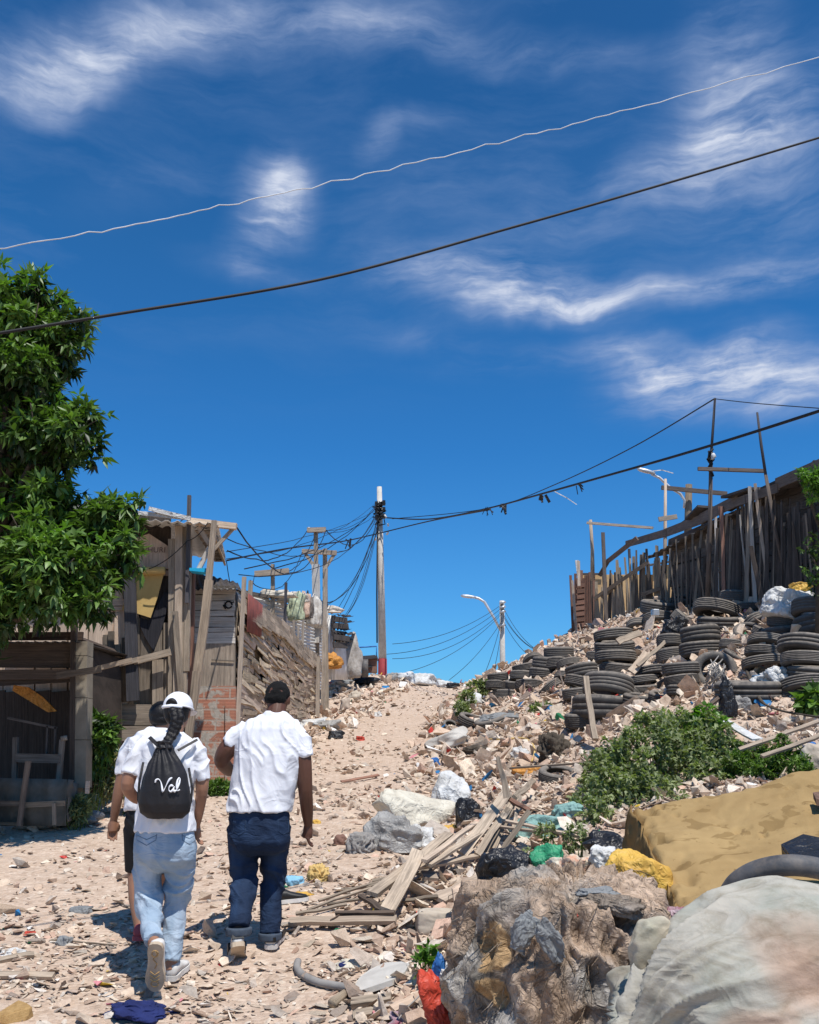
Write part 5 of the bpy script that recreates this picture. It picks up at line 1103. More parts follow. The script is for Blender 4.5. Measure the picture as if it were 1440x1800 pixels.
def shoe(parent, heel, toe, up, w, mats, name='shoe'):
    """shoe from heel to toe points of the SOLE; up = away from the sole"""
    heel = Vector(heel); toe = Vector(toe); d = toe - heel; L = d.length; d.normalize(); up = (Vector(up) - d * Vector(up).dot(d)).normalized(); sd = d.cross(up)
    root = None
    def ring(t, hw, z0, z1, k): return [heel + d * L * t + sd * hw * math.cos(a) + up * ((z0 + z1) / 2 + (z1 - z0) / 2 * math.sin(a)) for a in [2 * math.pi * q / k for q in range(k)]]
    prof = [(-.01, .018, .03, .055), (.02, .032, .02, .085), (.12, .036, .02, .098), (.3, .036, .02, .095), (.45, .038, .02, .078), (.62, .045, .02, .066), (.8, .046, .02, .055), (.94, .034, .02, .045), (1.0, .015, .022, .034)]
    mb = MB(); k = 16; vs = []
    for t, hw, a, b in prof: vs += ring(t, hw * w, a, b, k)
    n = len(prof); mb.add(vs, [(i * k + q, (i + 1) * k + q, (i + 1) * k + (q + 1) % k, i * k + (q + 1) % k) for i in range(n - 1) for q in range(k)] + [tuple(range(k)), tuple((n - 1) * k + q for q in range(k))[::-1]], smooth=True)
    root = mb.build(name, M[mats[0]], parent)
    out = [(-.03, .012), (0, .030), (.06, .037), (.15, .039), (.35, .036), (.5, .039), (.65, .048), (.8, .049), (.92, .038), (.99, .022), (1.02, .008)]
    poly = [heel + d * L * t + sd * h * w for t, h in out] + [heel + d * L * t - sd * h * w for t, h in out[::-1]]
    one('sole', mats[1], lambda m_: m_.prism(poly, up * .028, (1, 1, 1)), root)
    if len(mats) > 2:
        def g(m_):
            for t0, t1, hw, z0, z1 in ((-.012, .05, .030, .045, .075), (.5, .72, .047, .03, .07)):
                a = [heel + d * L * t0 + sd * s_ * hw * w * .9 + up * z for s_ in (-1, 1) for z in (z0, z1)]
                m_.beam(heel + d * L * t0 - sd * hw * w + up * (z0 + z1) / 2, heel + d * L * t0 + sd * hw * w + up * (z0 + z1) / 2, z1 - z0, .012, -d)
                for s_ in (-1, 1): m_.beam(heel + d * L * t0 + sd * s_ * hw * w + up * (z0 + z1) / 2, heel + d * L * (t1 + .15) + sd * s_ * hw * w * 1.05 + up * (z0 + z1) / 2, (z1 - z0), .006, sd)
        one('side_panel', mats[2], g, root)
    return root
def seams(ob, mat, polys, parent, col, r, name='back_pocket'):
    from mathutils.bvhtree import BVHTree
    me = ob.data; o = world_loc(ob); bv = BVHTree.FromPolygons([v.co + o for v in me.vertices], [tuple(p.vertices) for p in me.polygons]); mb = MB()
    for poly in polys:
        P = []
        for a, b in zip(poly, poly[1:]):
            for k in range(5): P.append((a[0] + (b[0] - a[0]) * k / 5, a[1] + (b[1] - a[1]) * k / 5))
        P.append(poly[-1]); W3 = []
        for q in P:
            h = bv.ray_cast(CAM, raydir(*q).normalized())
            if h[0]: W3.append(h[0])
        if len(W3) > 2: mb.tube(W3, r, 5, col)
    if mb.v: mb.build(name, M[mat], ob)
def fold_shirt(seed, amp=.006, diag=.6):
    s = Vector((seed, seed * 2, 0))
    def f(p, n):
        q = Vector((p.x * 12 + diag * p.z * 9, p.y * 7, p.z * 3.2 - diag * p.x * 3)) + s; w = mn.noise(p * 5 + s) * 1.1
        a = 1 - abs(mn.noise(q + Vector((w, w, 0)))) * 2.2; b = mn.noise(q * 2.1 + s)
        return amp * (max(0, a) ** 2 * 1.9 + b * .5 + .25 * a - .75)
    return f
def fold_leg(seed, amp=.008, zs=9.0, knee=None):
    s = Vector((seed, seed * 3, 1))
    def f(p, n):
        w = mn.noise(p * 4 + s)
        q = Vector((p.x * 5, p.y * 5, p.z * zs + p.x * 7 + w * 1.6)) + s; a = 1 - abs(mn.noise(q)) * 2.4
        k = 1.0 if knee is None else .45 + 1.1 * math.exp(-((p.z - knee) / .14) ** 2)
        return amp * k * (max(0, a) ** 2 * 1.6 + .4 * a + .35 * mn.noise(q * 2.2) - .6)
    return f

# ---- walking man in dark jeans
Ym = gp(452, 1674).y; Pm = lambda x, y, d=0: pt(x, y, Ym + d); S = ppm(Ym, .8)
man = empty('person', gp(452, 1674), 'broad man with short black hair walking uphill in a white T-shirt and dark blue jeans', 'person', None)
mb = MB(); E = head(mb, Pm(488, 1229, .05), 1.0, -.1, .25)
limb(mb, [Pm(488, 1240, .02), Pm(484, 1262, -.01), Pm(480, 1285, 0)], [.062, .070, .10])
ell(mb, [(Pm(482, 1262), .08, .07), (Pm(478, 1285), .19, .10), (Pm(472, 1340), .19, .12), (Pm(460, 1400), .17, .13), (Pm(456, 1450), .18, .13)])
limb(mb, [Pm(425, 1292), Pm(398, 1318, -.02), Pm(388, 1338, .0), Pm(404, 1356, .18), Pm(418, 1352, .30)], [.065, .062, .052, .042, .030]); hand(mb, Pm(420, 1351, .31), (.6, .7, .3), 1, .8)
limb(mb, [Pm(524, 1290), Pm(533, 1335, -.02), Pm(537, 1390, -.01), Pm(540, 1425, .05), Pm(542, 1450, .1)], [.066, .058, .048, .042, .029]); hand(mb, Pm(542, 1449, .1), (-.06, .15, -1), -1, .55, 1.0, Vector((-.25, 1, 0)))
limb(mb, [Pm(430, 1440), Pm(428, 1500, .04), Pm(430, 1545, .03), Pm(424, 1590, -.1), Pm(419, 1640, -.21)], [.07, .06, .05, .042, .036]); limb(mb, [Pm(482, 1440), Pm(482, 1500, .08), Pm(480, 1545, .12), Pm(477, 1600, .08), Pm(474, 1650, .05)], [.07, .06, .05, .042, .036])
body = fused('body', mb, 'dark_skin', .0045, man, 4); eyes(E, body)
mb = MB(); sph(mb, E(0, -.010, .030), (.085, .098, .089)); sph(mb, E(0, -.048, -.008), (.075, .058, .052))
hr = fused('hair', mb, 'afro', .008, man, 3, lambda p, n: (.004 * mn.noise(p * 90) + .005 * mn.noise(p * 35)) - (.03 if (p - E(0, .08, -.02)).length < .075 else 0))
mb = MB()
ell(mb, [(Pm(484, 1252, -.01), .072, .068), (Pm(483, 1259, 0), .115, .082), (Pm(480, 1268), .168, .10), (Pm(476, 1281), .215, .118), (Pm(474, 1300), .232, .13), (Pm(471, 1335), .228, .145), (Pm(466, 1375), .218, .155), (Pm(459, 1405), .213, .165), (Pm(455, 1426), .212, .17)])
limb(mb, [Pm(437, 1284), Pm(418, 1296, -.01), Pm(401, 1311, -.02)], [.072, .074, .066]); limb(mb, [Pm(512, 1283), Pm(529, 1300), Pm(537, 1332, -.02)], [.072, .070, .058])
shirt = fused('tshirt', mb, 'shirt', .007, man, 5, fold_shirt(3, .0062, .5))
mb = MB(); ell(mb, [(Pm(456, 1412), .188, .140), (Pm(456, 1440), .197, .15), (Pm(456, 1462), .200, .15), (Pm(456, 1480), .200, .148), (Pm(456, 1494), .17, .12), (Pm(456, 1502), .10, .08)])
limb(mb, [Pm(428, 1455, 0), Pm(428, 1500, .04), Pm(430, 1545, .03), Pm(424, 1590, -.1), Pm(420, 1632, -.2)], [.108, .096, .080, .072, .067]); limb(mb, [Pm(483, 1455, .0), Pm(482, 1500, .08), Pm(480, 1545, .12), Pm(477, 1600, .08), Pm(475, 1642, .05)], [.108, .092, .074, .067, .063])
jeans = fused('jeans', mb, 'dark_denim', .008, man, 6, fold_leg(5, .008, 9, Pm(0, 1560).z), lambda p: (1, 1, 1))
seams(jeans, 'dark_denim', [[(411, 1441), (432, 1442), (431, 1462), (421, 1468), (411, 1462), (411, 1441)]], man, (1.6, 1.5, 1.3), .0022)
seams(jeans, 'dark_denim', [[(489, 1441), (508, 1441), (507, 1462), (498, 1467), (489, 1461), (489, 1441)]], man, (1.6, 1.5, 1.3), .0022)
for a, r_ in (((420, 1637, -.205), .082), ((475, 1646, .05), .076)):
    mb = MB(); c = Pm(*a); ell(mb, [(c + Vector((0, 0, -.022)), r_ * .98, r_ * .98), (c + Vector((0, 0, .022)), r_, r_)], 24, 2); fused('turned_cuff', mb, 'cuff', .008, jeans, 2)
shoe(man, Pm(419, 1664, -.30), Pm(416, 1689, -.10), (0, -.25, .9), 1.1, ('shoewhite', 'sole', 'shoeblack'))
p = Pm(475, 1672, 0); p.z = h1(p.x, p.y) + .012; q = p + Vector((.015, .27, .035)); shoe(man, p, q, (0, 0, 1), 1.1, ('shoewhite', 'shoewhite', 'shoeblack'))

# ---- woman with the drawstring bag
Y0g = gp(292, 1730).y; Pg = lambda x, y, d=0: pt(x, y, Y0g + d)
girl = empty('person', gp(292, 1730), 'woman in a white cap, long black braid, white T-shirt and pale blue jeans walking uphill', 'person')
mb = MB(); Eg = head(mb, Pg(313, 1252, .03), .93, -.2, .15)
limb(mb, [Pg(312, 1262, .01), Pg(308, 1285, -.01), Pg(303, 1305)], [.046, .048, .07]); ell(mb, [(Pg(304, 1292), .06, .055), (Pg(298, 1315), .15, .08), (Pg(293, 1370), .14, .09), (Pg(292, 1460), .15, .11)])
limb(mb, [Pg(246, 1318), Pg(232, 1352, -.02), Pg(222, 1386, -.04), Pg(238, 1404, .08), Pg(256, 1408, .2)], [.05, .045, .038, .032, .024]); hand(mb, Pg(256, 1408, .2), (.8, .5, .1), 1, .7, .85)
limb(mb, [Pg(345, 1320), Pg(356, 1365), Pg(355, 1395), Pg(349, 1430, .08), Pg(345, 1452, .14)], [.05, .043, .036, .031, .023]); hand(mb, Pg(345, 1451, .14), (.05, .25, -1), -1, .6, .85, Vector((-.3, 1, 0)))
limb(mb, [Pg(264, 1470), Pg(260, 1548, .04), Pg(262, 1592, .02), Pg(266, 1626, -.15), Pg(272, 1664, -.3)], [.06, .05, .045, .04, .034]); limb(mb, [Pg(320, 1470), Pg(314, 1550, .08), Pg(308, 1600, .1), Pg(304, 1650, .06), Pg(300, 1706, .02)], [.06, .05, .045, .04, .034])
gb = fused('body', mb, 'brown_skin', .0045, girl, 4); eyes(Eg, gb)
mb = MB(); sph(mb, Eg(0, -.018, .01), (.083, .088, .098)); sph(mb, Eg(0, -.06, -.045), (.05, .035, .045))
fused('hair', mb, 'hair', .007, girl, 3, lambda p, n: (.0025 * mn.noise(Vector((p.x * 90, p.y * 90, p.z * 20)))) - (.035 if (p - Eg(0, .085, -.03)).length < .085 else 0))
mb = MB()
bp = [Pg(*a) for a in ((309, 1250, -.085), (313, 1262, -.105), (310, 1275, -.11), (305, 1288, -.115), (298, 1300, -.135), (289, 1311, -.15), (281, 1321, -.17), (277, 1330, -.18))]
bpts = []
for i in range(len(bp) - 1):
    for k in range(3): bpts.append(bp[i].lerp(bp[i + 1], k / 3))
for i, c in enumerate(bpts):
    r_ = .030 * (1 - .32 * i / len(bpts)); sg = 1 if i % 2 else -1; sph(mb, c + Vector((sg * r_ * .55, -.004, 0)), (r_ * .85, r_ * .75, r_ * .95), (0, sg * .7, 0))
fused('braid', mb, 'hair', .005, girl, 1, lambda p, n: .0015 * mn.noise(p * 120))
mb = MB(); qc = Euler((-.15, 0, -.2)).to_matrix(); vs, fs = ico(4); cv = []
for v in vs:
    z = max(v.z, -.05 + (.0 if v.y > -.4 else 0)); cv.append(Eg(0, -.008, .028) + qc @ Vector((v.x * .090, v.y * .102, z * .098 if v.z > -.05 else z * .098)))
mb.add(cv, fs, smooth=True)
cap = fused('cap', mb, 'capcloth', .006, girl, 4, lambda p, n: .0012 * mn.noise(p * 30))
def f(mb):
    P = [Eg(0, -.008, .028) + qc @ Vector((math.sin(a) * .092, math.cos(a) * .104, -.004)) for a in np.linspace(0, 6.2832, 33)]
    mb.tube(P, .0055, 6, cap=False)
one('band', 'capcloth', f, cap)
one('rear_strap', 'capcloth', lambda mb: mb.tube([Eg(0, -.008, .028) + qc @ Vector((math.sin(a) * .093, math.cos(a) * .106, -.012)) for a in np.linspace(2.4, 3.9, 10)], .009, 6), cap)
one('rear_opening', 'hair', lambda mb: mb.tube([Eg(0, -.008, .028) + qc @ Vector((math.sin(a) * .086, math.cos(a) * .099, .022 * math.sin((a - 2.75) / .8 * 3.14))) for a in np.linspace(2.75, 3.55, 10)], [.006, .012, .015, .017, .018, .018, .017, .015, .012, .006], 8), cap)
def f(mb):
    c = Eg(0, -.008, .028); v = []; n = 14
    for j in range(2):
        for i in range(n + 1):
            a = -1.15 + 2.3 * i / n; v.append(c + qc @ Vector((math.sin(a) * (.092 + .012 * j), math.cos(a) * .104 + .06 * j * math.cos(a * .9), -.004 - .012 * j * math.cos(a))))
    mb.add(v + [p - Vector((0, 0, .004)) for p in v], [(i, i + 1, n + 2 + i, n + 1 + i) for i in range(n)] + [(2 * n + 2 + i + 1, 2 * n + 2 + i, 3 * n + 3 + i, 3 * n + 4 + i) for i in range(n)], smooth=True)
one('brim', 'capcloth', f, cap)
mb = MB()
ell(mb, [(Pg(305, 1286, 0), .052, .055), (Pg(303, 1293, 0), .095, .07), (Pg(299, 1302), .145, .085), (Pg(297, 1316), .172, .10), (Pg(295, 1345), .176, .108), (Pg(293, 1385), .168, .115), (Pg(291, 1425), .170, .122), (Pg(291, 1461), .182, .130)])
limb(mb, [Pg(262, 1306), Pg(243, 1322), Pg(229, 1361, -.03)], [.056, .058, .053]); limb(mb, [Pg(335, 1306), Pg(350, 1325), Pg(358, 1372)], [.056, .055, .047])
fused('tshirt', mb, 'shirt', .0065, girl, 5, fold_shirt(9, .0055, -.5))
mb = MB(); ell(mb, [(Pg(291, 1450), .165, .118), (Pg(291, 1475), .176, .13), (Pg(291, 1496), .183, .138), (Pg(292, 1512), .172, .125), (Pg(292, 1524), .13, .09), (Pg(292, 1532), .07, .05)])
limb(mb, [Pg(262, 1500), Pg(259, 1548, .04), Pg(262, 1592, .02), Pg(266, 1626, -.15), Pg(271, 1654, -.27)], [.088, .081, .070, .060, .052]); limb(mb, [Pg(320, 1500), Pg(314, 1550, .08), Pg(308, 1600, .1), Pg(304, 1650, .06), Pg(300, 1690, .02)], [.088, .078, .066, .060, .056])
gj = fused('jeans', mb, 'light_denim', .007, girl, 6, fold_leg(8, .0085, 8, Pg(0, 1575).z), lambda p: (1, 1, 1))
seams(gj, 'light_denim', [[(240, 1466), (241, 1477), (258, 1486), (274, 1477), (276, 1466)], [(240, 1468), (258, 1476), (276, 1468)]], girl, (.55, .58, .62), .0028)
seams(gj, 'light_denim', [[(320, 1466), (321, 1477), (333, 1484), (344, 1476), (345, 1466)], [(320, 1468), (333, 1474), (345, 1467)]], girl, (.55, .58, .62), .0028)
shoe(girl, Pg(273, 1662, -.36), Pg(272, 1742, -.27), (0, 1, .3), 1.08, ('shoewhite', 'sole'))
def f(mb):
    hp, tp = Pg(273, 1662, -.36), Pg(272, 1742, -.27); d = (tp - hp).normalized(); up = Vector((0, 1, .3)); up = (up - d * up.dot(d)).normalized(); sd = d.cross(up); c = lambda t, s_: hp + (tp - hp) * t + sd * s_ - up * .002
    for t in (.62, .7, .78): mb.tube([c(t - .05, -.025), c(t + .02, 0), c(t - .05, .025)], .0025, 5)
    mb.tube([c(.1, 0), c(.2, .012), c(.3, -.01), c(.4, .012), c(.5, 0)], .0025, 5); mb.tube([c(.84 + .06 * math.sin(a), .02 * math.cos(a)) for a in np.linspace(0, 6.28, 14)], .0025, 5); mb.tube([c(.18 + .07 * math.sin(a), .018 * math.cos(a)) for a in np.linspace(0, 6.28, 14)], .0025, 5)
one('sole_tread', 'tan', f, girl)
p = Pg(300, 1730, 0); p.z = h1(p.x, p.y) + .01; shoe(girl, p, p + Vector((.02, .25, .03)), (0, 0, 1), 1.0, ('shoewhite', 'shoewhite'))
# ---- black drawstring bag with its white script
bag = empty('drawstring_backpack', Pg(291, 1436, -.2), 'black drawstring backpack with white script lettering on the back of the woman', 'backpack')
BR = [(1306, 290, 9, .03), (1314, 290, 13, .035), (1324, 290, 17, .045), (1340, 291, 27, .075), (1362, 291, 37, .10), (1390, 291, 43, .115), (1412, 290, 45, .115), (1428, 290, 42, .10), (1438, 290, 30, .06)]
mb = MB(); ell(mb, [(Pg(cx, y, -.165), hw / 300, dp * .8) for y, cx, hw, dp in BR], 32, 2.2)
def ff(p, n):
    top = max(0, min(1, (p.z - Pg(0, 1385).z) / .25)); a = math.atan2(p.x - Pg(291, 1380).x, -(p.y - (Y0g - .165)))
    return .008 * top * math.sin(a * 13 + p.z * 9) + .004 * (1 - abs(mn.noise(Vector((p.x * 9, p.y * 9, p.z * 7 + p.x * 8)))) * 2)
bgo = fused('pouch', mb, 'nylon', .006, bag, 3, ff)
mb = MB(); ell(mb, [(Pg(290, 1304, -.17), .05, .035), (Pg(290, 1309, -.17), .035, .028), (Pg(290, 1316, -.17), .055, .04)], 24, 2); fused('gathered_mouth', mb, 'nylon', .005, bag, 2, lambda p, n: .006 * math.sin(math.atan2(p.x - Pg(290, 1309).x, p.y - (Y0g - .17)) * 11))
one('strap', 'nylon', lambda mb: mb.beam(Pg(263, 1296, -.085), Pg(284, 1316, -.15), .022, .006, (0, -1, .5)), bag); one('strap', 'nylon', lambda mb: mb.beam(Pg(347, 1300, -.07), Pg(313, 1319, -.15), .014, .006, (0, -1, .5)), bag)
one('strap', 'nylon', lambda mb: mb.tube([Pg(252, 1340, -.11), Pg(245, 1375, -.13), Pg(243, 1405, -.14), Pg(252, 1430, -.17)], .008, 6), bag); one('strap', 'nylon', lambda mb: mb.tube([Pg(332, 1350, -.11), Pg(338, 1385, -.13), Pg(336, 1408, -.15), Pg(328, 1428, -.17)], .008, 6), bag)
def f(mb):
    def L(x, y):
        hw = np.interp(y, [b[0] for b in BR], [b[2] for b in BR]) / 300; dp = np.interp(y, [b[0] for b in BR], [b[3] for b in BR]) * .8; u = (x - 291) / 300 / hw
        return Pg(x, y, -.165 - dp * (1 - abs(u) ** 2.2) ** (1 / 2.2) - .010)
    st = [[(273, 1376), (274, 1371), (279, 1369), (283, 1374), (285, 1384), (286, 1393), (290, 1386), (295, 1375), (299, 1369), (303, 1367)], [(305, 1382), (301, 1380), (297, 1384), (297, 1390), (301, 1392), (305, 1387), (307, 1381), (305, 1388), (307, 1392), (311, 1388)], [(311, 1388), (315, 1378), (317, 1369), (315, 1366), (312, 1372), (310, 1384), (312, 1391), (316, 1388)]]
    for p in st: 
        q = [np.array(a, float) for a in p]; out = []
        for i in range(len(q) - 1):
            for k in range(4): t = k / 4; out.append(q[i] * (1 - t) + q[i + 1] * t)
        out.append(q[-1])
        for _ in range(2): out = [out[0]] + [(out[i - 1] + 2 * out[i] + out[i + 1]) / 4 for i in range(1, len(out) - 1)] + [out[-1]]
        mb.tube([L(*a) for a in out], [.0042 * (1 + .5 * math.sin(i * .45)) for i in range(len(out))], 6)
one('lettering', 'lettering', f, bag)
# ---- third walker, mostly behind the woman
Y0t = gp(244, 1652).y; Pt = lambda x, y, d=0: pt(x, y, Y0t + d)
tp = empty('person', gp(250, 1652), 'person in a white T-shirt, black shorts and pinkish sandals, mostly hidden behind the woman', 'person')
mb = MB(); Et = head(mb, Pt(284, 1262, .03), .95, 0, .15)
limb(mb, [Pt(284, 1270), Pt(280, 1288), Pt(276, 1305)], [.05, .052, .08]); ell(mb, [(Pt(276, 1290), .07, .06), (Pt(268, 1315), .16, .09), (Pt(265, 1400), .15, .10), (Pt(264, 1440), .15, .11)])
limb(mb, [Pt(232, 1310), Pt(217, 1360), Pt(208, 1395), Pt(203, 1425, .03), Pt(200, 1442, .05)], [.05, .046, .038, .032, .024]); hand(mb, Pt(200, 1441, .05), (-.05, .1, -1), -1, .3, .88, Vector((.9, .4, 0)))
limb(mb, [Pt(306, 1310), Pt(318, 1370), Pt(320, 1420, .05)], [.05, .042, .026]); hand(mb, Pt(320, 1420, .06), (0, .2, -1), 1, .5, .88)
limb(mb, [Pt(243, 1440), Pt(240, 1530, .04), Pt(240, 1580, -.04), Pt(246, 1634, -.12)], [.08, .06, .052, .032]); limb(mb, [Pt(282, 1440), Pt(288, 1530, .15), Pt(300, 1575, .2), Pt(306, 1604, .25)], [.08, .06, .05, .032])
for a, dy in ((Pt(246, 1640, -.12), 0), (Pt(306, 1610, .25), 0)): limb(mb, [a + Vector((0, -.03, 0)), a + Vector((0, .06, -.01)), a + Vector((0, .16, -.02))], [.03, .032, .026])
tb = fused('body', mb, 'tan_skin', .0045, tp, 4); eyes(Et, tb)
mb = MB(); sph(mb, Et(0, -.012, .028), (.086, .096, .090)); sph(mb, Et(0, -.045, -.02), (.07, .058, .055)); fused('hair', mb, 'hair', .008, tp, 3, lambda p, n: .003 * mn.noise(p * 60) - (.03 if (p - Et(0, .08, -.02)).length < .075 else 0))
mb = MB(); ell(mb, [(Pt(279, 1278), .06, .06), (Pt(275, 1286), .115, .08), (Pt(270, 1298), .165, .10), (Pt(267, 1320), .178, .11), (Pt(266, 1370), .17, .12), (Pt(264, 1425), .178, .13)])
limb(mb, [Pt(240, 1302), Pt(224, 1325), Pt(217, 1362)], [.06, .062, .056]); limb(mb, [Pt(296, 1302), Pt(310, 1325), Pt(318, 1360)], [.06, .062, .056]); fused('tshirt', mb, 'shirt', .009, tp, 5, fold_shirt(14, .005, .4))
mb = MB(); ell(mb, [(Pt(263, 1412), .15, .11), (Pt(263, 1445), .165, .12), (Pt(263, 1465), .15, .115)]); limb(mb, [Pt(241, 1455), Pt(239, 1500, .02), Pt(238, 1532, .03)], [.088, .08, .07]); limb(mb, [Pt(284, 1455), Pt(287, 1500, .1), Pt(289, 1530, .15)], [.088, .08, .07])
fused('shorts', mb, 'leggings', .009, tp, 3, fold_leg(4, .004, 8))
for a in (Pt(246, 1640, -.12), Pt(306, 1610, .25)):
    h_ = a + Vector((0, -.06, -.038)); s_ = shoe(tp, h_, h_ + Vector((0, .25, 0)), (0, 0, 1), .95, ('pink_sandal', 'pink_sandal'), 'sandal')
# ------------------------------------------------------------------ tyres
def tyre_mesh(name, width=.31, grooves=4, seg=44, worn=0, sd=1):
    rg_ = random.Random(sd); pr = [(.60, -width * .72), (.66, -width * .95), (.78, -width * 1.08), (.88, -width * 1.05), (.945, -width * .93), (.975, -width * .80)]
    n = grooves
    for k in range(n + 1):
        a = -width * .78 + (width * 1.56) * k / (n + 1); b = a + width * 1.56 / (n + 1)
        pr += [(.985 + .012 * math.sin((k + .5) / (n + 1) * math.pi), a + .008), (.985 + .012 * math.sin((k + .5) / (n + 1) * math.pi), b - .012)]
        if k < n: pr += [(.976, b - .008), (.976, b + .004)]
    pr += [(.975, width * .80), (.945, width * .93), (.88, width * 1.05), (.78, width * 1.08), (.66, width * .95), (.60, width * .72), (.61, width * .6), (.74, width * .82), (.88, width * .78), (.92, width * .4), (.92, -width * .4), (.88, -width * .78), (.74, -width * .82), (.61, -width * .6)]
    vs = []; uv = []; m_ = len(pr); sx, sy = 1 + rg_.uniform(-.03, .03), 1 + rg_.uniform(-.03, .03)
    for k in range(seg):
        a = 2 * math.pi * k / seg; wz = 1 + .05 * worn * math.sin(a * 2 + sd); wr = 1 + .02 * math.sin(a * 3 + sd)
        for j, (r, z) in enumerate(pr): vs.append((r * math.cos(a) * sx * wr, r * math.sin(a) * sy * wr, z * wz)); uv.append((a, j / m_))
    fs = [(k * m_ + j, ((k + 1) % seg) * m_ + j, ((k + 1) % seg) * m_ + (j + 1) % m_, k * m_ + (j + 1) % m_) for k in range(seg) for j in range(m_)]
    mb = MB(); mb.add(vs, fs, (1, 1, 1), uv, True); ob = mb.build(name, M['tyre']); me = ob.data; bpy.data.objects.remove(ob)
    return me
TM = [tyre_mesh('tyre', .31, 4, sd=1), tyre_mesh('tyre', .30, 3, sd=2, worn=1), tyre_mesh('tyre', .32, 5, sd=3), tyre_mesh('tyre', .33, 2, sd=4, worn=1)]
rt = random.Random(21)
def tyre(px, py, w, Y, label, group=None, pitch=None, rot=None, mk=None):
    p = pt(px, py, Y); s = ppm(Y, p.z); Rr = w / 2 / s * 1.14
    o = bpy.data.objects.new('tyre', TM[rt.randrange(4) if mk is None else mk]); COL.objects.link(o); zs = Rr if pitch is None else (pitch / s) / .66
    zs = max(.62 * Rr, min(zs, 1.35 * Rr)); o.scale = (Rr, Rr, zs); o.location = p + Vector((0, Rr * .6, 0)); o.rotation_euler = rot or (rt.gauss(0, .12) + .05, rt.gauss(0, .13), rt.uniform(0, 6.28))
    return tag(o, label, 'tyre', group)
ordn = {2: ['upper', 'lower'], 3: ['top', 'middle', 'bottom'], 4: ['top', 'second', 'third', 'bottom']}
STK = [
 ('the four-high stack under the picket fence corner', [(1082, 1115, 60), (1084, 1134, 61), (1086, 1153, 63), (1092, 1173, 60)], None),
 ('the widest stack behind the leafy bush', [(1075, 1205, 77), (1063, 1242, 92)], None),
 ('the small stack hard against the widest stack', [(1026, 1178, 52), (1024, 1199, 50), (1018, 1218, 48)], None),
 ('the fallen stack right of the four-high stack', [(1150, 1180, 54), (1131, 1194, 52), (1134, 1208, 56)], None),
 ('the three-high stack left of the upright leaning tyre', [(1202, 1174, 56), (1203, 1195, 55), (1205, 1213, 52)], None),
 ('the pair above and behind the three-high stack', [(1238, 1114, 62), (1240, 1141, 68)], None),
 ('the dusty pair between rag and three-high stack', [(1182, 1126, 42), (1185, 1152, 48)], None),
 ('the broad pair on the upper row below the fence', [(1268, 1070, 72), (1276, 1092, 76)], None),
 ('the three-high stack of pressed tyres right of the stone pile', [(1366, 1131, 74), (1364, 1147, 78), (1361, 1164, 80)], None),
 ('the big stack at the picture edge', [(1432, 1134, 92), (1438, 1160, 92), (1448, 1182, 90), (1434, 1206, 86)], None),
 ('the pair beside the white sheet', [(1391, 1086, 60), (1384, 1113, 64)], None),
 ('the pair above the big edge stack', [(1444, 1068, 70), (1448, 1098, 74)], None),
 ('the near pair of the crest heap', [(985, 1147, 46), (981, 1168, 46)], None),
 ('the pair in the middle of the crest heap', [(958, 1164, 36), (954, 1183, 38)], None),
 ('the far three of the crest heap', [(922, 1173, 36), (920, 1187, 40), (910, 1203, 38)], None),
 ('the farthest heap above the path end', [(876, 1189, 32), (872, 1204, 30), (888, 1221, 36)], None),
]
for nm, L, _ in STK:
    cx, cy, w = L[-1]; g_ = gp(cx, cy + w * .22); Y = g_.y
    for i, (x, y, w2) in enumerate(L):
        pitch = (L[i + 1][1] - y) if i + 1 < len(L) else (y - L[i - 1][1])
        tyre(x, y, w2, Y + .06 * (len(L) - 1 - i), '%s tyre of %s' % (ordn[len(L)][i], nm), 'tyres banked up against the slope', pitch * 1.02)
def single(px, py, w, label, rot=None, dy=0, mk=None, pitch=None):
    Y = gp(px, py + w * .2).y + dy; return tyre(px, py, w, Y, label, 'tyres banked up against the slope', pitch, rot, mk)
single(1305, 1049, 58, 'lone dark tyre on the highest row beneath the tallest pole', pitch=22); single(1159, 1086, 44, 'tyre with a grey plate lying on it near the stake fence')
single(1168, 1066, 66, 'thin edge of a buried tyre along the foot of the stake fence', (.25, .1, 0)); single(1325, 1066, 40, 'half-buried tyre next to the white sheet'); single(1212, 1056, 50, 'buried tyre rim below the cracked pickets', (.3, -.1, 0))
single(1319, 1110, 44, 'tilted worn tyre in the middle of the slope left of the white sheet', (.5, -.5, .3)); single(1352, 1113, 44, 'worn tyre lying askew behind the pressed stack', (.4, .3, .3))
single(932, 1205, 46, 'single flat tyre at the base of the crest heap'); single(1034, 1264, 68, 'sunken tyre in front of the widest stack', (.12, -.08, 0))
single(1128, 1230, 0.1 + 52, 'tyre almost buried in pale rubble below the fallen stack', (.2, .1, 0), mk=3)
o = single(1265, 1180, 68, 'tyre standing on edge filled with dry roots', (1.05, -.75, 0), -.15); 
single(1330, 1212, 108, 'wide flat truck tyre half buried beside black cloth', (.1, 0, 0), mk=3, pitch=32)
o = single(833, 1268, 48, 'crushed tyre at the path edge, farther of the two', (.25, .3, 0)); single(866, 1270, 56, 'crushed tyre at the path edge beside a split hose', (.2, -.3, 0)); single(792, 1276, 26, 'tyre scrap nearest the path among small weeds', (.6, .3, 0))
o = tyre(986, 1364, 66, gp(986, 1372).y, 'small tyre lying flat next to the leafy bush', None, None, (.28, .05, 0), 2); o.scale.z *= .8
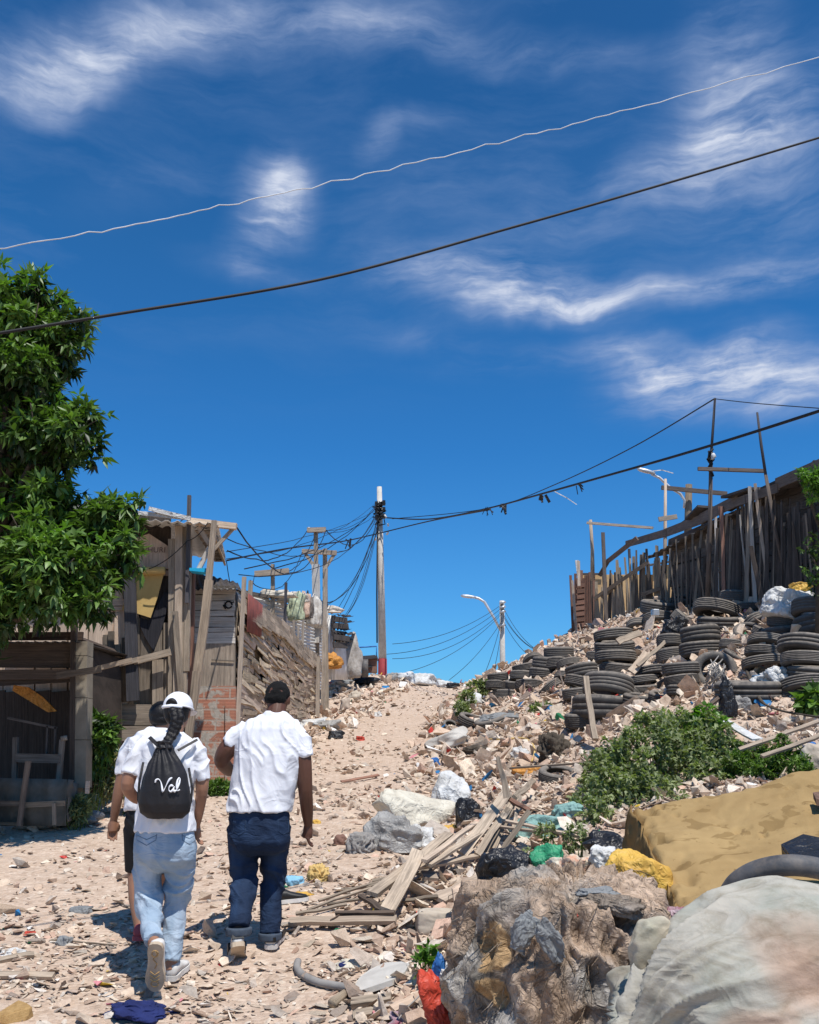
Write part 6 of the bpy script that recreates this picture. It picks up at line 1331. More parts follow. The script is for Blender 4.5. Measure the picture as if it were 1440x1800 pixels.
# roots in the standing tyre
one('dry_roots', 'rope', lambda mb: [mb.tube([pt(1262 + rnd(-18, 14), 1160 + rnd(-12, 20), 13.2 + rnd(0, .2)), pt(1262 + rnd(-16, 12), 1180 + rnd(-8, 8), 13.1), pt(1258 + rnd(-20, 10), 1198 + rnd(-6, 10), 13.2)], .008, 5, (1.1, .8, .55)) for _ in range(22)], None, 'tangle of dry roots stuffed in the standing tyre', 'roots')
rt2 = random.Random(8)
for k, (px, py, w) in enumerate([(1105, 1218, 50), (1170, 1218, 46), (1232, 1168, 48), (1296, 1128, 46), (1300, 1152, 50), (1210, 1086, 50), (1126, 1098, 40), (1058, 1150, 44), (1000, 1190, 42), (1048, 1176, 48), (1335, 1088, 44), (1400, 1210, 60), (1176, 1196, 44), (940, 1160, 34), (1003, 1163, 40), (970, 1205, 40), (1402, 1140, 56)]):
    single(px, py, w, 'worn tyre half sunk in the rubble between the stacks', (rt2.gauss(0, .35), rt2.gauss(0, .35), rt2.uniform(0, 6)), mk=rt2.randrange(4))
for o_ in bpy.data.objects:
    if o_.get('label') == 'worn tyre half sunk in the rubble between the stacks': o_['group'] = 'loose tyres sunk between the stacks'; o_.location.z -= .06
# rubble caught on the tyre tops is part of the rubble itself: extra stones thrown between the stacks
xs_, ys_ = [], []
# ------------------------------------------------------------------ foliage
def leaves(name, cen, dirs, L, Wd, mat, parent, n_per, seed, droop=.5, spread=1.0, cmin=.05, cmax=1.0, cj=None, rad=.0):
    """rosettes of small pointed leaves: cen (n,3) centres, dirs (n,3) shoot directions"""
    r = np.random.RandomState(seed); n = len(cen); C = np.repeat(cen, n_per, 0); D = np.repeat(dirs, n_per, 0); m_ = len(C)
    rv = r.normal(size=(m_, 3)); d = D * r.uniform(.1, .9, (m_, 1)) + rv / np.linalg.norm(rv, axis=1)[:, None] * spread; d[:, 2] -= droop * r.uniform(0, 1, m_); d /= np.linalg.norm(d, axis=1)[:, None]
    C = C + rv * rad
    up = np.array([0, 0, 1.]) + r.normal(size=(m_, 3)) * .45; s = np.cross(d, up); s /= np.linalg.norm(s, axis=1)[:, None] + 1e-9; nn = np.cross(s, d)
    l = L * r.uniform(.6, 1.25, (m_, 1)); w = Wd * r.uniform(.7, 1.2, (m_, 1)) * .5
    b = C + d * l * .05; p1 = C + d * l * .45 + s * w + nn * w * .35; p2 = C + d * l * .45 - s * w + nn * w * .35; md = C + d * l * .5; tp_ = C + d * l - nn * l * .18
    V = np.stack([b, p1, tp_, p2, md], 1).reshape(-1, 3); base_ = np.arange(m_) * 5
    F = np.concatenate([np.stack([base_, base_ + 1, base_ + 4], 1), np.stack([base_ + 1, base_ + 2, base_ + 4], 1), np.stack([base_ + 2, base_ + 3, base_ + 4], 1), np.stack([base_ + 3, base_, base_ + 4], 1)])
    c = r.uniform(cmin, cmax, n) if cj is None else cj; c = np.repeat(c, n_per) * r.uniform(.6, 1.15, m_); c = np.clip(np.repeat(c, 5), 0, 1)
    me = bpy.data.meshes.new(name); me.vertices.add(len(V)); me.vertices.foreach_set('co', V.astype(np.float32).ravel()); me.loops.add(F.size); me.loops.foreach_set('vertex_index', F.astype(np.int32).ravel())
    me.polygons.add(len(F)); me.polygons.foreach_set('loop_start', np.arange(0, F.size, 3, dtype=np.int32)); me.polygons.foreach_set('loop_total', np.full(len(F), 3, np.int32)); me.polygons.foreach_set('use_smooth', [True] * len(F))
    ca = me.color_attributes.new('Col', 'FLOAT_COLOR', 'POINT'); ca.data.foreach_set('color', np.stack([c, c, c, np.ones_like(c)], 1).astype(np.float32).ravel())
    me.update(calc_edges=True); me.materials.append(M[mat]); ob = bpy.data.objects.new(name, me); COL.objects.link(ob)
    if parent is not None: put_under(ob, parent)
    return ob
def shell(blobs, n, seed, pw=.45, flatten=1.0):
    """points in the outer part of a set of balls (centre, radius), outward directions and a light/dark value"""
    r = np.random.RandomState(seed); B = np.array([(*c, q) for c, q in blobs]); wgt = B[:, 3] ** 2; wgt /= wgt.sum(); k = r.choice(len(B), n, p=wgt)
    d = r.normal(size=(n, 3)); d /= np.linalg.norm(d, axis=1)[:, None]; rad = B[k, 3] * r.uniform(.35, 1.08, n) ** pw
    P = B[k, :3] + d * rad[:, None] * np.array([1, 1, flatten]); return P, d, k
# big tree at the left
Yt = 9.3
tb0 = Vector((pt(-60, 1400, Yt).x, Yt + .1, 0)); tb0.z = h1(tb0.x, tb0.y)
tree = empty('broadleaf_tree', tb0, 'large dark green broadleaf tree with drooping leaf clusters, shading the lean-to', 'tree')
def B(px, py, r, dy=0): return (tuple(pt(px, py, Yt + dy)), r / ppm(Yt, 3.5))
blobs = [B(30, 530, 66), B(75, 525, 44), B(-60, 560, 130, .2), B(60, 590, 62, -.1), B(125, 562, 36), B(105, 610, 48), B(15, 660, 70, -.2), B(75, 690, 52), B(-80, 720, 160, .3), B(120, 745, 50), B(155, 735, 32), B(85, 770, 66, -.2), B(130, 800, 45), B(20, 780, 84, .2),
         B(20, 880, 90, .1), B(105, 868, 44), B(150, 895, 40), B(-70, 930, 170, .4), B(190, 905, 42, -.2), B(228, 902, 26, -.2), B(170, 945, 52, -.1), B(70, 950, 84, -.3), B(215, 965, 34, -.3), B(20, 1000, 84, -.3), B(110, 1010, 70, -.5), B(170, 1000, 44, -.4), B(60, 1050, 48, -.4), B(110, 1062, 34, -.5), B(-30, 1060, 80, -.2), B(150, 1045, 30, -.5), B(245, 1000, 16, -.3)]
def kids(bl, n, seed, f=.5, out=.95):
    r = random.Random(seed); res = []
    for c, q in bl:
        for _ in range(n):
            v = Vector((r.gauss(0, 1), r.gauss(0, 1), r.gauss(0, .8))).normalized(); res.append((tuple(Vector(c) + v * q * r.uniform(.55, out)), q * f * r.uniform(.6, 1.15)))
        res.append((c, q * .62))
    return res
P, d, k = shell(kids(blobs, 7, 3), 4300, 4, .6)
sunv = np.array(sv); bright = np.clip(.40 + .38 * d[:, 2] - .25 * d[:, 1] + np.random.RandomState(1).normal(0, .16, len(P)) + np.where(P[:, 2] < pt(0, 960, Yt).z, .14, 0), .02, 1)  # light painted into the leaf tone: paler on upper and sunward sides
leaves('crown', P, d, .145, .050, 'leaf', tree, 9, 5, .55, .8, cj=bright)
P2, d2, k2 = shell([b for b in blobs if b[1] > 0], 260, 9, .1); s_ = d2[:, 2] > -.1; leaves('young_shoots', P2[s_] + d2[s_] * .04, d2[s_], .12, .042, 'leafbright', tree, 7, 8, .3, .8, .2, .9)
def f(mb):
    top = Vector((tb0.x - .1, tb0.y + .15, pt(0, 620, Yt).z)); mb.tube([tb0 - Vector((0, 0, .1)), tb0 + Vector((.05, 0, .9)), tb0 + Vector((-.05, 0, 1.8)), top.lerp(tb0, .4), top], [.20, .16, .15, .10, .04], 12, rough=.06)
one('trunk', 'bark', f, tree)
def f(mb):
    for c, r in blobs:
        c = Vector(c); t0 = tb0 + Vector((-.05, 0, max(1.9, (c.z - tb0.z) * .72))); mid = t0.lerp(c, .55) + Vector((0, 0, .12)); mb.tube([t0, mid, c + Vector((0, 0, r * .3))], [.05, .03, .012], 6)
        for q in range(4): mb.tube([mid.lerp(c, .6), c + Vector((rnd(-1, 1), rnd(-1, 1), rnd(-.6, 1))) * r * .8], [.014, .005], 5)
one('limbs', 'bark', f, tree)
# bright tree at the right edge on the ridge
rtb = pt(1432, 1062, 13.6); rtb.z = h1(rtb.x, rtb.y)
t2 = empty('young_tree', rtb, 'young bright green tree reaching in at the picture edge over the clapboard house', 'tree')
b2 = [(tuple(pt(px, py, 13.5)), r / ppm(13.5, 5)) for px, py, r in ((1408, 832, 13), (1430, 848, 20), (1468, 850, 38), (1428, 872, 12), (1462, 905, 22))]
P, d, k = shell(b2, 230, 14); leaves('crown', P, d, .09, .04, 'leafbright', t2, 8, 15, .3, .9, .15, 1)
b3 = [(tuple(pt(px, py, 13.6)), r / ppm(13.6, 5)) for px, py, r in ((1450, 960, 30), (1435, 1000, 24), (1460, 1030, 34), (1420, 960, 12))]
P, d, k = shell(b3, 130, 16); leaves('lower_crown', P, d, .08, .035, 'leaf', t2, 7, 17, .5, .9, .05, .8)
one('trunk', 'bark', lambda mb: (mb.tube([rtb, pt(1440, 1000, 13.6), pt(1448, 930, 13.6), pt(1440, 860, 13.6)], [.06, .045, .035, .02], 8), mb.tube([pt(1446, 940, 13.6), pt(1420, 870, 13.6), pt(1402, 840, 13.6)], [.03, .02, .01], 6), mb.tube([pt(1444, 1010, 13.6), pt(1418, 960, 13.6)], [.02, .01], 6)), t2)
# weeds
def weed(name, label, blobs, n, L, Wd, mat, seed, cat='bush', npr=7, droop=.25, stems=20, cm=(.05, 1), spread=.9, pw=.45):
    c0 = Vector(blobs[0][0]); blobs = kids(blobs, 5, seed, .5, 1.05) if n > 800 else blobs; root = empty(name, on(c0.x, c0.y), label, cat); P, d, k = shell(blobs, n, seed, pw)
    hz = H(P[:, 0], P[:, 1]); kp = P[:, 2] > hz; P, d = P[kp], d[kp]
    leaves('leaves', P, d, L, Wd, mat, root, npr, seed + 1, droop, spread, cm[0], cm[1])
    def f(mb):
        for i in range(stems):
            q = Vector(P[(i * 37) % len(P)]); b_ = Vector((q.x * .6 + c0.x * .4, q.y * .6 + c0.y * .4, 0)); b_.z = h1(b_.x, b_.y); mb.tube([b_, b_.lerp(q, .5) + Vector((rnd(-.03, .03), rnd(-.03, .03), .02)), q], [.006, .004, .002], 5, (.6, .7, .35))
    one('stems', 'weedbright', f, root); return root
def WB(px, py, r, Y): return (tuple(pt(px, py, Y)), r / ppm(Y))
def WG(px, py, r): return WB(px, py, r, gp(px, py + r * .6).y - .1)
weed('leafy_bush', 'dense dusty green bush of small leaves between the tyre bank and the foam block', [WB(*a) for a in ((1150, 1350, 66, 10.0), (1070, 1365, 44, 10.0), (1040, 1400, 40, 9.8), (1100, 1410, 55, 9.7), (1110, 1310, 46, 10.3), (1170, 1295, 46, 10.4), (1215, 1330, 56, 10.1), (1240, 1290, 40, 10.5), (1245, 1370, 50, 9.7), (1160, 1400, 50, 9.6), (1190, 1275, 24, 10.6), (1080, 1330, 30, 10.2), (1060, 1440, 34, 9.4), (1150, 1270, 26, 10.6), (1030, 1420, 34, 9.6), (1280, 1320, 40, 10.1), (1200, 1265, 22, 10.7), (1040, 1350, 26, 10.2), (1130, 1265, 14, 10.6), (1290, 1360, 36, 9.8))], 2600, .062, .034, 'weed', 31, npr=7, stems=60, cm=(.25, 1))
weed('bright_shoot', 'bright green leafy top sticking out of the dusty bush', [WB(1240, 1262, 22, 10.6), WB(1262, 1280, 18, 10.5), WB(1222, 1285, 18, 10.5)], 120, .09, .055, 'leafbright', 33, 'plant', 5, stems=8)
weed('fresh_weeds', 'fresh light green feathery weeds right of the dusty bush', [WG(*a) for a in ((1320, 1335, 34), (1370, 1338, 32), (1290, 1345, 32), (1410, 1350, 26), (1350, 1322, 24), (1395, 1330, 20), (1340, 1350, 28), (1300, 1320, 22))], 900, .045, .02, 'weedbright', 35, npr=8, stems=40)
weed('low_weed', 'small dark weed at the crest where the path ends', [WB(838, 1212, 16, 24.5), WB(822, 1228, 13, 23), WB(850, 1208, 12, 24.5)], 130, .12, .07, 'weed', 37, 'weed', 6, stems=6)
weed('low_weed', 'small weed on the path edge above the crushed tyres', [WB(812, 1250, 13, 20), WB(806, 1240, 8, 20.5)], 70, .10, .06, 'weed', 38, 'weed', 6, stems=5)
weed('low_weed', 'tuft of weeds in the rubble below the crest heap of tyres', [WB(945, 1252, 15, 18.8), WB(960, 1248, 10, 18.8)], 90, .10, .05, 'weed', 39, 'weed', 6, stems=6)
weed('low_weed', 'broad-leaved weed under the big edge stack of tyres', [WB(1425, 1238, 22, 11.2), WB(1440, 1228, 20, 11.2)], 60, .12, .09, 'leaf', 40, 'weed', 5, cm=(.3, 1), stems=6)
weed('seedling', 'young green seedling beside the torn red and blue plastic', [WB(752, 1672, 13, 5.75), WB(748, 1700, 15, 5.7)], 34, .05, .028, 'leafbright', 41, 'plant', 5, stems=9)
weed('weed_patch', 'weeds growing around the dark rags at the black bag', [WB(1010, 1470, 22, 8.2), WB(960, 1462, 16, 8.4), WB(930, 1505, 14, 7.6)], 120, .05, .022, 'weed', 42, 'weed', 6, stems=12)
weed('creeper', 'dark leafy creeper hanging beside the concrete post', [WB(165, 1280, 22, 10.6), WB(172, 1320, 20, 10.6), WB(165, 1345, 16, 10.6), WB(188, 1300, 14, 10.5), WB(190, 1275, 12, 10.5)], 300, .12, .045, 'leaf', 43, 'plant', 5, .6, 10, (.05, 1))
weed('weedy_grass', 'pale dry grass and weeds at the foot of the tall shack', [WB(205, 1345, 24, 11), WB(215, 1375, 26, 10.8), WB(190, 1385, 18, 10.7), WB(230, 1350, 22, 11)], 420, .11, .02, 'grassdry', 44, 'grass', 7, -.2, 10)
weed('weedy_grass', 'short green grass between the two walkers at the brick wall', [WB(385, 1388, 15, 12.2), WB(370, 1390, 14, 12.2), WB(400, 1386, 10, 12.2)], 200, .08, .02, 'weedbright', 45, 'grass', 7, -.3, 8)
weed('weedy_grass', 'dark grass tuft where the low screen meets the track', [WB(135, 1425, 18, 10), WB(150, 1410, 14, 10.2)], 160, .08, .02, 'weed', 46, 'grass', 7, -.2, 8)
# ------------------------------------------------------------------ dumped things
def gpl(px, py, lift=0, y0=2.5, y1=50):
    d = raydir(px, py); ys = np.linspace(y0, y1, 2500); t = ys / d.y; z = CAM.z + d.z * t; below = np.nonzero(z < H(d.x * t, ys) + lift)[0]; k = below[0] if len(below) else -1
    return Vector((float(d.x * t[k]), float(ys[k]), float(z[k])))
def plank(x0, y0, x1, y1, w, mat='wood', l0=.05, l1=.05, label=None, k=1., t=.022, up=(0, -.6, 1), Yf=None, group=None, w1=None, name='plank'):
    a = gpl(x0, y0, l0) if Yf is None else pt(x0, y0, Yf[0]); b = gpl(x1, y1, l1) if Yf is None else pt(x1, y1, Yf[1]); s = ppm((a.y + b.y) / 2, .8)
    return one(name, mat, lambda mb: mb.beam(a, b, w / s, t, up, (k, k * .96, k * .9), None if w1 is None else w1 / s, 0, 5, .008), None, label, 'plank', group)
G = 'broken boards heaped beside the track'; GLb = 'broken grey board in the heap of timber beside the track'
plank(509, 1620, 697, 1616, 15, 'pale', .05, .08, 'long grey board lying level at the front of the timber heap', .85, .03)
plank(590, 1607, 694, 1604, 7, 'dark', .09, .12, 'short black board resting on the long level board', 1.4, .03)
plank(682, 1601, 736, 1497, 25, 'wood', .12, .26, 'wide grey board standing out towards the top of the timber heap', 1.45, .03, (0, -1, .4)); plank(655, 1572, 790, 1466, 19, 'wood', .15, .24, 'wide board slanting up to the cream sack', 1.3, .03)
plank(745, 1513, 838, 1446, 10, 'pale', .25, .3, 'pale new-looking lath on the timber heap', 1.2); plank(752, 1520, 852, 1460, 11, 'wood', .2, .28, GLb, 1.4, group=G); plank(730, 1526, 868, 1499, 11, 'wood', .2, .1, 'board lying level towards the black bag', 1.3)
plank(812, 1502, 892, 1392, 19, 'wood', .12, .42, 'broad weathered board leaning up to the splintered upright', 1.5, .03, (0, -1, .3)); plank(893, 1402, 874, 1330, 13, 'wood', .35, .75, 'splintered upright plank sticking out of the rubble', 1.1, .035, (0, -1, 0), (8.75, 8.75), w1=6)
for a in ((838, 1502, 900, 1410, 12, 1.2), (866, 1492, 904, 1408, 12, 1.0), (852, 1498, 892, 1420, 9, .7), (826, 1492, 880, 1418, 8, .9), (896, 1480, 915, 1400, 6, 1.2), (880, 1500, 930, 1425, 9, .7)): plank(*a[:5], 'wood', .12, .32, GLb, a[5], .025, (0, -1, .3), group=G)
plank(881, 1397, 932, 1425, 9, 'red', .4, .25, 'dark brown batten crossing the leaning boards', .8); plank(905, 1402, 938, 1372, 10, 'wood', .3, .2, 'short pointed board end above the leaning boards', .9, .03, (0, -1, .2))
plank(856, 1436, 1056, 1478, 6, 'pale', .3, .25, 'thin long lath pointing at the foam block, upper one', 1.0, .02); plank(850, 1449, 1048, 1474, 5, 'pale', .26, .2, 'thin long lath pointing at the foam block, lower one', .9, .02)
plank(635, 1574, 676, 1602, 11, 'dark', .1, .12, 'dark short board crossing at the heap front', 1.2); plank(772, 1582, 848, 1546, 27, 'pale', .08, .1, 'wide pale board between cushion and black bag', .95, .03)
for a in ((540, 1599, 652, 1560, 4, .9), (560, 1583, 668, 1549, 4, .8), (575, 1590, 660, 1575, 4, .6), (600, 1566, 676, 1552, 5, .7), (520, 1607, 610, 1590, 5, 1.0), (640, 1560, 740, 1560, 6, .6), (655, 1548, 760, 1530, 7, .8), (660, 1590, 770, 1575, 7, .5)): plank(*a[:5], 'wood', .06, .1, 'thin dry stick on the front edge of the timber heap', a[5], .015, group='dry sticks at the timber heap', name='stick')
for x, y, w, h_, k, lb in ((710, 1538, 30, 20, .9, 'flat grey tile under the wide boards'), (755, 1540, 26, 26, .8, 'square grey tile among the boards next to the black bag'), (700, 1560, 30, 14, .6, 'dark flat scrap in the middle of the timber heap')):
    p = gpl(x, y, .1); s = ppm(p.y); one('tile', 'wood', lambda mb: mb.box(p, (w / s, h_ / s, .03), rnd(-.3, .3), (k * 1.3, k * 1.25, k * 1.2), .35, .1), None, lb, 'tile')
plank(897, 1350, 1042, 1340, 5, 'wood', .15, .1, 'thin brown batten behind the small tyre', .9); plank(600, 1374, 666, 1362, 6, 'red', .03, .05, 'reddish brown strip lying on the track', 1.3, .015); plank(1300, 1318, 1440, 1268, 9, 'pale', .25, .25, 'pale plank lying on rubble above the fresh weeds', .9); plank(1340, 1330, 1450, 1290, 8, 'wood', .25, .2, 'grey plank below the pale plank near the picture edge', 1.1)
plank(1215, 1268, 1290, 1205, 6, 'dark', .2, .25, 'dark stick pointing at the standing tyre', 1.5, .03); plank(1030, 1190, 1046, 1300, 10, 'wood', .1, .4, 'short broken post in front of the sunken tyre', 1.0, .05, (0, -1, 0), (13.2, 12.6))
for k, a in enumerate(((1110, 1182, 1138, 1148, 15), (1085, 1128, 1125, 1112, 12), (1120, 1170, 1170, 1128, 6))): plank(*a, 'pale' if k == 0 else 'wood', .5, .5, ('grey slab leaning between four-high stack and fallen stack', 'ribbed board thrown beside the four-high stack', 'slim lath between the tyre stacks')[k], 1.1, .03, (0, -1, .4), (15.5, 15.8))
def cat_hard(n): return n in ('cushion', 'net_ball', 'can', 'offcut', 'plate', 'lump', 'log', 'cap')
def cr(name, label, px, py, a, b, mat, Y=None, rot=0, depth=None, seed=1, amp=.25, fold=.16, freq=1.7, ffreq=2.6, sub=5, lift=.0, boxy=.3, tilt=(0, 0), cat=None, neck=None, colf=None, facet=None):
    """crumpled thing whose picture centre is px,py and whose half sizes are a,b pixels"""
    bs = gp(px, py + b) if Y is None else pt(px, py + b, Y); s = ppm(bs.y, bs.z)
    o = blob(name, bs + Vector((0, 0, lift - .02)), (a / s, (depth or a * .8) / s, 2 * b / s / 1.6), M[mat], (tilt[0], tilt[1], rot), sub, amp, freq, fold * (1 if cat_hard(name) else .3), ffreq, seed=seed, boxy=boxy, neck=neck, colf=colf, facet=(.0 if cat_hard(name) else 1.15) if facet is None else facet, planes=26); return tag(o, label, cat or name.split('_')[-1])
cr('woven_sack', 'full cream woven sack with smudged print lying on its side at the track edge', 728, 1424, 66, 30, 'creamplastic', seed=3, amp=.12, fold=.06, boxy=.5, tilt=(0, .22))

cr('plastic_bag', 'grey-brown clear bag stuffed beside the cream sack', 682, 1458, 36, 32, 'greyplastic', seed=4, amp=.25, fold=.12); cr('plastic_bag', 'grey bag below the cream sack, next to the striped one', 700, 1472, 38, 20, 'greyplastic', seed=5, fold=.12)
cr('plastic_bag', 'white bag with a black stripe at the foot of the cream sack', 742, 1468, 24, 19, 'whiteplastic', seed=6, colf=lambda v, a, b: (1, 1, 1)); cr('woven_sack', 'upright white sack behind the cream sack', 795, 1400, 37, 36, 'whiteplastic', seed=7, amp=.2, fold=.1)
cr('plastic_bag', 'small black bag leaning on the upright white sack', 822, 1424, 22, 26, 'blackplastic', seed=8, fold=.2); cr('scrap', 'yellow plastic scrap between cream sack and small black bag', 793, 1455, 17, 7, 'yellowplastic', seed=9)
cr('plastic_bag', 'big shiny black rubbish bag behind the bale of rags', 893, 1522, 52, 42, 'blackplastic', seed=12, amp=.22, fold=.22, ffreq=2.2, Y=6.9, lift=-.02); cr('cloth', 'green folded plastic sheet beside the big black bag', 963, 1508, 27, 24, 'greenplastic', seed=13, Y=6.8, fold=.25, lift=0)
cr('cloth', 'flowered cream cloth between green sheet and yellow sack', 1008, 1528, 44, 30, 'floral', seed=14, Y=6.3, fold=.2); cr('plastic_bag', 'crumpled white and clear plastic on top of the yellow sack', 1064, 1502, 26, 20, 'whiteplastic', seed=15, Y=6.2, fold=.25)
cr('sack', 'yellow plastic sack squeezed between rag bale and foam block', 1112, 1540, 56, 52, 'yellowplastic', seed=16, Y=6.0, amp=.15, fold=.14, boxy=.35, tilt=(0, .25)); cr('cloth', 'dark wet rags under the yellow sack', 1030, 1560, 70, 26, 'greycloth', seed=17, Y=6.2)
cr('sheet', 'crumpled teal sheet in the weeds above the timber heap', 950, 1445, 50, 20, 'teal', seed=18, fold=.2, amp=.3); cr('sheet', 'smaller teal piece behind the crumpled teal sheet', 1000, 1422, 28, 13, 'teal', seed=19, fold=.2); cr('cloth', 'black wet rag lying beside the foam block', 1070, 1478, 40, 18, 'blackplastic', seed=20, Y=8.0)
cr('cushion', 'dirty pale cushion under the front of the timber heap', 768, 1612, 42, 22, 'pillow', seed=22, amp=.06, fold=.03, boxy=.6); cr('scrap', 'crumpled maroon cloth between rag bale and stained sack', 1187, 1614, 26, 20, 'maroon', seed=23, Y=4.75, fold=.3, amp=.4)
cr('plastic', 'torn red plastic hanging at the side of the rag bale', 786, 1762, 26, 48, 'redplastic', seed=24, Y=5.05, fold=.25, amp=.35, tilt=(0, -.3)); cr('plastic', 'torn blue and white plastic above the red plastic', 774, 1708, 14, 34, 'blueplastic', seed=25, Y=5.25, fold=.2, amp=.3); cr('plastic', 'white plastic film beside the torn blue plastic', 788, 1722, 13, 28, 'whiteplastic', seed=26, Y=5.15, fold=.2)
cr('cloth', 'black rags in the shadow under the rag bale', 830, 1790, 50, 34, 'blackplastic', seed=27, Y=5.1); cr('cloth', 'dark maroon net rag on the ground near the picture bottom', 716, 1788, 30, 13, 'maroon', seed=28, fold=.3)
cr('cloth', 'crumpled navy blue cloth behind the heel of the woman', 246, 1768, 46, 14, 'navy', seed=29, fold=.32, amp=.4, boxy=.1, sub=6); cr('scrap', 'thin navy cloth end trailing from the crumpled cloth', 300, 1775, 16, 3, 'navy', seed=30, fold=.3)
cr('offcut', 'grey-green flat offcut lying on the dirt', 142, 1597, 22, 7, 'greycloth', seed=31, fold=.03, amp=.1, boxy=.6); cr('scrap', 'dark green triangular scrap on the dirt track', 112, 1652, 14, 9, 'greycloth', seed=32, fold=.05, boxy=.3)
cr('scrap', 'light blue face mask trodden into the track edge', 514, 1545, 17, 10, 'lightblue', seed=33, fold=.2); cr('scrap', 'yellow wrapper on the track behind the hand of the man', 557, 1443, 8, 5, 'yellowplastic', seed=34, fold=.2); cr('net_ball', 'wad of yellowish netting at the track edge', 560, 1536, 15, 14, 'yellowsheet', seed=35, fold=.35, amp=.2); cr('net_ball', 'round wad of dry fibres below the grey bag', 634, 1482, 20, 16, 'rope', seed=36, fold=.35, amp=.1)
cr('scrap', 'yellow ribbon scraps in front of the netting wad', 525, 1572, 20, 5, 'yellowplastic', seed=37, fold=.4, amp=.4); cr('can', 'brown crushed can on the track', 598, 1474, 12, 10, 'red', seed=38, fold=.05)
p = gp(500, 1592); sh_ = shoe(None, p + Vector((-.05, 0, .0)), p + Vector((.17, .05, .02)), (0, 0, 1), 1, ('shoeblack', 'shoewhite')); tag(sh_, 'lost black and white shoe at the track edge', 'shoe')
cr('scrap', 'pinkish red wrapper high on the track', 634, 1297, 8, 5, 'redplastic', seed=39); cr('scrap', 'white paper scrap high on the track', 665, 1254, 7, 5, 'whiteplastic', seed=40); cr('sheet', 'orange board scrap behind the small tyre', 928, 1352, 27, 8, 'orange', seed=41, fold=.05, amp=.1, boxy=.7)
cr('scrap', 'small blue rag at the edge of the rubble above the white sack', 764, 1338, 9, 8, 'blueplastic', seed=42); cr('cap', 'dark blue cap on a pale scrap in front of the slab', 607, 1697, 13, 9, 'navy', seed=43, fold=.05); cr('scrap', 'pale crumpled paper under the dark blue cap', 622, 1690, 30, 9, 'creamplastic', seed=44, fold=.1)
cr('scrap', 'white tin lid among the litter at the picture edge', 18, 1672, 22, 6, 'whiteplastic', seed=45, fold=.05); cr('scrap', 'pink paper scrap at the picture edge', 52, 1640, 10, 5, 'redplastic', seed=46); cr('scrap', 'flat white paper on the dirt left of the raised shoe', 190, 1747, 14, 4, 'whiteplastic', seed=47, fold=.1)
plank(-20, 1690, 60, 1678, 10, 'wood', .02, .03, 'grey board end entering at the picture edge', 1.1); plank(-10, 1712, 95, 1715, 12, 'wood', .02, .03, 'flat dark edged board lower at the picture edge', 1.3); plank(105, 1652, 205, 1662, 2, 'wood', .01, .02, 'thin twig on the dirt', .8, .008)
# broken concrete slab, bent hose, log
def f(mb):
    P = [(622, 1735), (632, 1718), (650, 1704), (676, 1692), (706, 1690), (720, 1694), (712, 1708), (690, 1722), (660, 1732), (636, 1740)]
    mb.prism([gpl(x, y, .05) for x, y in P], (0, 0, -.03), (.95, .95, .92))
one('slab', 'concrete', f, None, 'broken grey concrete slab touching the bent hose', 'slab')
one('bent_hose', 'rope', lambda mb: mb.tube([gpl(x, y, .03) for x, y in spline([(524, 1690), (522, 1700), (530, 1712), (552, 1724), (580, 1731), (622, 1737)], 5)], .022, 10, (1.1, 1.05, .95)), None, 'bent grey hose section lying in front of the stones', 'hose')
one('short_log', 'wood', lambda mb: mb.tube([gpl(584, 1764, .04), gpl(612, 1742, .04)], [.028, .02], 10, (1, .95, .85)), None, 'short grey log stub below the slab', 'log'); plank(618, 1764, 688, 1756, 16, 'wood', .04, .04, 'rotten split board with dark edges below the slab', 1.0, .04); plank(620, 1785, 662, 1778, 16, 'wood', .02, .02, 'small grey shingle near the picture bottom', 1.0, .015)
plank(690, 1775, 752, 1742, 16, 'pink', .04, .05, 'pinkish flat shard beside the rag bale', 1.1, .02); plank(700, 1790, 742, 1745, 2, 'rope', .06, .1, 'thin wire lying over the pinkish shard', .8, .004)
# path edge junk
cr('sheet', 'bent grey and white sheet at the edge of the path, end turned up', 790, 1300, 34, 13, 'concrete', seed=51, fold=.05, amp=.2, tilt=(0, -.35)); cr('sheet', 'grey bundle of roofing felt behind the crushed tyres', 880, 1262, 40, 12, 'greycloth', seed=52, fold=.2); cr('sack', 'white rag at the head of the rubble beside the crest weed', 833, 1232, 16, 12, 'whiteplastic', seed=53, fold=.2)
one('yellow_hose', 'yellowsheet', lambda mb: mb.tube([gpl(x, y, .08) for x, y in spline([(846, 1297), (880, 1300), (915, 1297), (933, 1304), (940, 1320), (935, 1338)], 6)], .014, 6, (1.2, 1.2, 1)), None, 'yellowish hose curling over the rubble above the orange board', 'hose')
one('black_hose', 'flesh_rubber', lambda mb: mb.tube([gpl(x, y, .08) for x, y in spline([(840, 1262), (842, 1285), (856, 1297), (890, 1300)], 6)], .02, 6), None, 'black hose looping out of the crushed tyres', 'hose'); cr('log', 'dark rotten stump piece on the rubble', 837, 1318, 22, 8, 'bark', seed=54); cr('log', 'uprooted dark stump above the small tyre', 975, 1315, 22, 22, 'bark', seed=55, fold=.35, amp=.4)
cr('scrap', 'white rag below the yellowish hose', 915, 1322, 16, 10, 'whiteplastic', seed=56); cr('sack', 'white crumpled sheet draped over tyres below the house', 1382, 1062, 46, 28, 'whiteplastic', seed=57, Y=14.6, fold=.2, amp=.3, boxy=.2, sub=6, tilt=(0, .3))
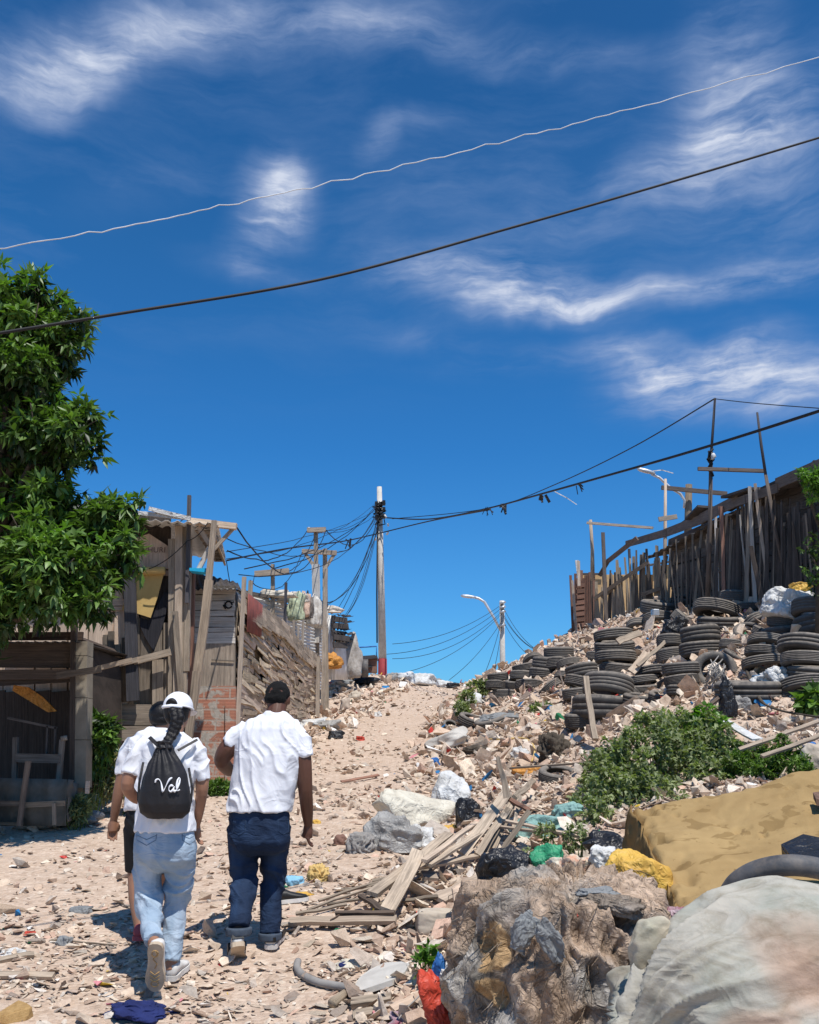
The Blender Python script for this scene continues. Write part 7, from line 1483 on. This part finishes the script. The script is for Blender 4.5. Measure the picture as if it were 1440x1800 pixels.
cr('plastic_bag', 'black plastic crumpled in the tyre bank below the lone dark tyre', 1190, 1104, 22, 18, 'blackplastic', seed=58, fold=.3, Y=17.2); cr('cloth', 'black cloth hanging over the wide truck tyre', 1281, 1222, 13, 34, 'blackplastic', seed=59, fold=.3, Y=11.9); cr('plastic_bag', 'grey bag beside the black hanging cloth', 1303, 1240, 17, 13, 'greyplastic', seed=60)
cr('scrap', 'yellow rag at the foot of the young tree', 1405, 1030, 18, 9, 'yellowplastic', seed=61, Y=14.6); cr('lump', 'pinkish block of rubble next to the lone dark tyre', 1318, 1032, 22, 10, 'brick', seed=62, fold=.02); plank(1262, 1262, 1332, 1300, 19, 'whiteplastic', .22, .15, 'white panel slanting down behind the dusty bush', 1.0, .02, (0, -.8, .6)); cr('scrap', 'blue rag on the rubble beside the planks at the edge', 1422, 1306, 9, 8, 'blueplastic', seed=63)
cr('sack', 'pale full sack at the picture edge above the foam block', 1440, 1330, 26, 26, 'pillow', seed=64, fold=.1); cr('lump', 'bright white lump of lime on the rubble', 1375, 1192, 42, 18, 'whiteplastic', seed=65, amp=.4, fold=.25); cr('lump', 'big pale boulder in the middle of the tyre bank', 1334, 1127, 13, 10, 'pillow', seed=66, Y=14.6, fold=.02)
cr('plate', 'light grey square plate lying on a tyre', 1152, 1074, 8, 6, 'steel', seed=67, Y=20, fold=.0, amp=.02, boxy=.9)
one('dark_branch', 'bark', lambda mb: mb.tube([gpl(x, y, .12) for x, y in spline([(1312, 1178), (1328, 1215), (1345, 1238), (1385, 1252), (1450, 1262)], 5)], [.022] * 10 + [.014] * 11, 6), None, 'dark bent branch lying across the slope at the picture edge', 'branch')
for k, (px, py, a, b, mat, lb) in enumerate([(712, 1188, 16, 8, 'whiteplastic', 'white bag at the crest beside the concrete pole'), (742, 1192, 24, 12, 'whiteplastic', 'largest white bag on the crest'), (765, 1198, 12, 6, 'greyplastic', 'grey bag at the crest, path side'), (690, 1190, 12, 7, 'greyplastic', 'grey bag nearest the red pole foot'), (800, 1204, 14, 5, 'blackplastic', 'black bag at the very top of the path'), (782, 1202, 14, 6, 'whiteplastic', 'low white rag at the top of the path'),
      (640, 1195, 26, 7, 'blackplastic', 'black rags on the mound under the handcart'), (600, 1196, 20, 8, 'greycloth', 'grey rags on the mound left of the handcart'), (548, 1270, 26, 9, 'whiteplastic', 'white plastic sheet at the end of the patched fence'), (580, 1272, 22, 8, 'greyplastic', 'greenish clear sheet beside the white plastic sheet'), (625, 1222, 10, 8, 'pillow', 'pale rag in the middle of the left mound'), (607, 1238, 9, 12, 'pale', 'pale board end sticking from the left mound'), (590, 1290, 12, 8, 'blackplastic', 'dark bag where the left mound meets the track')]):
    cr('bag', lb, px, py, a, b, mat, seed=80 + k, fold=.25, amp=.35, sub=4)
# ------------------------------------------------------------------ the bale of matted rags
bc = pt(992, 1700, 4.95); bz = h1(bc.x, 4.95) - .06; top = pt(985, 1550, 4.95).z
bale = empty('rag_bale', (bc.x, 4.95, bz), 'huge matted bale of brown and grey rags and fibre in the foreground', 'bale')
vs, fs = ico(7); out = []; cols = []; knot = Vector((.10, -.25, .93)).normalized(); kx = knot.orthogonal().normalized(); ky = knot.cross(kx); hh = top - bz
for v in vs:
    p = v.copy(); m_ = max(abs(p.x), abs(p.y), abs(p.z)); p = p.lerp(p / m_ * .84, .42)
    dd = (v - knot).length; a = math.atan2(v.dot(ky), v.dot(kx)); ca, sa = math.cos(a), math.sin(a)
    wv_ = mn.noise_vector(v * 1.7) * .55; q = Vector((ca * 2.6 + wv_.x, sa * 2.6 + wv_.y, dd * .9 + wv_.z))
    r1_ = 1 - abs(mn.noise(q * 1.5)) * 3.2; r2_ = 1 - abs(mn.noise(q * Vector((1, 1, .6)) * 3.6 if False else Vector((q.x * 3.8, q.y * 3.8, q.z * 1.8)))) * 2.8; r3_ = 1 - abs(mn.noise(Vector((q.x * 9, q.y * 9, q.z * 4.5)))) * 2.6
    lump = mn.noise(v * 1.6 + Vector((5, 2, 1))); fine = mn.noise(v * 22)
    k = 1 + .13 * lump + .085 * r1_ + .035 * r2_ + .022 * r3_ + .006 * fine + .05 * (1 - abs(mn.noise(v * 3.1 + wv_)) * 2.6) - .12 * math.exp(-(dd / .22) ** 2)
    for hc, hr, hd in ((Vector((-.66, -.66, .40)), .24, .22), (Vector((-.62, -.75, .05)), .16, .18), (Vector((-.05, -.85, .55)), .14, .12)):
        k -= hd * math.exp(-((v - hc.normalized()).length / hr) ** 2)
    p *= k; out.append((p.x * .535, p.y * .46, max(0, (p.z + .72)) / 1.66 * hh * 1.02)); t_ = .5 + .5 * mn.noise(v * 2.7 + Vector((1, 9, 4)))
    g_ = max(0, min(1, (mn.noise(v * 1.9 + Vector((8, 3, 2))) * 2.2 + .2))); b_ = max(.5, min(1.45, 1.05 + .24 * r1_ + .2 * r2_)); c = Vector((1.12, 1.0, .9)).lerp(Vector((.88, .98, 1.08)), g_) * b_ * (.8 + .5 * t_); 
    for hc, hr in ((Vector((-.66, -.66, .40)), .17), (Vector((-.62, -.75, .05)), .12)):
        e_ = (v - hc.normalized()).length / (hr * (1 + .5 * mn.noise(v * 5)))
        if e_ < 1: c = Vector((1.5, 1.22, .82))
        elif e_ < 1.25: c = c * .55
    cols.append(tuple(c))
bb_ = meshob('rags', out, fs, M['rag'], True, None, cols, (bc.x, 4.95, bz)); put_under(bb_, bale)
rb = random.Random(2); mb = MB()
for i in range(450):
    v = Vector(out[rb.randrange(len(out))]); n = Vector((v.x / .34, v.y / .21, (v.z - hh * .45) / .2)).normalized(); 
    if v.z < .05: continue
    d = (v - Vector((.06, -.12, hh * 1.0))); d = (d - n * d.dot(n)).normalized() + Vector((rb.uniform(-.5, .5), rb.uniform(-.3, .3), rb.uniform(-.5, .2))); L = rb.uniform(.03, .12); o = Vector((bc.x, 4.95, bz)); g_ = rb.uniform(.5, 1.5)
    P = [o + v + n * .002, o + v + d * L * .4 + n * rb.uniform(.002, .014), o + v + d * L * .75 + n * rb.uniform(0, .012) + Vector((rb.uniform(-.015, .015), 0, 0)), o + v + d * L - n * .006 + Vector((rb.uniform(-.02, .02), 0, -.004))]
    mb.tube(P, [.0012, rb.uniform(.0014, .003), .002, .0006], 4, (g_, g_ * .94, g_ * .86))
tag(mb.build('loose_fibres', M['rag'], bale), kind='stuff')
def sub(name, px, py, a, b, mat, Y, seed, tilt=(0, 0), depth=None, **kw):
    p = pt(px, py, Y); s = ppm(Y, p.z); o = blob(name, p, (a / s, (depth or a * .6) / s, b / s), M[mat], (tilt[0], tilt[1], 0), 5, kw.get('amp', .2), 1.8, kw.get('fold', .15), 2.6, flat=-.8, seed=seed, boxy=.3, facet=1.3, planes=18); put_under(o, bale); return o
sub('grey_scrap', 905, 1668, 17, 30, 'greycloth', 4.50, 3, (.1, .5), 8, amp=.3); sub('grey_scrap', 985, 1690, 15, 44, 'greycloth', 4.47, 4, (.2, -.5), 8, amp=.3); sub('grey_scrap', 1046, 1578, 34, 9, 'greycloth', 4.66, 5, (.3, 0), 16); sub('red_thread', 992, 1608, 22, 5, 'redplastic', 4.60, 6, (0, .2), 5, amp=.6, fold=.5)
sub('torn_flap', 1085, 1600, 50, 12, 'rag', 4.60, 7, (.4, .15), 20)
# ------------------------------------------------------------------ stained sack in the near corner
sc0 = pt(1395, 1730, 3.95); sz = h1(sc0.x, 3.95) - .05; stop = pt(1400, 1548, 3.95).z
sack = empty('stained_sack', (sc0.x, 3.95, sz), 'huge tied sack of pale greenish cloth with pink stains in the near corner', 'sack')
vs, fs = ico(7); out = []; cols = []; nk = Vector((-.93, -.28, -.05)).normalized(); nx_ = nk.orthogonal().normalized(); ny_ = nk.cross(nx_); hz_ = stop - sz
for v in vs:
    dd = (v - nk).length; a = math.atan2(v.dot(ny_), v.dot(nx_)); wv_ = mn.noise_vector(v * 1.5) * .3
    near = max(0, 1 - dd / 1.15); fold_ = (1 - abs(mn.noise(Vector((math.cos(a) * 3.2 + wv_.x, math.sin(a) * 3.2 + wv_.y, dd * .5)))) * 2.6); f2 = (1 - abs(mn.noise(Vector((math.cos(a) * 8 + wv_.x * 3, math.sin(a) * 8 + wv_.y * 3, dd * 1.2)))) * 2.4)
    k = 1 + .11 * mn.noise(v * 1.4) + near * (.17 * max(0, fold_) ** 1.5 + .07 * max(0, f2) ** 1.5 - .05) + .010 * mn.noise(v * 6) + .012 * f2 + .018 * fold_ + .02 * (1 - abs(mn.noise(v * 2.2 + wv_)) * 2.5)
    p = v * k
    if dd < .5: tq = dd / .5; p = nk * p.dot(nk) + (p - nk * p.dot(nk)) * (.45 + .55 * tq) + nk * .14 * (1 - tq)
    out.append((p.x * .60, p.y * .42, max(0, (p.z + .8)) / 1.82 * hz_)); pk_ = max(0, 1 - ((v - Vector((-.12, -.78, .58)).normalized()).length / (.34 + .12 * mn.noise(v * 3))) ** 3); pk2 = max(0, 1 - ((v - Vector((-.42, -.9, .18)).normalized()).length / (.24 + .15 * mn.noise(v * 3.5))) ** 3)
    c = Vector((1, 1, 1)).lerp(Vector((1.05, .78, .68)), min(1, pk_ + pk2) * .95) * (.92 + .1 * fold_ * near); cols.append(tuple(c))
so_ = meshob('cloth', out, fs, M['sheet'], True, None, cols, (sc0.x, 3.95, sz)); put_under(so_, sack)
def sub2(name, px, py, a, b, Y, seed, tilt, col=(1, 1, 1), depth=10):
    p = pt(px, py, Y); s = ppm(Y, p.z); o = blob(name, p, (a / s, depth / s, b / s), M['sheet'], (tilt[0], tilt[1], 0), 5, .15, 1.2, .03, 2.2, flat=-.8, seed=seed, boxy=.3, colf=lambda v, x, y: col, facet=1.0, planes=14); put_under(o, sack)
sub2('loose_cloth_end', 1140, 1730, 46, 58, 3.95, 3, (.1, .35), (1.1, 1.02, .92), 26); sub2('loose_cloth_end', 1140, 1672, 16, 14, 4.0, 4, (0, .3), (.55, .47, .42), 12); sub2('loose_cloth_end', 1115, 1790, 40, 46, 4.15, 5, (.2, -.2), (.75, .72, .7), 22)
# ------------------------------------------------------------------ foam block
fb = empty('foam_block', pt(1250, 1620, 5.9), 'big tan foam block with dark wet stains and a crumbled end', 'block')
nu, nv = 150, 80; vs = []; cols = []
def fpnt(u, v, w):
    px = np.interp(u, [0, .35, .7, 1], [1112, 1258, 1390, 1560]); py = np.interp(u, [0, .35, .7, 1], [1408, 1393, 1352, 1335]); a = pt(px, py, 7.4 - .1 * u); b = pt(1200 + 400 * u, 1612 + 40 * u, 5.35 - .5 * u); p = a.lerp(b, v); 
    return p + Vector((-.10 * w, .1 * w, -.52 * w))
for w in (0, 1):
    for j in range(nv + 1):
        for i in range(nu + 1):
            u, v = i / nu, j / nv; p = fpnt(u, v, w); q = p * 3
            e = max(0, 1 - u / .16); p += Vector((-.03 * e * mn.noise(q * 3), 0, 0)); ed = min(1, min(u / .03, (1 - v) / .05, v / .05)); p.z += (.055 * mn.noise(q * .7) + .006 * mn.noise(q * 1.8) + .007 * mn.noise(q * 5) - .10 * max(0, mn.noise(q * 3.4 + Vector((4, 4, 4))) - .42) - .05 * (1 - ed) ** 2 - e * .11 * max(0, mn.noise(q * 2.4) + .1) - e * .07 * max(0, mn.noise(q * 5))) * (1 if w == 0 else 0)
            vs.append(p); k = 1 - .25 * e * max(0, mn.noise(q * 5) + .3); cols.append((k, k, k * .97))
m_ = (nu + 1) * (nv + 1); q = nu + 1; fs = [(j * q + i, (j + 1) * q + i, (j + 1) * q + i + 1, j * q + i + 1) for j in range(nv) for i in range(nu)] + [(m_ + j * q + i, m_ + j * q + i + 1, m_ + (j + 1) * q + i + 1, m_ + (j + 1) * q + i) for j in range(nv) for i in range(nu)]
# crumbled end and long sides, subdivided
def side(fn, n1, n2):
    b = len(vs)
    for j in range(n2 + 1):
        for i in range(n1 + 1):
            u, v, w = fn(i / n1, j / n2); p = fpnt(u, v, w); amt = math.sin(math.pi * j / n2) ** .5 * (1 if 0 < i < n1 else 0); nz_ = mn.noise(p * 5) * .05 + mn.noise(p * 13) * .03
            if 0 < j < n2: p += Vector((nz_ * amt + .06 * amt * (mn.noise(p * 2)), nz_ * amt * .5, 0))
            elif j == 0: p = Vector(vs[int(round(v * nv)) * q + int(round(u * nu))])
            vs.append(p); k = .8 + .5 * nz_ * 8 * .5; cols.append((k, k * .96, k * .9))
    fs.extend([(b + j * (n1 + 1) + i, b + j * (n1 + 1) + i + 1, b + (j + 1) * (n1 + 1) + i + 1, b + (j + 1) * (n1 + 1) + i) for j in range(n2) for i in range(n1)])
side(lambda a, b: (0, a, b), nv, 24); side(lambda a, b: (a, 1, b), nu, 16); side(lambda a, b: (1, 1 - a, b), nv, 4); side(lambda a, b: (1 - a, 0, b), nu, 4)
fo = meshob('foam', vs, fs, M['foam'], True, None, cols); put_under(fo, fb)
one('dark_hole_slab', 'blackplastic', lambda mb: mb.prism([pt(1373, 1484, 5.5), pt(1412, 1466, 5.6), pt(1470, 1478, 5.5), pt(1480, 1512, 5.2), pt(1392, 1506, 5.3)], (0, 0, -.05)), None, 'black slab standing for the dark hole in the foam block behind the inner tube', 'plate')  # the dark of the hole, put in as a flat black slab
one('brown_offcut', 'dark', lambda mb: mb.prism([pt(1430, 1404, 6.6), pt(1462, 1400, 6.6), pt(1462, 1420, 6.4), pt(1436, 1416, 6.4)], (0, 0, .04), (2, 1.6, 1.4)), None, 'small brown offcut on the far end of the foam block', 'offcut')
one('inner_tube', 'flesh_rubber', lambda mb: mb.tube([pt(x, y, Y) for x, y, Y in spline([(1274, 1592, 4.55), (1283, 1570, 4.55), (1300, 1549, 4.5), (1335, 1530, 4.45), (1385, 1521, 4.4), (1440, 1527, 4.4), (1500, 1548, 4.4)], 6)], [.030, .040] + [.045] * 35, 16), None, 'grey cut inner tube arching over the stained sack', 'inner tube', smooth=True)
